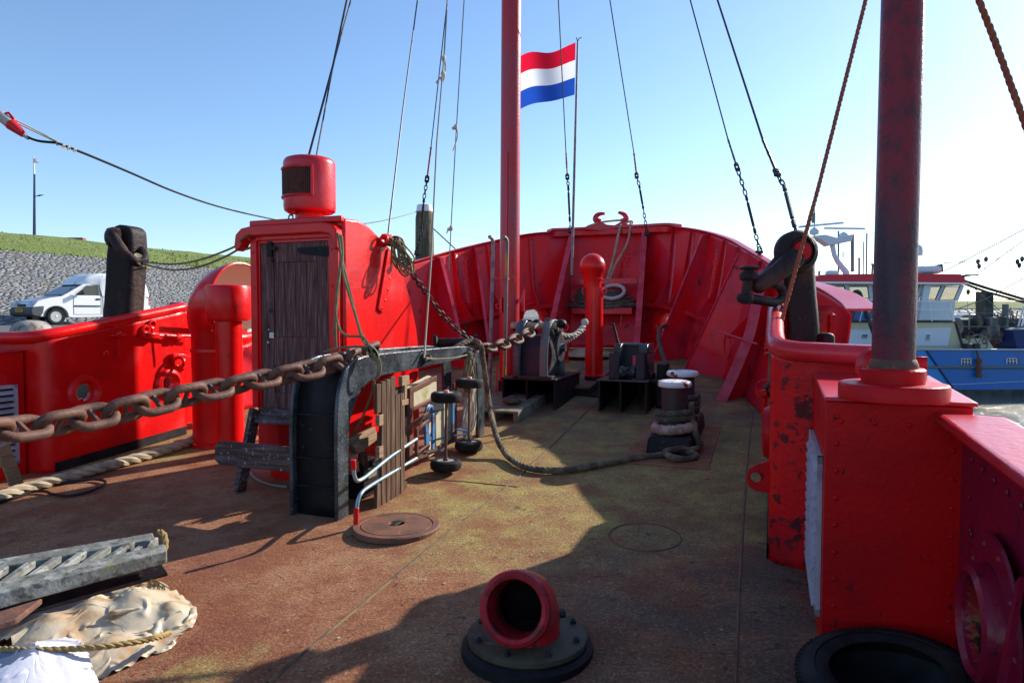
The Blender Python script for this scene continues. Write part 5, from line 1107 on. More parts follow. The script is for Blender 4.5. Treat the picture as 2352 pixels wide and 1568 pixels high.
for i, (m, nm) in enumerate(((M['flagred'], 'red_stripe'), (M['flagwhite'], 'white_stripe'), (M['flagblue'], 'blue_stripe'))):
    b = MB(); na, nc = 30, 6
    b.add([flagp(a / na, (i + c / nc) / 3) for a in range(na + 1) for c in range(nc + 1)], [[a * (nc + 1) + c, a * (nc + 1) + c + 1, (a + 1) * (nc + 1) + c + 1, (a + 1) * (nc + 1) + c] for a in range(na) for c in range(nc)]); b.build(nm, m, fg, sharp=80)
# ---------------------------------------------------------------- mooring posts outboard with shackles
def shackle(b, pin0, pin1, tip, th, ends=True):
    pin0, pin1, tip = V3(pin0), V3(pin1), V3(tip); mid = (pin0 + pin1) / 2; ax = tip - mid; hw = (pin1 - pin0) / 2
    P = [pin0]
    for k in range(0, 13):
        a = math.pi * k / 12; wid = 1.0 + .22 * math.sin(a); P.append(mid - hw * math.cos(a) * wid + ax * (.42 + .58 * math.sin(a)))
    P.append(pin1); b.tube(catmull(P, 2), th, 8)
    if ends: 
        for p in (pin0, pin1): b.lathe([(th * 1.1, -th * 1.1), (th * 1.75, -th * .8), (th * 1.75, th * .8), (th * 1.1, th * 1.1)], p, hw, 12)
pp = U(1851, 800, 4.95); post = thing('mooring_post', 'heavy dark iron hawse post with two shackles on the starboard rail', 'post', pp)
b = MB(); q = [U(u, v, 4.95) for u, v in ((1806, 815), (1808, 745), (1800, 660), (1797, 600), (1795, 570), (1803, 549), (1820, 537), (1842, 533), (1858, 540), (1866, 556), (1868, 600), (1873, 680), (1880, 745), (1884, 815))]; b.prism(q, V3((.10, .20, 0))); b.build('body', M['postiron'], post, bevel=.035, seg=3)
b = MB(); c = U(1833, 578, 4.90); b.lathe([(.15, .07), (.155, 0), (.135, -.035), (.10, -.05)], c, V3((-.12, 1, 0)), 30, cap=False); b.lathe([(.11, .02), (.10, -.03), (.0, -.04)], c, V3((-.12, 1, 0)), 24, cap=False); b.build('pin_eye', M['postiron'], post)
b = MB(); b.lathe([(.072, -.035), (.066, -.062), (0, -.068)], c, V3((-.12, 1, 0)), 20, cap=False); b.build('pin', M['redworn'], post)
b = MB(); P = catmull([U(u, v, y) for u, v, y in ((1826, 590, 4.84), (1800, 615, 4.8), (1765, 640, 4.76), (1744, 655, 4.74))], 5); b.tube(P, [.078 - .028 * i / (len(P) - 1) for i in range(len(P))], 12); b.ball(P[-1], .0505, 10); P = catmull([U(u, v, y) for u, v, y in ((1818, 560, 5.12), (1790, 600, 5.1), (1755, 640, 5.0), (1740, 655, 4.86), (1744, 658, 4.76))], 4); b.tube(P, .05, 10)
s1 = b.build('upper_shackle', M['postiron'], post)
b = MB(); pin0, pin1 = U(1719, 634, 4.72), U(1712, 684, 4.72); tip = U(1800, 668, 4.95)
P = catmull([pin0, U(1740, 642, 4.74), U(1772, 648, 4.82), U(1794, 662, 4.9), U(1796, 682, 4.9), U(1780, 694, 4.86), U(1750, 690, 4.78), pin1], 5); b.tube(P, .034, 10)
b.lathe([(.05, -.03), (.062, -.015), (.062, .015), (.05, .03)], pin0, Z, 16); b.lathe([(.05, -.03), (.058, -.012), (.058, .012), (.05, .03)], pin1, Z, 16); b.tube([U(1721, 618, 4.72), U(1711, 698, 4.72)], .036, 12); b.lathe([(.05, 0), (.066, .008), (.066, .02), (.05, .028)], U(1721, 620, 4.72), Z, 16); b.build('lower_shackle', M['postiron'], post)
b = MB(); q = U(1896, 790, 4.75); b.box(q, .09, .14, .16); tag(b.build('stub_post', M['postiron'], bevel=.035, seg=3), 'short rounded iron stub beside the foot of the starboard post', 'post')
b = MB(); q = [U(u, v, 4.88) for u, v in ((1810, 812), (1815, 800), (1855, 798), (1872, 812), (1878, 822))]; b.prism(q, V3((0, .03, 0))); b.build('base_collar', M['redworn'], post)
pp = U(266, 735, 7.15); postL = thing('mooring_post', 'dark rust streaked iron hawse post with shackle in front of the white van', 'post', pp)
b = MB(); q = [U(u, v, 7.15) for u, v in ((231, 745), (238, 650), (241, 585), (246, 548), (256, 520), (270, 515), (290, 517), (301, 528), (303, 560), (301, 620), (296, 690), (293, 745))]; b.prism(q, V3((.06, .22, 0))); b.build('body', M['postiron'], postL, bevel=.05, seg=3)
b = MB(); c = U(259, 545, 7.1); b.lathe([(.10, .06), (.108, 0), (.09, -.05), (.05, -.07), (0, -.075)], c, V3((-.75, -.66, 0)) * -1, 24)
P = catmull([U(u, v, y) for u, v, y in ((258, 540, 7.05), (270, 560, 7.0), (285, 580, 6.98), (305, 597, 7.0), (318, 603, 7.05), (328, 600, 7.12), (331, 588, 7.2), (322, 572, 7.3), (308, 556, 7.4), (300, 545, 7.42))], 4); b.tube(P, [.055] * 8 + [.048] * (len(P) - 8), 10); b.build('shackle', M['postiron'], postL)
# ---------------------------------------------------------------- fittings on the left bulwark
def LB(u, v, off=0): return PW(u, v, WC - 3.0 + off)
def lug(px, hole, label, parent_w, ext, m, off=0):
    P = [PW(u, v, parent_w) for u, v in px]; return P
b = MB(); q = LB(272, 772, .03); b.beam(LB(271, 765, .02), LB(269, 820, .02), .03, .035, N); b.tube([LB(252, 771, .05), LB(287, 769, .05)], .014, 8); b.ball(LB(272, 767, .05), .03, 8); tag(b.build('belaying_pin', M['red']), 'red T shaped belaying pin welded inside the left bulwark', 'belaying pin')
b = MB(); b.prism([LB(u, v) for u, v in ((228, 820), (234, 806), (244, 804), (252, 812), (250, 822))], N * .025); b.torus(LB(243, 813, .03), .022, .009, N, 12, 6); tag(b.build('pad_eye', M['red']), 'small red pad eye on the left bulwark above the first fairlead', 'pad eye')
dog = thing('door_dog', 'red clamp rod and lugs along the top of the left bulwark', 'clamp', LB(380, 768))
b = MB(); b.beam(LB(325, 770, .06), LB(362, 771, .06), .075, .06, Z); b.build('screw_block', M['red'], dog, bevel=.01)
b = MB(); b.tube([LB(362, 770, .06), LB(455, 772, .10)], .016, 8); b.build('rod', M['redpink'], dog)
b = MB(); b.box(LB(408, 770, .06), .09, .07, .09, T, N); b.beam(LB(408, 775, .03), LB(408, 787, .03), .04, .06, N); b.build('collar', M['red'], dog, bevel=.012)
b = MB(); b.beam(LB(365, 756, .05), LB(500, 764, .35), .014, .06, N.cross(T)); b.build('strap', M['red'], dog)
for u, v in ((335, 757), (350, 745)):
    b = MB(); b.torus(LB(u, v, .03), .038, .016, N, 16, 8); b.box(LB(u, v + 6, .02), .05, .03, .04, T, N); b.build('lug', M['red'], dog)
b = MB(); b.torus(LB(412, 832, .10), .055, .018, V3((.2, 1, 0)), 18, 8); b.prism([LB(u, v, .02) for u, v in ((390, 812), (414, 812), (432, 818), (438, 832), (430, 844), (414, 850), (408, 838), (394, 842))], N * .05); tag(b.build('hook_plate', M['red'], bevel=.01), 'red hooked lug plate above the second fairlead of the left bulwark', 'hook plate')
b = MB(); b.sbox(6.0, 6.25, -6.25, -6.0, ds(6) - .02, 1.55); b.build('gangway_post', M['red'], sbL)
# ---------------------------------------------------------------- fittings on the right bulwark (edge on)
def RP(u, v, s): return PS(u, v, s)
def padeye(px, hole, s, label, th=.03, parent=None):
    b = MB(); P = [PS(u, v, s) for u, v in px]; hc = PS(hole[0], hole[1], s); n = len(P)
    k = 16; ring = [hc + N * (.030 * math.cos(2 * math.pi * i / k)) + Z * (.030 * math.sin(2 * math.pi * i / k)) for i in range(k)]
    # outline resampled to the same angular count around the hole
    P2 = resample(P + [P[0]], sum((P[(i + 1) % n] - P[i]).length for i in range(n)) / 32)[:32]
    ang = lambda p: math.atan2((p - hc).dot(Z), (p - hc).dot(N))
    P2.sort(key=ang); ring = [hc + N * (.030 * math.cos(ang(p))) + Z * (.030 * math.sin(ang(p))) for p in P2]
    m_ = len(P2); vs = []
    for p, r in zip(P2, ring): vs += [p, r, r + T * th, p + T * th]
    b.add(vs, [[i * 4 + e, i * 4 + (e + 1) % 4, ((i + 1) % m_) * 4 + (e + 1) % 4, ((i + 1) % m_) * 4 + e] for i in range(m_) for e in range(4)])
    return tag(b.build('pad_eye', M['redworn'], bevel=.004), label, 'pad eye')
padeye(((1790, 1057), (1762, 1060), (1738, 1066), (1720, 1078), (1714, 1098), (1718, 1115), (1732, 1126), (1750, 1130), (1790, 1132), (1800, 1095)), (1735, 1096), 4.22, 'large red pad eye low on the right bulwark with a round hole')
padeye(((1790, 866), (1770, 870), (1750, 872), (1738, 880), (1733, 895), (1738, 910), (1752, 916), (1790, 918), (1800, 892)), (1748, 888), 5.35, 'smaller red pad eye farther forward on the right bulwark')
b = MB(); b.prism([PS(u, v, 5.5) for u, v in ((1748, 1000), (1762, 960), (1790, 955), (1790, 1002))], T * .03); tag(b.build('bracket', M['redworn']), 'red triangular foot bracket behind the hanging shackles', 'bracket')
tb = thing('turnbuckle', 'rusty vertical turnbuckle rod with shackles at the inner end of the right bulwark', 'turnbuckle', PS(1772, 960, 4.9))
b = MB(); b.tube([PS(1773, 805, 4.9), PS(1771, 890, 4.9)], .022, 10); b.build('rod', M['rust'], tb)
b = MB(); 
for v in (792, 800, 813): b.torus(PS(1775, v, 4.95), .045, .013, V3((.1, .3, 1)), 18, 6)
b.torus(PS(1779, 772, 4.95), .045, .012, V3((.3, 1, .1)), 18, 6); b.build('top_shackle', M['redpink'], tb)
b = MB(); shackle(b, PS(1756, 905, 4.8), PS(1782, 900, 4.8), PS(1765, 972, 4.8), .018); b.build('lower_shackle', M['redworn'], tb)
b = MB(); shackle(b, PS(1776, 925, 4.7), PS(1790, 925, 4.7), PS(1772, 950, 4.7), .016, False); b.build('lower_shackle', M['chaindark'], tb); b = MB(); b.torus(PS(1773, 895, 4.85), .04, .016, V3((.5, 1, .2)), 16, 6); b.build('ring', M['chaindark'], tb)
# ---------------------------------------------------------------- anchor chain in from the left and on to the stopper
def chain(name, label, path, pitch, th, roll, m, stud=True, loc=None, n=8, L=None, Wd=None):
    t = thing(name, label, 'chain', path[len(path) // 2]); P = resample(catmull(path, 8), pitch)
    for i in range(len(P) - 1):
        d = P[i + 1] - P[i]; x, y, _ = basis(d); a = math.radians(roll + (90 if i % 2 else 0) + 6 * math.sin(i * 2.3)); b = MB()
        b.link((P[i] + P[i + 1]) / 2, d, x * math.cos(a) + y * math.sin(a), L or pitch + 1.9 * th, Wd or 3.5 * th, th, stud, n); b.build('link', m, t)
    return t
cp = [U(-190, 1010, 2.72), U(-60, 997, 2.93), U(80, 980, 3.18), U(200, 960, 3.42), U(300, 938, 3.62), U(400, 914, 3.83), U(500, 893, 4.06), U(600, 871, 4.32), U(700, 852, 4.58), U(780, 832, 4.83), PW(828, 812, -3.0), PW(860, 800, -3.0)]
chain('anchor_chain', 'heavy brown rusty stud link chain running across to the black guard', cp, .172, .049, 38, M['chain'], n=12)
cp = [PW(1060, 812, -3.0), U(1105, 800, 7.1), U(1140, 796, 7.35), U(1175, 783, 7.65), U(1210, 768, 7.95), U(1228, 752, 8.2)]
chain('stopper_chain', 'short length of rusty chain between the black guard and the tall stopper', cp, .155, .044, 38, M['chain'], n=10)
cp = [PW(893, 560, -3.1), PW(908, 545, -3.1)]
c2 = [U(917, 556, 6.2), U(926, 572, 6.25), U(936, 605, 6.4), U(955, 640, 6.5), U(985, 682, 6.7), U(1015, 722, 6.85), U(1050, 757, 7.0), U(1085, 782, 7.1), U(1100, 800, 7.1)]
chain('lashing_chain', 'thin rusty chain hanging from the back of the hut to the guard', c2, .056, .018, 30, M['chaindark'], stud=False, n=6)
b = MB(); P = catmull([U(u, v, 6.15) for u, v in ((900, 560), (903, 548), (914, 548), (924, 556), (926, 572), (929, 590), (938, 600), (943, 592))], 4); b.tube(P, .022, 8); tag(b.build('chain_hook', M['chaindark']), 'curved rusty chain hook at the back edge of the hut', 'hook')
# ---------------------------------------------------------------- rigging
def px(pts, y0, y1=None):
    n = len(pts); out = []
    for i, q in enumerate(pts):
        y = q[2] if len(q) > 2 else y0 + ((y1 if y1 is not None else y0) - y0) * i / max(1, n - 1); out.append(U(q[0], q[1], y))
    return out
def line(name, label, cat, pts, r, m, n=6, group=None, sm=5, rope=0):
    b = MB(); P = catmull(pts, sm) if len(pts) > 2 and sm > 1 else pts
    if rope: b.rope(P, r, rope)
    else: b.tube(P, r, n)
    return tag(b.build(name, m), label, cat, group)
def stay(label, base, tb0, tb1, th, serv, top, yb, yt, servm, r=.0085, big=1.0):
    # base: rail shackle, tb0..tb1 turnbuckle, th thimble, serv end of serving, top beyond the frame
    pts = [base, tb0, tb1, th, serv, top]; L = lambda q: yb + (yt - yb) * max(0, (base[1] - q[1])) / max(1, base[1] - top[1])
    B, T0, T1, TH, SV, TP = [U(q[0], q[1], L(q)) for q in pts]
    TP = SV + (TP - SV) * 2.0
    t = thing('stay', label, 'stay', B, 'wire stays between rail and masthead')
    b = MB(); b.tube([TH, SV, TP], r, 6); b.build('wire', M['wire'], t)
    b = MB(); P = resample([TH, SV], .02); b.tube(P, [(.014 + .006 * noise.noise(p * 40)) * big for p in P], 7); b.build('serving', servm, t)
    b = MB(); d = (SV - TH).normalized(); s = V3((1, .2, 0)); b.link(TH - d * .01, d, s, .13 * big, .075 * big, .026 * big, False, 8); b.lathe([(.02 * big, -.03 * big), (.024 * big, 0), (.02 * big, .03 * big)], TH - d * .045 * big, s, 8); b.build('thimble', M['iron'], t)
    d = (T1 - T0).normalized(); b = MB(); P = [T0 + (T1 - T0) * k for k in (0, .04, .05, .16, .17, .22, .23, .8, .81, .86, .87, 1)]
    b.tube(P, [k * big for k in (.012, .012, .022, .022, .012, .012, .02, .02, .012, .012, .022, .018)], 8); b.build('turnbuckle', M['iron'], t)
    for a, c in ((B, T0), (T1, TH - (SV - TH).normalized() * .05)):
        n = max(2, round((c - a).length / (.075 * big))); P = [a.lerp(c, k / n) for k in range(n + 1)]
        for i in range(n):
            b = MB(); dd = P[i + 1] - P[i]; b.link((P[i] + P[i + 1]) / 2, dd, V3((1, 0, 0)) if i % 2 == 0 else V3((.1, 1, 0)), dd.length + .03 * big, .058 * big, .017 * big, False, 6); b.build('link', M['iron'], t)
    b = MB(); b.link(B - (T0 - B).normalized() * .02, V3((0, 0, 1)), V3((1, .2, 0)), .12 * big, .08 * big, .022 * big, False, 6); b.lathe([(.02, -.05 * big), (.02, .05 * big)], B - Z * .04, V3((1, .2, 0)), 8); b.build('shackle', M['iron'], t)
    return t
orange = mat('orange_serving', (.36, .10, .06), .8); grey_s = mat('grey_serving', (.14, .13, .11), .8)
stay('stay with orange serving and turnbuckle left of the mast passing the wooden pile', (958, 578), (967, 530), (974, 455), (981, 410), (990, 338), (1031, -30), 11.2, 9.8, orange)
stay('stay with orange serving ending beside the flagstaff', (1310, 528), (1309, 512), (1305, 425), (1303, 405), (1300, 352), (1281, -30), 12.6, 10.2, orange)
stay('stay with orange serving just right of the horned fairlead', (1486, 534), (1478, 482), (1468, 425), (1462, 402), (1456, 352), (1396, -30), 12.5, 10.2, orange)
stay('stay with frayed grey serving right of the bow at the starboard curve', (1744, 572), (1736, 540), (1713, 448), (1692, 382), (1672, 320), (1577, -30), 9.3, 9.0, grey_s, .009, 1.0)
stay('thick stay shackled down to the head of the starboard post', (1832, 545), (1826, 525), (1800, 425), (1783, 395), (1752, 322), (1638, -30), 5.3, 7.5, M['wire'], .011, .85)
# pair of wires behind the ventilator
bs_ = thing('backstay_pair', 'pair of crossing wires rising behind the roof ventilator of the hut', 'stay', U(667, 500, 7.4))
b = MB(); b.tube([U(690, 420, 7.4), U(708, 362, 7.45), U(765, 150, 7.9), U(841, -210, 8.9)], .0125, 6); b.build('wire', M['wire'], bs_)
b = MB(); b.tube([U(722, 380, 7.4), U(726, 362, 7.45), U(765, 150, 7.95), U(863, -210, 9.05)], .010, 6); b.build('wire', M['wire'], bs_)
b = MB()
for i, v in enumerate((500, 488, 478)): b.link(U(668 + i * 3, v, 7.4), V3((.2, 0, 1)), V3((1, 0, 0)) if i % 2 == 0 else V3((0, 1, 0)), .085, .06, .016, False, 6)
b.ball(U(666, 486, 7.35), .025); b.build('chain_end', M['chaindark'], bs_)
line('halyard', 'thin taut halyard from the eye behind the hut up past the ventilator', 'halyard', [U(891, 545, 6.15), U(893, 525, 6.2), U(925, 255, 7.6), U(1000, -310, 10.6)], .0085, M['wire'], sm=1)
line('halyard', 'pale light line made fast to the top of the black chain guard', 'halyard', [PW(974, 822, -2.74), U(990, 600, 7.0), U(1003, 330, 7.8), U(1020, 130, 8.6), U(1046, -330, 10.4)], .009, M['wirelight'], sm=1)
line('halyard', 'knotted double line just left of the mast', 'halyard', [U(1031, 620, 9.6), U(1036, 520, 9.6), U(1048, 300, 9.5), U(1087, -350, 9.3)], .008, M['wirelight'], sm=1)
b = MB()
for u, v, y in ((1019, 135, 8.6), (1018, 170, 8.55)):
    P = U(u, v, y); b.ball(P, .03, 6, Z, 1.4)
b.tube(catmull(px(((1021, 140), (1023, 160), (1017, 188), (1012, 178)), 8.6), 3), .012, 6); b.tube(catmull(px(((1012, 178), (1004, 188), (1003, 192)), 8.6), 3), .012, 5)
tag(b.build('rope_knot', M['ropewhite']), 'pale frayed knot hanging high on the left light line', 'knot')
for u, v, y, lab in ((1047, 292, 9.5, 'pale knot with loose end on the double line halfway up'), (1036, 524, 9.6, 'lowest small knot on the double line beside the bulwark rim')):
    b = MB(); P = U(u, v, y); b.ball(P, .028, 6, Z, 1.5); b.ball(P + V3((-.03, -.02, -.02)), .025, 6); b.tube(catmull([P, P + V3((.03, -.02, -.1)), P + V3((.0, -.02, -.22)), P + V3((-.04, -.02, -.33))] if v < 400 else [P, P + V3((-.04, -.02, -.02)), P + V3((-.06, -.02, -.08))], 4), .009, 5)
    tag(b.build('rope_knot', M['ropewhite']), lab, 'knot')
# coil hung at the eye behind the hut
b = MB(); o = U(893, 545, 6.05)
for k in range(11):
    w_, h_ = .028 + .012 * (k % 3), .19 + .03 * (k % 5); cx = .02 + .009 * k; c = o + V3((cx, -.06 - .008 * (k % 4), -.02))
    b.tube([c + V3((math.sin(a) * w_ * (1.2 - math.cos(a)) * .8 + .10 * (1 - math.cos(a)) * .5, -.02 * math.sin(a * 2 + k), -h_ * (1 - math.cos(a)) * .5 - .015 * (k % 3))) for a in [2 * math.pi * i / 20 for i in range(20)]], .0085, 5, closed=True)
for k in range(4): b.torus(o + V3((.01, -.05, -.02 - k * .016)), .035, .009, V3((.2, .2, 1)), 12, 5)
tag(b.build('rope_coil', M['ropeolive']), 'olive rope coil hung at the back edge of the hut', 'rope coil')
# olive mooring loop from post to hut and down the door
b = MB(); b.tube(catmull(px(((322, 600, 7.05), (345, 603, 7.0), (395, 607), (455, 598), (520, 575), (560, 555), (578, 540)), 7.0, 5.8), 5), .0095, 6); b.tube(catmull(px(((325, 605, 7.05), (350, 612, 7.0), (400, 620), (460, 612), (530, 583), (575, 551)), 7.0, 5.8), 5), .0095, 6)
for k in range(5): b.torus(U(321 + k * 2, 597 + k * 2, 7.06), .07, .011, V3((.9, -.2, .5 + .1 * k)), 14, 5)
b.tube(catmull(px(((548, 565, 5.85), (556, 548), (575, 538), (590, 540), (578, 566), (560, 573), (549, 568)), 5.6, 5.8), 4), .0095, 6); tag(b.build('lashing_line', M['ropeolive']), 'doubled olive line slung from the left post to the hut roof', 'rope')
b = MB()
P0 = [(775, 535), (779, 560), (782, 600), (775, 660), (772, 700), (770, 745), (772, 800)]
b.tube(catmull(px(P0, 5.2, 5.2), 4), .0095, 6); b.tube(catmull(px([(779, 538), (783, 575), (780, 620), (776, 680), (771, 735), (766, 770)], 5.22), 4), .0095, 6)
b.tube(catmull(px([(784, 540), (787, 580), (786, 618), (800, 670), (815, 720), (832, 778), (848, 798), (860, 808)], 5.2, 4.95), 4), .0095, 6); b.tube(catmull(px([(787, 600), (797, 640), (822, 740), (838, 780), (850, 800)], 5.2, 5.0), 4), .0095, 6)
b.tube(catmull(px([(772, 725), (780, 755), (795, 770), (815, 772), (835, 775), (850, 795), (862, 810)], 5.15, 4.95), 4), .0095, 6); b.tube(catmull(px([(742, 808), (775, 800), (810, 796), (840, 797), (860, 805)], 5.0, 4.95), 4), .0095, 6)
for k in range(6):
    q = px([(846 + k * 1.5, 792 + k * 3), (858 + k * 2, 800 + k * 3), (866, 812 + k * 2.4), (858, 816 + k * 2), (848, 804 + k * 2)], 4.93); b.tube(catmull(q, 3, True), .0095, 5, closed=True)
b.tube(catmull(px([(862, 815), (872, 830), (873, 850), (868, 866), (860, 872)], 4.93), 4), .0095, 6); b.tube(catmull(px([(858, 815), (868, 832), (869, 852), (864, 868)], 4.92), 4), .0095, 6); b.tube(catmull(px([(860, 872, 5.0), (855, 900), (840, 940), (824, 975), (808, 1005)], 5.0, 5.1), 4), .0095, 6)
tag(b.build('tie_rope', M['ropeolive']), 'olive rope hanging beside the hut door and knotted round the black arch', 'rope')
line('messenger_line', 'thin olive line along the black beam to the hanging coil', 'rope', px(((978, 822), (1000, 824), (1040, 822), (1072, 815)), 5.55, 6.2), .008, M['ropeolive'])
# coil hanging at the far end of the guard
hc_ = thing('hanging_rope_coil', 'bundle of pale and olive line hung at the far end of the black guard', 'rope coil', PW(1078, 980, -2.7))
for k in range(9):
    b = MB(); o = PW(1074 + k * 1.2, 812, -2.77 + .012 * (k % 3)); h_ = .30 + .05 * (k % 4); b.tube([o + T * (math.sin(a) * (.05 + .018 * (k % 4)) * (1 - math.cos(a)) * .7) + N * (.02 * math.sin(a + k)) - Z * (h_ * (1 - math.cos(a)) / 2) for a in [2 * math.pi * i / 22 for i in range(22)]], .008, 5, closed=True); b.build('loop', M['ropeolive'], hc_)
for k in range(9):
    b = MB(); o = PW(1080 + k * .8, 868, -2.76 + .012 * (k % 3)); h_ = .50 + .045 * (k % 5); b.tube([o + T * (math.sin(a) * (.08 + .02 * (k % 4)) * (1 - math.cos(a)) * .6 - .08 * (1 - math.cos(a)) / 2) + N * (.02 * math.sin(a + k)) - Z * (h_ * (1 - math.cos(a)) / 2) for a in [2 * math.pi * i / 22 for i in range(22)]], .0085, 5, closed=True); b.build('loop', M['ropewhite'], hc_)
b = MB()
for k in range(5): b.torus(PW(1077, 810 + k * 3, -2.76), .03, .009, V3((.2, .2, 1)), 12, 5)
b.build('binding', M['ropeolive'], hc_)
# braided rope: over the guard, down to the deck and along to the bollard
bp = [PW(1035, 806, -2.95), PW(1060, 790, -2.9), PW(1085, 782, -2.85), PW(1104, 792, -2.76), PW(1110, 830, -2.72), PW(1117, 880, -2.70), PW(1124, 930, -2.66)]
bp += [D(1140, 1000, .16), D(1160, 1040, .05), D(1185, 1062, .035), D(1212, 1074, .032), D(1260, 1080, .032), D(1320, 1077, .032), D(1400, 1062, .032), D(1470, 1050, .032), D(1520, 1044, .035), D(1555, 1034, .05), D(1590, 1040, .045), D(1600, 1048, .035), D(1575, 1054, .032), D(1540, 1048, .06), D(1530, 1036, .07), D(1565, 1030, .08), D(1600, 1030, .06), D(1610, 1015, .06)]
c = SH(6.42, bw, .0)
bp += [c + N * .24 - T * .1 + Z * .08, c + N * .175 - T * .05 + Z * .25, c + N * .155 + Z * .42, c + N * .15 + T * .06 + Z * .36]
line('braided_rope', 'thick weathered braided rope draped from the guard across the deck to the bollard', 'rope', bp, .028, mat('braided_rope', (.085, .065, .042), .85, layers=[dict(c=(.24, .19, .12), s=9, lo=.42, hi=.68)]), rope=4, sm=7)
def wraps(c, r0, r, z0, turns, m, name, label, st=3):
    P = [c + V3((math.cos(a) * (r0 + .004 * math.sin(a * 3)), math.sin(a) * r0, z0 + r * 1.7 * a / (2 * math.pi))) for a in [2 * math.pi * i / 28 for i in range(int(28 * turns) + 1)]]
    b = MB(); b.rope(P, r, st); return tag(b.build(name, m), label, 'rope')
wraps(c, .155, .030, .26, 2.2, M['ropedark'], 'bollard_rope', 'dark rope turns wound on the near bollard post'); wraps(SH(7.0, bw), .155, .032, .22, 3.2, M['ropedark'], 'bollard_rope', 'dark rope turns wound on the rear bollard post')
b = MB(); P = [c + V3((math.cos(a) * .165, math.sin(a) * .165, .205 + .02 * math.cos(a * 1))) for a in [2 * math.pi * i / 40 for i in range(40)]]; b.tube(P, [.048 + .005 * math.sin(i * 1.9) for i in range(40)], 10, closed=True); tag(b.build('chafe_hose', mat('chafe_wrap', (.46, .32, .27), .6, layers=[dict(c=(.25, .12, .08), s=12, lo=.45, hi=.65, st=(1, 1, .3)), dict(c=(.62, .58, .56), s=22, lo=.6, hi=.72)], bump=[(30, .006, I1)])), 'tan wrapped chafing hose round the foot of the near bollard post', 'hose')
# orange rope lines on the right
line('orange_line', 'thin orange rope running down beside the starboard post to the shackles', 'rope', [U(2072, -330, 4.63), U(1880, 430, 4.55), U(1797, 730, 4.5), U(1778, 800, 4.5), U(1770, 890, 4.6), U(1771, 930, 4.65), U(1768, 950, 4.65)], .014, M['ropeorange'], rope=3, sm=1)
line('orange_line', 'thick orange brown rope crossing the upper right corner', 'rope', [U(2130, -310, 2.6), U(2225, -60, 2.6), U(2285, 95, 2.6), U(2370, 330, 2.6), U(2480, 640, 2.6)], .0125, M['ropeorange'], rope=3, sm=4)
# cream spliced rope over the tall stopper to the gooseneck
b = MB(); b.rope(catmull(px(((1272, 745, 8.35), (1283, 763), (1296, 770), (1315, 770), (1330, 760), (1345, 742)), 8.4, 9.0), 6), .032, 3); b.rope(catmull(px(((1278, 800, 8.6), (1300, 785), (1322, 772), (1342, 756)), 8.6, 9.0), 6), .022, 3); b.ball(U(1343, 740, 9.0), .05)
tag(b.build('spliced_rope', M['ropewhite']), 'cream spliced rope between the tall stopper and the red vent pipe', 'rope')
line('rope_tail', 'black taped rope end looped over the stopper head', 'rope', px(((1255, 733, 8.3), (1268, 742), (1278, 757), (1286, 765)), 8.3, 8.4), .034, M['ropedark'], rope=3)
# rope from starboard hawse to the far bollard
line('mooring_line', 'dark mooring line from the starboard hawse ring down to the rear bollard', 'rope', [CH[1][2] + inward(CH[1][0], CH[1][1]) * -.1, U(1519, 752, 10.6), U(1513, 775, 10.2), U(1518, 800, 9.6), U(1532, 840, 8.6), U(1545, 862, 7.6)], .032, M['ropedark'], rope=3)
# ropes on the bow: fairlead turns and falls
b = MB(); y_ = pc.y - .12; b.tube(catmull(px(((1375, 512), (1352, 519), (1350, 524), (1380, 527), (1420, 520), (1448, 508), (1450, 515), (1420, 527), (1392, 529)), y_ - .02, y_ - .02), 4), .02, 7); b.tube(catmull(px(((1370, 512), (1400, 508), (1425, 506)), y_ + .1), 4), .02, 7)
b.tube(catmull(px(((1425, 516, y_ - .1), (1420, 540, y_ - .25), (1412, 580, y_ - .3), (1400, 625, y_ - .3), (1392, 650, y_ - .3)), y_), 5), .024, 7); b.tube(catmull(px(((1448, 512, y_ - .1), (1447, 530, y_ - .25), (1438, 565), (1415, 605), (1398, 645)), y_ - .3), 5), .022, 7); tag(b.build('fairlead_rope', M['rope']), 'beige rope made fast on the horned fairlead and hanging into the bow', 'rope')
# rope heap on the bow shelf
rp = V3((SHC.x, SHC.y, SHELF_Z)); hp_ = thing('rope_heap', 'heap of dark tarred rope flaked on the red bow shelf', 'rope heap', rp)
random.seed(3)
for lay in range(5):
    P = []; n = 30; wx = .62 - .075 * lay; wy = .20 - .02 * lay
    for i in range(n): a = 2 * math.pi * i / n; P.append(rp + N * (math.copysign(abs(math.cos(a)) ** .6, math.cos(a)) * wx * (1 + .1 * math.sin(5 * a + lay)) - .02) - T * (math.sin(a) * wy) + Z * (.035 + .062 * lay + .02 * math.sin(3 * a + lay)))
    P.append(P[0]); b = MB(); b.rope(P, .042, 3, n=5); b.build('rope_layer', M['ropedark'], hp_)
b = MB(); rp2 = rp - N * .33 + Z * .22
for k in range(4): b.rope([rp2 + N * (math.cos(a) * (.2 - .03 * k)) - T * (math.sin(a) * .14) + Z * (.035 * k + .03 * math.sin(a * 2 + k)) for a in [2 * math.pi * i / 20 for i in range(21)]], .036, 3, n=5)
b.build('rope_layer', M['ropedark'], hp_)
b = MB(); b.torus(rp + N * .2 - T * .1 + Z * .30, .16, .034, V3((-.3, -.75, .62)), 26, 8, sx=1.35); tag(b.build('chafe_ring', mat('pink_grey_hose', (.52, .44, .42), .6, bump=[(30, .006, I1)])), 'pinkish wrapped hose ring lying on the rope heap', 'hose')
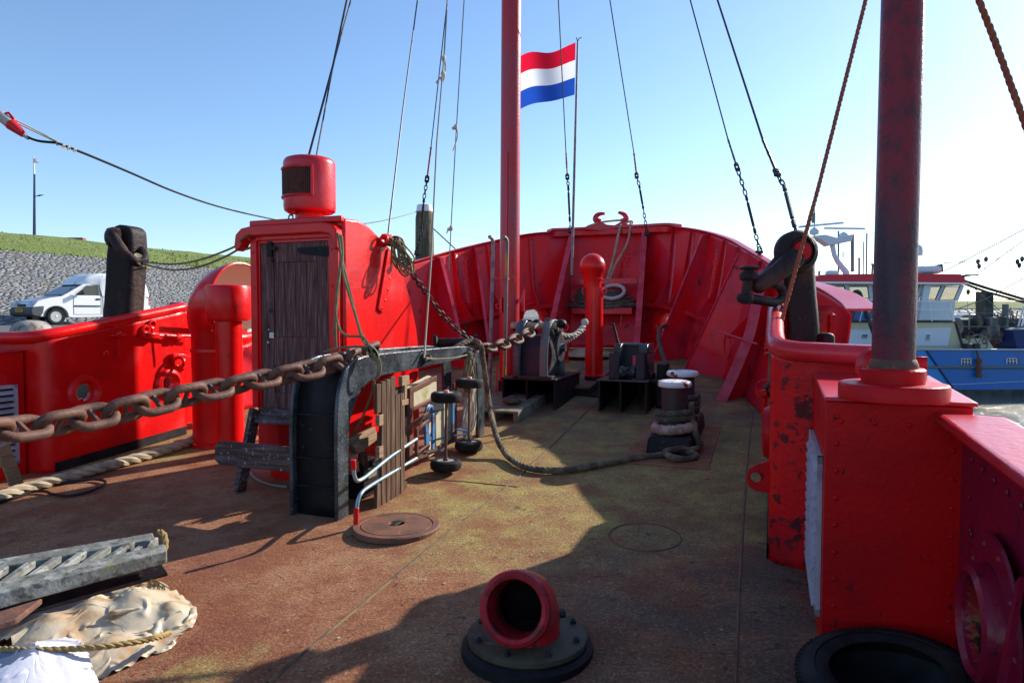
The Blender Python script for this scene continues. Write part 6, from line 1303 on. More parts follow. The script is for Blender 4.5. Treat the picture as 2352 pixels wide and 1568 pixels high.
# flat rope coil on the foredeck
b = MB(); cc = D(1350, 803); cc = U(1350, 800, 12.0); cc.z = zd(cc) + .03
for k in range(3): 
    P = [cc + V3((math.cos(a) * (.12 + .052 * a / 6.283), math.sin(a) * (.12 + .052 * a / 6.283), .05 * k * (1 - a / 45) + .0)) for a in [2 * math.pi * i / 22 for i in range(22 * (8 - k))]]; b.tube(P, .027, 6)
tag(b.build('rope_coil', M['rope']), 'flat coil of beige rope on the foredeck behind the red vent pipe', 'rope coil')
# power cable, plug and white line
cbk = thing('power_cable', 'black shore power cable sagging across the sky from upper left to the wooden pile', 'cable', U(640, 505, 8))
b = MB(); b.tube(catmull(px(((130, 328, 4.3), (200, 355, 4.5), (300, 397, 5), (400, 440, 5.7), (500, 474, 6.7), (600, 498, 8), (700, 516, 9.5), (780, 519, 11), (850, 512, 12.5), (905, 501, 13.8), (958, 486, 15)), 4), 4), .0085, 6); b.build('cable', M['cable'], cbk)
b = MB(); b.tube(catmull(px(((992, 522, 15), (1020, 548, 15), (1060, 585, 15)), 15), 3), .014, 6); b.build('cable', M['cable'], cbk)
b = MB(); b.tube(catmull(px(((58, 312), (75, 320), (95, 325), (130, 328)), 4.28), 4), .0085, 6); b.build('cable', M['cable'], cbk)
b = MB()
for u, v in ((133, 330), (146, 336), (158, 341), (172, 346)): b.torus(U(u, v, 4.32), .0105, .004, V3((.9, 0, -.4)), 10, 5)
b.build('tape_ring', M['ropewhite'], cbk)
b = MB(); b.tube(px(((-520, 10), (60, 288), (133, 326)), 4.3), .0045, 5); b.tube(px(((-520, 18), (60, 293), (135, 329)), 4.31), .0045, 5); tag(b.build('white_line', M['ropewhite']), 'doubled thin white line above the red plug', 'rope')
pg = thing('plug_connector', 'red and grey industrial power plug hanging on the cable at upper left', 'plug', U(25, 285, 4.28))
A, B_ = U(6, 270, 4.28), U(56, 311, 4.28); d = (B_ - A).normalized(); Lp = (B_ - A).length
b = MB(); b.lathe([(.018, -.05), (.034, -.02), (.036, .0), (.033, .01), (.033, .05), (.031, .062)], A, d, 16); b.build('socket', M['plastic_grey'], pg)
b = MB(); b.lathe([(.034, .062), (.036, .07), (.034, .08), (.026, Lp * .75), (.02, Lp * .95), (.014, Lp)], A, d, 16); b.build('plug_body', M['plastic_red'], pg)
b = MB(); b.tube([A + d * .02 + Z * .036, A + d * .05 + Z * .06, A + d * .085 + Z * .05, A + d * .09 + Z * .03], .008, 6); b.build('latch', M['plastic_red'], pg)
b = MB(); b.lathe([(.013, Lp), (.010, Lp + .03), (.008, Lp + .035)], A, d, 10); b.build('gland', M['plastic_grey'], pg)
# wooden pile beyond the bulwark
pt = U(975, 486, 15.2); b = MB(); b.tube([V3((pt.x, pt.y, WZ - 1)), V3((pt.x, pt.y, 1.8)), pt - Z * .15, pt], [.24, .23, .20, .175], 14); pw = tag(b.build('mooring_pile', M['pile'], loc=V3((pt.x, pt.y, WZ))), 'weathered wooden mooring pile with white cap standing beyond the bow', 'pile')
b = MB(); b.lathe([(.178, -.01), (.185, .0), (.165, .14), (.15, .15), (0, .155)], pt - Z * .0, n=14); b.build('cap', M['white'], pw)
# ---------------------------------------------------------------- foreground left
rp = [D(-90, 1168, .05), D(0, 1140, .05), D(55, 1121, .05), D(110, 1106, .05), D(180, 1088, .05), D(260, 1066, .05), D(340, 1044, .05), D(420, 1020, .05), D(447, 1008, .05), D(455, 990, .06)]
line('mooring_rope', 'thick pale twisted rope lying along the foot of the left bulwark', 'rope', rp, .048, M['rope'], rope=3, sm=6)
b = MB(); b.tube(catmull([D(u, v, .02) for u, v in ((-60, 1168), (0, 1152), (40, 1140), (75, 1128), (105, 1128), (120, 1134), (160, 1138), (205, 1128), (238, 1112), (240, 1104), (215, 1100), (170, 1104), (110, 1114))], 6), .0115, 7); tag(b.build('loose_cable', M['cable']), 'black cable loop lying on the deck beside the pale rope', 'cable')
b = MB(); b.tube(catmull([D(u, v, .015) for u, v in ((567, 1070), (575, 1085), (590, 1100), (620, 1112), (660, 1118))], 5), .011, 6); tag(b.build('hose', M['wirelight']), 'thin grey hose curving round the foot of the hut', 'hose')
b = MB(); b.beam(U(4, 1022, 5.45), D(40, 1118), .10, .035, N); tag(b.build('prop_board', M['woodtan'], bevel=.004), 'short tan board leaning against the left louvre', 'timber')
# grey rubber fender with zigzag slots
fc = thing('rubber_fender', 'grey slotted rubber fender lying at the lower left above the plastic sheet', 'fender', D(180, 1400))
r0, r1 = D(385, 1292), D(-60, 1430)
hz = .235; FR0, FR1 = D(384, 1262, hz), D(-60, 1378, hz); BK0 = D(366, 1219, hz + .03); BK1 = D(-60, 1292, hz + .03)
def FP(a, c, z=0): return FR0.lerp(FR1, a).lerp(BK0.lerp(BK1, a), c) + Z * z
def fbar(q, name): 
    b = MB(); b.hexa([p + Z * -.075 for p in q], q); return b.build(name, M['greyrubber'], fc, bevel=.008)
b = MB(); q = [FP(0, 0), FP(1, 0), FP(1, .34), FP(0.0, .34)]
fbar(q, 'front_rail'); fbar([FP(.04, .72), FP(1, .72), FP(1, 1), FP(.04, 1)], 'rear_rail')
for k in range(8):
    a = .03 + k * .135
    fbar([FP(a + .13, .32), FP(a + .19, .32), FP(a + .045, .74), FP(a - .015, .74)], 'web')
b = MB(); b.hexa([FP(0, .02, -.145), FP(1, .02, -.145), FP(1, .98, -.145), FP(.03, .98, -.145)], [FP(0, .02, -.13), FP(1, .02, -.13), FP(1, .98, -.13), FP(.03, .98, -.13)]); b.build('back_plate', M['blackdull'], fc)
b = MB(); c = FP(.02, .62, .0); b.rope(catmull([c + V3(p) for p in ((0, 0, .04), (.04, -.02, .03), (.06, -.05, -.03), (.03, -.08, -.08), (0, -.1, -.05))], 4), .016, 3)
for k in range(9): b.tube(catmull([c + V3((.02, -.16, -.16)), c + V3((.03 + .012 * k, -.17 - .01 * (k % 3), -.19)), c + V3((.0 + .022 * k, -.19 - .02 * (k % 4), -.225))], 3), .0035, 4)
b.build('rope_end', M['ropetan'], fc)
b = MB(); q = [FP(.86, 0, .004), FP(.9, 0, .004)]
# crumpled plastic sheet
import numpy as np
def crumpled(name, label, cat, outline, m, seed, support, slack=1.25, G=64, steps=260, band=None, bend=.03, push=.05, th=.003, fold=(.8, .6)):
    """sheet laid over bumps and pushed together until it buckles into folds (position based cloth)"""
    rng = np.random.default_rng(seed); O = [D(u, v) for u, v in outline]; loop = catmull(O, 6, True); loop = resample(loop + [loop[0]], .01)
    arc = len(loop) - 1; c0 = sum(O, V3((0, 0, 0))) / len(O); P = np.zeros((G, G, 3))
    for i in range(G):
        for j in range(G):
            x, y = 2 * i / (G - 1) - 1, 2 * j / (G - 1) - 1; f = max(abs(x), abs(y))
            a = (math.atan2(y, x) / (2 * math.pi) + seed * .13) % 1
            if f > 0:
                # square ring position as perimeter fraction
                if abs(x) >= abs(y): q = (y / x) if x > 0 else 4 + (y / x)
                else: q = 2 - (x / y) if y > 0 else 6 - (x / y)
                a = (q / 8 + .125 + seed * .13) % 1
            e = loop[int(a * arc) % arc]; P[i, j, :2] = (c0.x + (e.x - c0.x) * f, c0.y + (e.y - c0.y) * f)
    base = lambda X, Y: (.042 * (T.x * X + T.y * Y) + .003 * (T.x * X + T.y * Y) ** 2)
    B0 = P[..., :2].copy()
    nz = np.array([[noise.noise(V3((B0[i, j, 0] * 4 + seed, B0[i, j, 1] * 4, 0))) * .5 + 1.5 * noise.noise(V3(((B0[i, j, 0] * fold[0] + B0[i, j, 1] * fold[1]) * 5 + seed, (B0[i, j, 1] * fold[0] - B0[i, j, 0] * fold[1]) * 15, 3))) + .9 * noise.noise(V3((B0[i, j, 0] * 22 + seed, B0[i, j, 1] * 17, 5))) for j in range(G)] for i in range(G)])
    P[..., 2] = base(P[..., 0], P[..., 1]) + support(P[..., 0], P[..., 1]) + .02 + push * (.5 + .8 * nz)
    batches = []
    for (di, dj), st in (((1, 0), .9), ((0, 1), .9), ((1, 1), .5), ((1, -1), .5), ((2, 0), bend), ((0, 2), bend), ((3, 0), bend * .5), ((0, 3), bend * .5)):
        I, J = np.meshgrid(np.arange(G), np.arange(G), indexing='ij'); ok = (I + di < G) & (J + dj < G) & (J + dj >= 0)
        A = (I * G + J)[ok]; C2 = ((I + di) * G + J + dj)[ok]; L0 = np.linalg.norm(np.stack([B0.reshape(-1, 2)[A], ]) - B0.reshape(-1, 2)[C2], axis=-1)[0]
        par = ((I // max(di, 1)) % 2 if di else (J // max(abs(dj), 1)) % 2)[ok]
        for k in (0, 1): s_ = par == k; batches.append((A[s_], C2[s_], L0[s_] * slack, st))
    X = P.reshape(-1, 3); X[:, 2] += 0; Vv = np.zeros_like(X); edge = np.zeros((G, G), bool); edge[0] = edge[-1] = True; edge[:, 0] = edge[:, -1] = True; edge = edge.ravel(); pin = X[edge, :2].copy()
    for it in range(steps):
        grow = min(1, .35 + it / 50); Vv[:, 2] -= (.0004 if it < 60 else .0016); Vv *= .80; old = X.copy(); X = X + Vv
        for A, C2, L0, st in batches:
            d = X[C2] - X[A]; l = np.linalg.norm(d, axis=1) + 1e-9; r = L0 / slack * (1 + (slack - 1) * grow); k = ((l - r) / l * .5 * st)[:, None] * d
            np.add.at(X, A, k * .8) if st < .6 else X.__setitem__(A, X[A] + k); np.add.at(X, C2, -k * .8) if st < .6 else X.__setitem__(C2, X[C2] - k)
        X[edge, :2] = pin * .9 + X[edge, :2] * .1
        g = base(X[:, 0], X[:, 1]) + np.maximum(support(X[:, 0], X[:, 1]), 0) + .004
        low = X[:, 2] < g; X[low, 2] = g[low]; Vv = X - old; Vv[low] *= .4; Vv = np.clip(Vv, -.02, .02)
    b = MB(); b.add([V3(p) for p in X.tolist()], [[i * G + j, (i + 1) * G + j, (i + 1) * G + j + 1, i * G + j + 1] for i in range(G - 1) for j in range(G - 1)])
    if band:
        for q, f_ in enumerate(b.f):
            i, j = f_[0] // G, f_[0] % G
            if band(i / G + .04 * nz[i, j], j / G + .04 * nz[i, j]): b.m[q] = 1
    o = b.build(name, m, sharp=75, solid=th); o.modifiers.new('subdiv', 'SUBSURF').levels = 2; o.modifiers['subdiv'].render_levels = 2
    return tag(o, label, cat)
def bumps(*B, pw=.8):
    C_ = [(D(u, v), r, h) for u, v, r, h in B]
    def f(X, Y):
        z = np.zeros_like(X)
        for p, r, h in C_: z = np.maximum(z, h * np.maximum(0, 1 - np.sqrt((X - p.x) ** 2 + (Y - p.y) ** 2) / r) ** pw)
        return z
    return f
crumpled('plastic_sheet', 'crumpled stained cream plastic sheet bundle roped down at the lower left', 'tarpaulin', ((300, 1350), (360, 1345), (395, 1372), (430, 1388), (452, 1405), (444, 1440), (412, 1462), (385, 1490), (330, 1515), (285, 1540), (215, 1565), (110, 1590), (40, 1560), (20, 1500), (-60, 1480), (-40, 1440), (60, 1405), (140, 1372), (210, 1352)), M['canvas'], 3, bumps((310, 1420, .26, .15), (210, 1440, .24, .14), (120, 1470, .26, .13), (390, 1425, .14, .10), (250, 1500, .2, .07)), slack=1.45, G=54, bend=.085, push=.08)
crumpled('plastic_bag', 'white plastic bag with grey print in the bottom left corner', 'bag', ((20, 1530), (75, 1500), (130, 1502), (165, 1520), (190, 1550), (215, 1595), (200, 1650), (60, 1670), (-60, 1650), (-60, 1570)), [M['bag'], M['bagprint']], 5, bumps((75, 1590, .30, .19), (140, 1590, .20, .16), (20, 1590, .22, .17), pw=.45), slack=1.5, G=46, bend=.08, push=.07, band=lambda i, j: .55 < i < .74 and .25 < j < .8)
line('lashing_rope', 'tan twisted rope laid across the plastic sheet', 'rope', [D(-60, 1492, .16), D(0, 1490, .17), D(70, 1492, .18), D(150, 1490, .17), D(215, 1486, .165), D(270, 1480, .15), D(330, 1470, .13), D(372, 1460, .09), D(388, 1453, .05)], .0135, M['ropetan'], rope=3)
b = MB(); a, c = D(98, 1372, .22), D(-60, 1420, .22); dn = V3((.0, -.17, -.02)); b.hexa([a + Z * -.03, c + Z * -.03, c + dn - Z * .03, a + dn * 1.0 - Z * .03], [a, c, c + dn, a + dn]); tag(b.build('rusty_bar', M['rust'], bevel=.006), 'rusty flat steel bar lying on the plastic sheet', 'steel bar')
b = MB(); b.hexa([D(-60, 1470, .0), D(95, 1425, .0), D(150, 1450, 0), D(0, 1510, 0)], [D(-60, 1470, .12), D(95, 1425, .12), D(150, 1450, .10), D(0, 1510, .1)])
# car tyre
tc = SH(2.80, .42, .105); ty = thing('car_tyre', 'black car tyre lying on the deck in the lower right corner', 'tyre', tc)
ax = (Z + T * -.10 + N * -.12).normalized(); b = MB()
b.lathe([(.20, -.08), (.195, -.09), (.22, -.10), (.27, -.105), (.30, -.085), (.315, -.06), (.318, 0), (.315, .06), (.30, .085), (.27, .105), (.22, .10), (.195, .09), (.20, .08), (.25, .06), (.28, 0), (.25, -.06), (.20, -.08)], tc, ax, 56, cap=False); x, y, _ = basis(ax)
for k in range(72):
    a = 2 * math.pi * k / 72; o_ = x * math.cos(a) + y * math.sin(a); tg_ = x * -math.sin(a) + y * math.cos(a)
    for s in (-1, 1): b.box(tc + o_ * .307 + ax * (s * .066), .02, .019, .034, o_, tg_, ax)
b.build('carcass', M['rubber'], ty, sharp=50)
b = MB(); b.torus(tc + ax * .1045, .245, .0025, ax, 56, 5); b.build('sidewall_ring', M['rubber'], ty)
# pallet behind the guard
pl_ = D(1150, 975); pt_ = thing('pallet', 'mossy wooden pallet on deck between guard and stopper', 'pallet', pl_)
o = SH(7.1, -2.95); L_ = lambda s, w, h: SH(7.0 + s, -2.95 + w, h)
for k in range(6):
    b = MB(); a = k * .17; b.hexa([L_(a, -.3, .10), L_(a, .33, .10), L_(a + .13, .33, .10), L_(a + .13, -.3, .10)], [L_(a, -.3, .125), L_(a, .33, .125), L_(a + .13, .33, .125), L_(a + .13, -.3, .125)]); b.build('deck_board', M['woodgreen'], pt_, bevel=.003)
for w in (-.3, .0, .27):
    b = MB(); b.hexa([L_(0, w, .0), L_(0, w + .06, .0), L_(.98, w + .06, .0), L_(.98, w, .0)], [L_(0, w, .098), L_(0, w + .06, .098), L_(.98, w + .06, .098), L_(.98, w, .098)]); b.build('bearer', M['woodgreen'], pt_, bevel=.003)
b = MB(); q = L_(.35, .12, .17); b.ball(q, .06); b.rope([q + V3((math.cos(a) * .09, math.sin(a) * .09, .0)) for a in [i * .4 for i in range(17)]], .03, 3); tag(b.build('rope_bundle', M['ropedark']), 'small dark rope bundle on the mossy pallet', 'rope coil')
# small windlass drum in the background left of the stopper
b = MB(); q = U(1030, 790, 9.0); b.lathe([(.10, 0), (.11, .04), (.06, .06), (.06, .5), (.11, .52), (.10, .56)], U(995, 787, 8.6), V3((1, .1, 0)), 18); b.tube([U(1066, 785, 8.9), U(1072, 738, 8.9)], .014, 6); tag(b.build('winch_drum', M['blackdull']), 'dark winch drum with upright lever behind the chain guard', 'winch')
# ---------------------------------------------------------------- fishing vessel across the water
BY = 36.0
ZX = lambda zx: 1837.5 + zx * .3296
ZV = lambda zy: 459.4 + zy * .3296
def B3(zx, zy, dy=0.0):
    """point on the vessel: picture offsets on its near side plane, then dy metres inboard"""
    return U(ZX(zx), ZV(zy), BY + dy)
fv = thing('fishing_vessel', 'blue fishing cutter with white wheelhouse and red roof moored across the harbour', 'boat', U(2200, 918, BY))
def bprism(pts, d0, d1, name, m, parent=None, bevel=0.0):
    b = MB(); b.prism([B3(x, y, d0) for x, y in pts], V3((0, d1 - d0, 0))); return b.build(name, m, parent or fv, bevel=bevel)
zg, zr, zw = B3(0, 1045).z, B3(0, 1165).z, WZ - .6
x0, x1 = B3(150, 0).x, B3(2600, 0).x; XL = B3(1120, 0).x
# hull in plan: near side straight, bow closing away to the left behind the pole
b = MB(); plan = [(-6.5, 3.4), (-4.5, 1.5), (-2.0, .35), (0, 0), (4, 0), (20, 0), (26, .8), (26, 5.2), (20, 6), (0, 6), (-4.5, 4.8), (-6.5, 3.4)]
o = V3((B3(700, 0).x, BY, 0)); ring = lambda z, k: [o + V3((x + k * (-1 if x < 0 else 0), y, z)) for x, y in plan]
r_ = [ring(zw, -1.2), ring(zr, -.2), ring(zg, .2)]; n = len(plan)
for i in range(2): b.add(r_[i] + r_[i + 1], [[k, (k + 1) % n, n + (k + 1) % n, n + k] for k in range(n)])
b.poly(ring(zg - .5, 0)); hull = b.build('hull', M['hullblue'], fv, sharp=20)
bprism(((300, 1050), (885, 1050), (1120, 1395), (1120, 1440), (420, 1440)), -.02, .01, 'bow_panel', M['hulllight'], hull)
b = MB(); b.beam(B3(880, 1048, -.05), B3(1135, 1412, -.05), .09, .07); b.build('knuckle_strip', M['hulldark'], hull); b = MB(); b.beam(B3(430, 1040, -.05), B3(560, 1230, -.05), .09, .07); b.build('knuckle_strip', M['hulldark'], hull)
for zy, r, m, nm in ((1043, .05, M['silver'], 'gunwale_rail'), (1165, .075, M['boatgrey'], 'rub_rail')):
    b = MB(); b.tube([B3(250, zy - 2, -.05), B3(1561, zy, -.05), B3(2300, zy, -.05)], r, 8); b.build(nm, m, hull)
b = MB(); b.box((B3(1300, 0).x, BY - .0, WZ + .12), 36, .06, .5); b.build('boot_top', M['boatdark'], hull)
for a in ((1125, 1105, 1190, 1146), (1440, 1103, 1508, 1140)):
    f = bprism(((a[0], a[1]), (a[2], a[1]), (a[2], a[3]), (a[0], a[3])), -.03, .03, 'freeing_port', M['boatdark'], hull)
    b = MB()
    for k in range(4): q = a[0] + (a[2] - a[0]) * k / 3; b.beam(B3(q, a[1], -.05), B3(q, a[3], -.05), .05, .03)
    b.beam(B3(a[0], a[1], -.05), B3(a[2], a[1], -.05), .05, .03); b.beam(B3(a[0], (a[1] + a[3]) / 2, -.05), B3(a[2], (a[1] + a[3]) / 2, -.05), .05, .03); b.build('port_grating', M['rail'], f)
# deckhouse
dh = bprism(((230, 846), (1080, 845), (1090, 870), (1140, 1040), (240, 1032)), .9, 4.8, 'deckhouse', M['boatcream'])
bprism(((250, 905), (1055, 888), (1030, 1015), (250, 1010)), .86, .92, 'inset_panel', M['boatwhite'], dh)
b = MB(); b.tube([B3(230, 845, .86), B3(1078, 844, .86), B3(1092, 872, .86), B3(1138, 1036, .86)], .07, 6); b.build('edge_moulding', M['boatdark'], dh)
for q in ((420, 926, 488, 968), (775, 926, 830, 980), (868, 926, 925, 980)):
    x0_, y0_, x1_, y1_ = q; f = bprism(((x0_ + 6, y0_), (x1_, y0_), (x1_ - 10, y1_), (x0_, y1_)), .80, .9, 'porthole_frame', M['rail'], dh, .05)
    bprism(((x0_ + 12, y0_ + 8), (x1_ - 14, y0_ + 8), (x1_ - 22, y1_ - 8), (x0_ + 8, y1_ - 8)), .78, .84, 'porthole_glass', M['boatglass'], f)
# wheelhouse with window openings: sill wall, pillars, header, roof
wh = bprism(((150, 690), (1085, 700), (1065, 845), (140, 845)), 1.5, 4.4, 'wheelhouse_wall', M['boatwhite'])
bprism(((120, 568), (1140, 574), (1130, 592), (120, 590)), 1.45, 4.5, 'window_header', M['boatwhite'])
for i, (a, c) in enumerate((((118, 590), (140, 690)), ((180, 590), (170, 690)), ((322, 590), (330, 690)), ((485, 592), (498, 690)), ((640, 592), (640, 690)), ((850, 592), (800, 700)), ((1000, 592), (955, 700)), ((1130, 592), (1085, 700)))):
    for d in (1.5, 4.2):
        b = MB(); b.beam(B3(*a, d + .1), B3(*c, d + .1), .22 if i not in (0, 7) else .2, .12, V3((0, 1, 0))); b.build('window_pillar', M['boatwhite'], wh)
b = MB(); 
for d in (1.6, 4.3): b.prism([B3(120, 588, d), B3(1130, 590, d), B3(1085, 702, d), B3(150, 692, d)], V3((0, .02, 0)))
gm = bpy.data.materials.new('thin_window_glass'); gm.use_nodes = True; g_ = gm.node_tree; pb_ = g_.nodes['Principled BSDF']; pb_.inputs['Base Color'].default_value = (.02, .05, .05, 1); pb_.inputs['Roughness'].default_value = .05; pb_.inputs['Alpha'].default_value = .32
b.build('window_glass', gm, wh)
b = MB()
for q in (((205, 602), (312, 602), (318, 682), (190, 682)), ((345, 602), (468, 602), (478, 684), (350, 684)), ((505, 602), (630, 602), (630, 686), (512, 686)), ((660, 604), (832, 604), (790, 690), (660, 690)), ((868, 604), (985, 604), (942, 692), (825, 692)), ((1012, 604), (1112, 604), (1070, 694), (968, 694))):
    P = [B3(x, y, 1.46) for x, y in q]; b.tube(P, .022, 4, closed=True)
b.build('window_gasket', M['boatdark'], wh)
b = MB(); b.tube([B3(600, 1290, -.03), B3(1120, 1283, -.03), B3(1561, 1262, -.03), B3(2100, 1240, -.03)], .012, 4); b.build('draught_line', M['rail'], hull)
random.seed(5)
for k in range(26):
    b = MB(); zx = random.uniform(1110, 1640); zy = random.uniform(840, 1000); b.box(B3(zx, zy, random.uniform(1.2, 3.8)), random.uniform(.1, .5), .3, random.uniform(.08, .45)); b.build('deck_gear', M['boatdark'], fv, bevel=.02)
for k in range(14):
    b = MB(); zx = random.uniform(1120, 1600); a_ = B3(zx, 900, random.uniform(1.5, 3.5)); b.tube([a_, a_ + V3((random.uniform(-.5, .5), 0, random.uniform(.3, 1.3)))], .03, 5); b.build('stanchion', M['boatdark'], fv)
for k in range(9): b = MB(); zx = random.uniform(1120, 1500); c = B3(zx, random.uniform(930, 1010), random.uniform(.8, 1.6)); b.torus(c, .12, .035, V3((.3, 1, .2)), 12, 5); b.build('rope_bight', M['fenderrope'], fv)
rf = bprism(((110, 536), (150, 520), (600, 512), (1120, 516), (1170, 572), (1175, 582), (110, 574)), 1.1, 4.8, 'roof', M['boatred'])
b = MB(); b.beam(B3(110, 574, 1.05), B3(1175, 582, 1.05), .08, .1); b.build('roof_edge', M['rail'], rf)
bprism(((868, 575), (920, 575), (860, 838), (830, 838)), 1.3, 1.5, 'sloping_duct', M['boatwhite'])
bprism(((886, 500), (930, 500), (926, 575), (890, 575)), 1.25, 1.55, 'exhaust', M['boatgrey']); b = MB(); b.beam(B3(865, 538, 1.3), B3(945, 538, 1.3), .05, .2); b.build('exhaust_flange', M['boatdark'], fv)
# railings
b = MB()
for zy, xa, xb in ((690, 200, 1040), (748, 210, 1050)):
    b.tube([B3(xa, zy, .7), B3(700, zy + 10, .7), B3(xb - 20, zy + 22, .7), B3(xb, zy + 45, .7)], .03, 6)
for zx in (250, 455, 640, 900, 1046): b.tube([B3(zx, 695 if zx < 1000 else 735, .7), B3(zx - 40 if zx == 455 else zx + 20, 846, .7)], .028, 6)
b.tube([B3(1040, 714, .7), B3(1052, 745, .7), B3(1078, 846, .7)], .032, 6); b.build('guard_rail', M['rail'], fv)
bprism(((250, 775), (540, 700), (540, 846), (260, 846)), 1.2, 1.4, 'dodger', M['hullblue'])
for a, c in (((430, 830), (480, 780)), ((470, 835), (530, 770))): b = MB(); b.torus(B3(500, 800, 1.1), .28, .07, V3((0, 1, .1)), 22, 8); b.build('lifebuoy', M['rail'], fv); break
# radar arch and aerials
b = MB(); b.tube([B3(325, 545, 2.6), B3(318, 500, 2.6), B3(262, 425, 2.6), B3(240, 385, 2.6), B3(222, 300, 2.6)], [.22, .17, .15, .13, .14], 10); arch = b.build('mast_arm', M['boatwhite'], fv)
bprism(((85, 250), (180, 240), (260, 262), (372, 238), (365, 285), (205, 318), (150, 280)), 2.3, 3.0, 'crosstree', M['boatwhite'], None, .05)
for a, c, hx, hy in (((-12, 188), (306, 158), 100, 215), ((165, 197), (455, 200), 305, 245)):
    b = MB(); b.lathe([(.06, -.24), (.24, -.2), (.27, -.03), (.2, .1), (.1, .14), (.1, .18)], B3(hx, hy, 2.6), n=12); r = b.build('radar_pedestal', M['boatwhite'], arch)
    b = MB(); b.beam(B3(*a, 2.6), B3(*c, 2.6), .12, .12); b.build('radar_scanner', M['boatwhite'], r, bevel=.05)
for zx, y0, y1, r in ((100, 20, 560, .03), (94, 90, 160, .1), (365, 240, 500, .09), (268, 215, 500, .05), (412, 405, 530, .05), (440, 290, 520, .03), (462, 230, 520, .04), (502, 445, 520, .05), (300, 360, 400, .03)):
    b = MB(); b.tube([B3(zx, y1, 2.8), B3(zx + (4 if zx > 430 else 0), y0, 2.8)], r, 6); b.build('aerial', M['boatgrey'], fv)
for zx, zy in ((411, 408), (502, 448)): b = MB(); b.box(B3(zx, zy, 2.8), .11, .11, .13); b.build('signal_lamp', M['boatdark'], fv, bevel=.05)
b = MB(); b.lathe([(.1, 0), (.29, .03), (.30, .25), (.28, .45), (.2, .62), (.08, .71), (0, .72)], B3(815, 390, 2.6), n=22); dm = b.build('satellite_dome', M['boatwhite'], fv); b = MB(); b.tube([B3(797, 490, 2.6), B3(797, 390, 2.6)], .09, 10); b.build('dome_post', M['boatgrey'], dm)
for a, c, r in (((185, 512), (262, 512), .17), ((800, 490), (972, 484), .23)):
    p, q = B3(*a, 2.0), B3(*c, 2.0); d = (q - p).normalized(); L_ = (q - p).length; b = MB(); b.lathe([(r * .4, -.05), (r * .9, 0), (r, .12), (r, L_ * .3), (r * 1.05, L_ * .31), (r * 1.05, L_ * .34), (r, L_ * .35), (r, L_ * .65), (r * 1.05, L_ * .66), (r * 1.05, L_ * .69), (r, L_ * .7), (r, L_ - .12), (r * .9, L_), (r * .4, L_ + .05)], p, d, 18); b.build('liferaft_canister', M['boatwhite'], fv)
b = MB(); b.lathe([(.05, 0)] + [(.10 if k % 2 else .04, .05 * k) for k in range(1, 6)] + [(0, .3)], B3(134, 530, 2.0), n=10); b.build('horn_stack', M['boatgrey'], fv)
# dark A-frame gantry near the bow
b = MB(); P = catmull([B3(265, 760, .3), B3(340, 690, .3), B3(380, 645, .3), B3(412, 645, .3), B3(440, 720, .3), B3(525, 960, .3)], 4); b.tube(P, .11, 10); b.tube([B3(345, 850, .5), B3(372, 740, .5), B3(395, 645, .4)], .15, 10); b.build('gantry', M['boatdark'], fv)
# deck gear aft of the house: one part each
b = MB(); b.tube([B3(1100, 880, 3), B3(1250, 880, 3)], .5, 18); b.tube([B3(1230, 850, 2.6), B3(1340, 850, 2.6)], .36, 18); b.lathe([(.45, 0), (.45, .06), (.15, .07)], B3(1235, 850, 2.3), V3((1, 0, 0)), 20); b.build('trawl_winch', M['boatdark'], fv)
bprism(((1330, 815), (1400, 815), (1400, 985), (1330, 985)), 1.8, 2.8, 'winch_housing', M['boatgrey'], None, .08)
b = MB(); b.tube([B3(1390, 960, 2.5), B3(1490, 960, 2.5)], .58, 20); b.build('net_drum', M['boatdark'], fv)
bprism(((1110, 820), (1900, 830), (1900, 1040), (1110, 1040)), 4.2, 5.0, 'far_bulwark', M['boatdark'])
bprism(((1120, 975), (1310, 965), (1360, 1040), (1140, 1040)), 1.0, 2.0, 'deck_locker', M['boatcream'], None, .06)
bprism(((1490, 905), (1640, 890), (1640, 1030), (1500, 1030)), .8, 2.0, 'blue_bin', M['hulldark'], None, .06)
b = MB(); c = B3(1240, 1003, .4); b.torus(c, .50, .04, V3((0, 1, 0)), 30, 6)
for k in range(6): a = math.pi * k / 3; b.beam(c, c + V3((math.cos(a) * .5, 0, math.sin(a) * .5)), .05, .04)
b.build('hand_wheel', M['boatgrey'], fv)
for zx in (1185, 1238): bprism(((zx - 22, 1000), (zx + 22, 1000), (zx + 22, 1045), (zx - 22, 1045)), .2, .6, 'bollard', M['boatdark'], None, .04)
bprism(((1296, 635), (1352, 645), (1350, 900), (1298, 900)), 2.4, 3.3, 'gallows_column', M['boatdark'], None, .04); bprism(((1435, 725), (1455, 725), (1455, 900), (1430, 900)), 2, 2.3, 'davit_post', M['boatgrey'])
b = MB()
for zx, zy in ((1180, 785), (1400, 790), (1561, 800)): b.tube([B3(zx, zy, 2.2), B3(zx, 900, 2.2)], .035, 6)
b.tube([B3(1180, 788, 2.2), B3(1410, 790, 2.2)], .03, 6); b.tube([B3(1100, 880, 1.6), B3(1420, 884, 1.6), B3(1700, 884, 1.6)], .035, 6); b.tube([B3(1310, 880, 1.4), B3(1335, 960, 1.4)], .05, 6); b.tube([B3(1370, 860, 1.4), B3(1400, 985, 1.4)], .07, 6); b.build('pipe_rail', M['boatgrey'], fv)
for pts in (((1520, 880), (1561, 740)), ((1545, 880), (1590, 740))): b = MB(); b.beam(B3(*pts[0], 1.6), B3(*pts[1], 1.6), .07, .07); b.build('ladder_rail', M['rail'], fv)
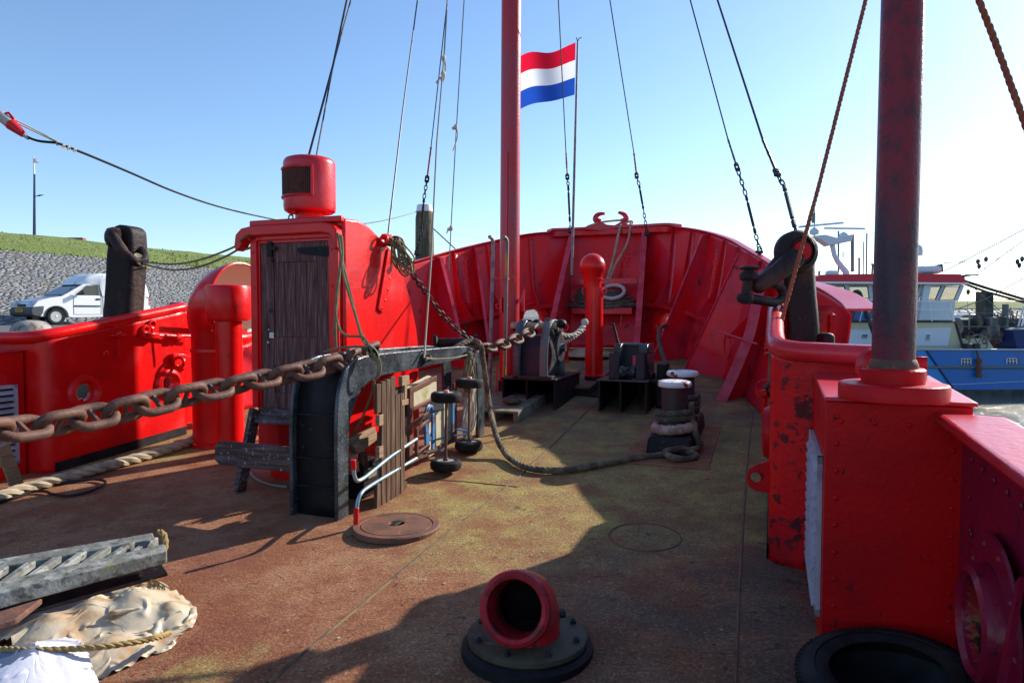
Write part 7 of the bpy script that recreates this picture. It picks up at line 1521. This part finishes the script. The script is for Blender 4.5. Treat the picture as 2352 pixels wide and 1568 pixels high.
# boom and rigging wires
b = MB(); b.tube([B3(1120, 555, 2.2), B3(1300, 612, 2.2), B3(1561, 690, 2.2), B3(2100, 860, 2.2)], .09, 8); b.tube([B3(1120, 575, 2.0), B3(1300, 640, 2.0), B3(1561, 712, 2.0), B3(2100, 880, 2.0)], .07, 8); b.build('boom', M['boatdark'], fv)
for i, (pts, r) in enumerate(((((1000, 500), (1561, 205), (2100, -80)), .045), (((1240, 512), (1561, 280), (2100, -110)), .04), (((1080, 765), (1290, 690), (1561, 545), (2100, 260)), .045), (((820, 445), (1200, 425), (1561, 390)), .025), (((1000, 440), (1230, 430), (1561, 400)), .025), (((1290, 400), (1561, 325)), .018), (((1150, 520), (1290, 525)), .05), (((1000, 520), (1150, 540)), .06), (((1220, 620), (1520, 880)), .035), (((1350, 690), (1561, 700)), .05), (((1240, 480), (1220, 740)), .014), (((1290, 440), (1275, 600)), .014), (((1530, 470), (1561, 700)), .016), (((1170, 640), (1165, 800)), .016), (((1440, 760), (1510, 830)), .04))):
    b = MB(); b.tube([B3(*p, 1.9) for p in pts], r * .6, 5); b.build('rigging_wire', M['boatgrey'], fv)
for zx, zy in ((1240, 430), (1248, 462), (1296, 412), (1515, 430), (1528, 455), (1548, 412), (1172, 640)):
    b = MB(); b.lathe([(.04, -.15), (.09, -.06), (.10, .05), (.05, .14)], B3(zx, zy, 1.9), n=8); b.build('block', M['boatdark'], fv)
bprism(((965, 450), (995, 445), (1000, 500), (970, 505)), 1.9, 2.3, 'roof_post', M['boatdark']); 
b = MB(); b.tube([B3(1010, 545, 1.2), B3(1100, 532, 1.2), B3(1240, 520, 1.2)], [.08, .07, .03], 8); b.build('furled_pole', M['hulldark'], fv)
# rope fenders on the hull
for zx, y0, y1, y2, lab in ((1245, 1045, 1105, 1235, 'brown rope fender hanging on the blue hull between two freeing ports'), (825, 1075, 1130, 1215, 'brown rope fender on the blue hull close to the black deck pole')):
    b = MB(); a, m1, e = B3(zx - 15, y0, -.15), B3(zx, y1, -.2), B3(zx + 2, y2, -.2); b.tube([a, m1], .05, 6); P = resample([m1, m1.lerp(e, .5), e], .08); b.tube(P, [.13 + .03 * math.sin(i * 1.3) for i in range(len(P))], 8)
    tag(b.build('rope_fender', M['fenderrope']), lab, 'fender', 'rope fenders on the blue hull')
# parked cars on the far bank, only their roofs show
for zx, m, lab in ((1175, M['boatwhite'], 'pale car roof glimpsed behind the cutter winch'), (1330, M['boatgrey'], 'grey car roof glimpsed behind the gallows column')):
    p = U(ZX(zx), ZV(805), 88); t = thing('parked_car', lab, 'car', V3((p.x, p.y, p.z - 1.2)), 'cars parked beyond the cutter')
    b = MB(); q = [(-2.1, 0), (-2.1, .6), (-1.3, .75), (-.7, 1.35), (.9, 1.4), (1.7, .8), (2.1, .7), (2.1, 0)]; b.prism([V3((p.x + x, p.y, p.z - 1.2 + z)) for x, z in q], V3((0, 1.7, 0))); b.build('body', m, t, bevel=.1)
    b = MB(); b.prism([V3((p.x + x, p.y - .02, p.z - 1.2 + z)) for x, z in ((-1.1, .8), (-.62, 1.25), (.8, 1.3), (1.4, .85))], V3((0, .03, 0))); b.build('side_window', M['glass'], t)
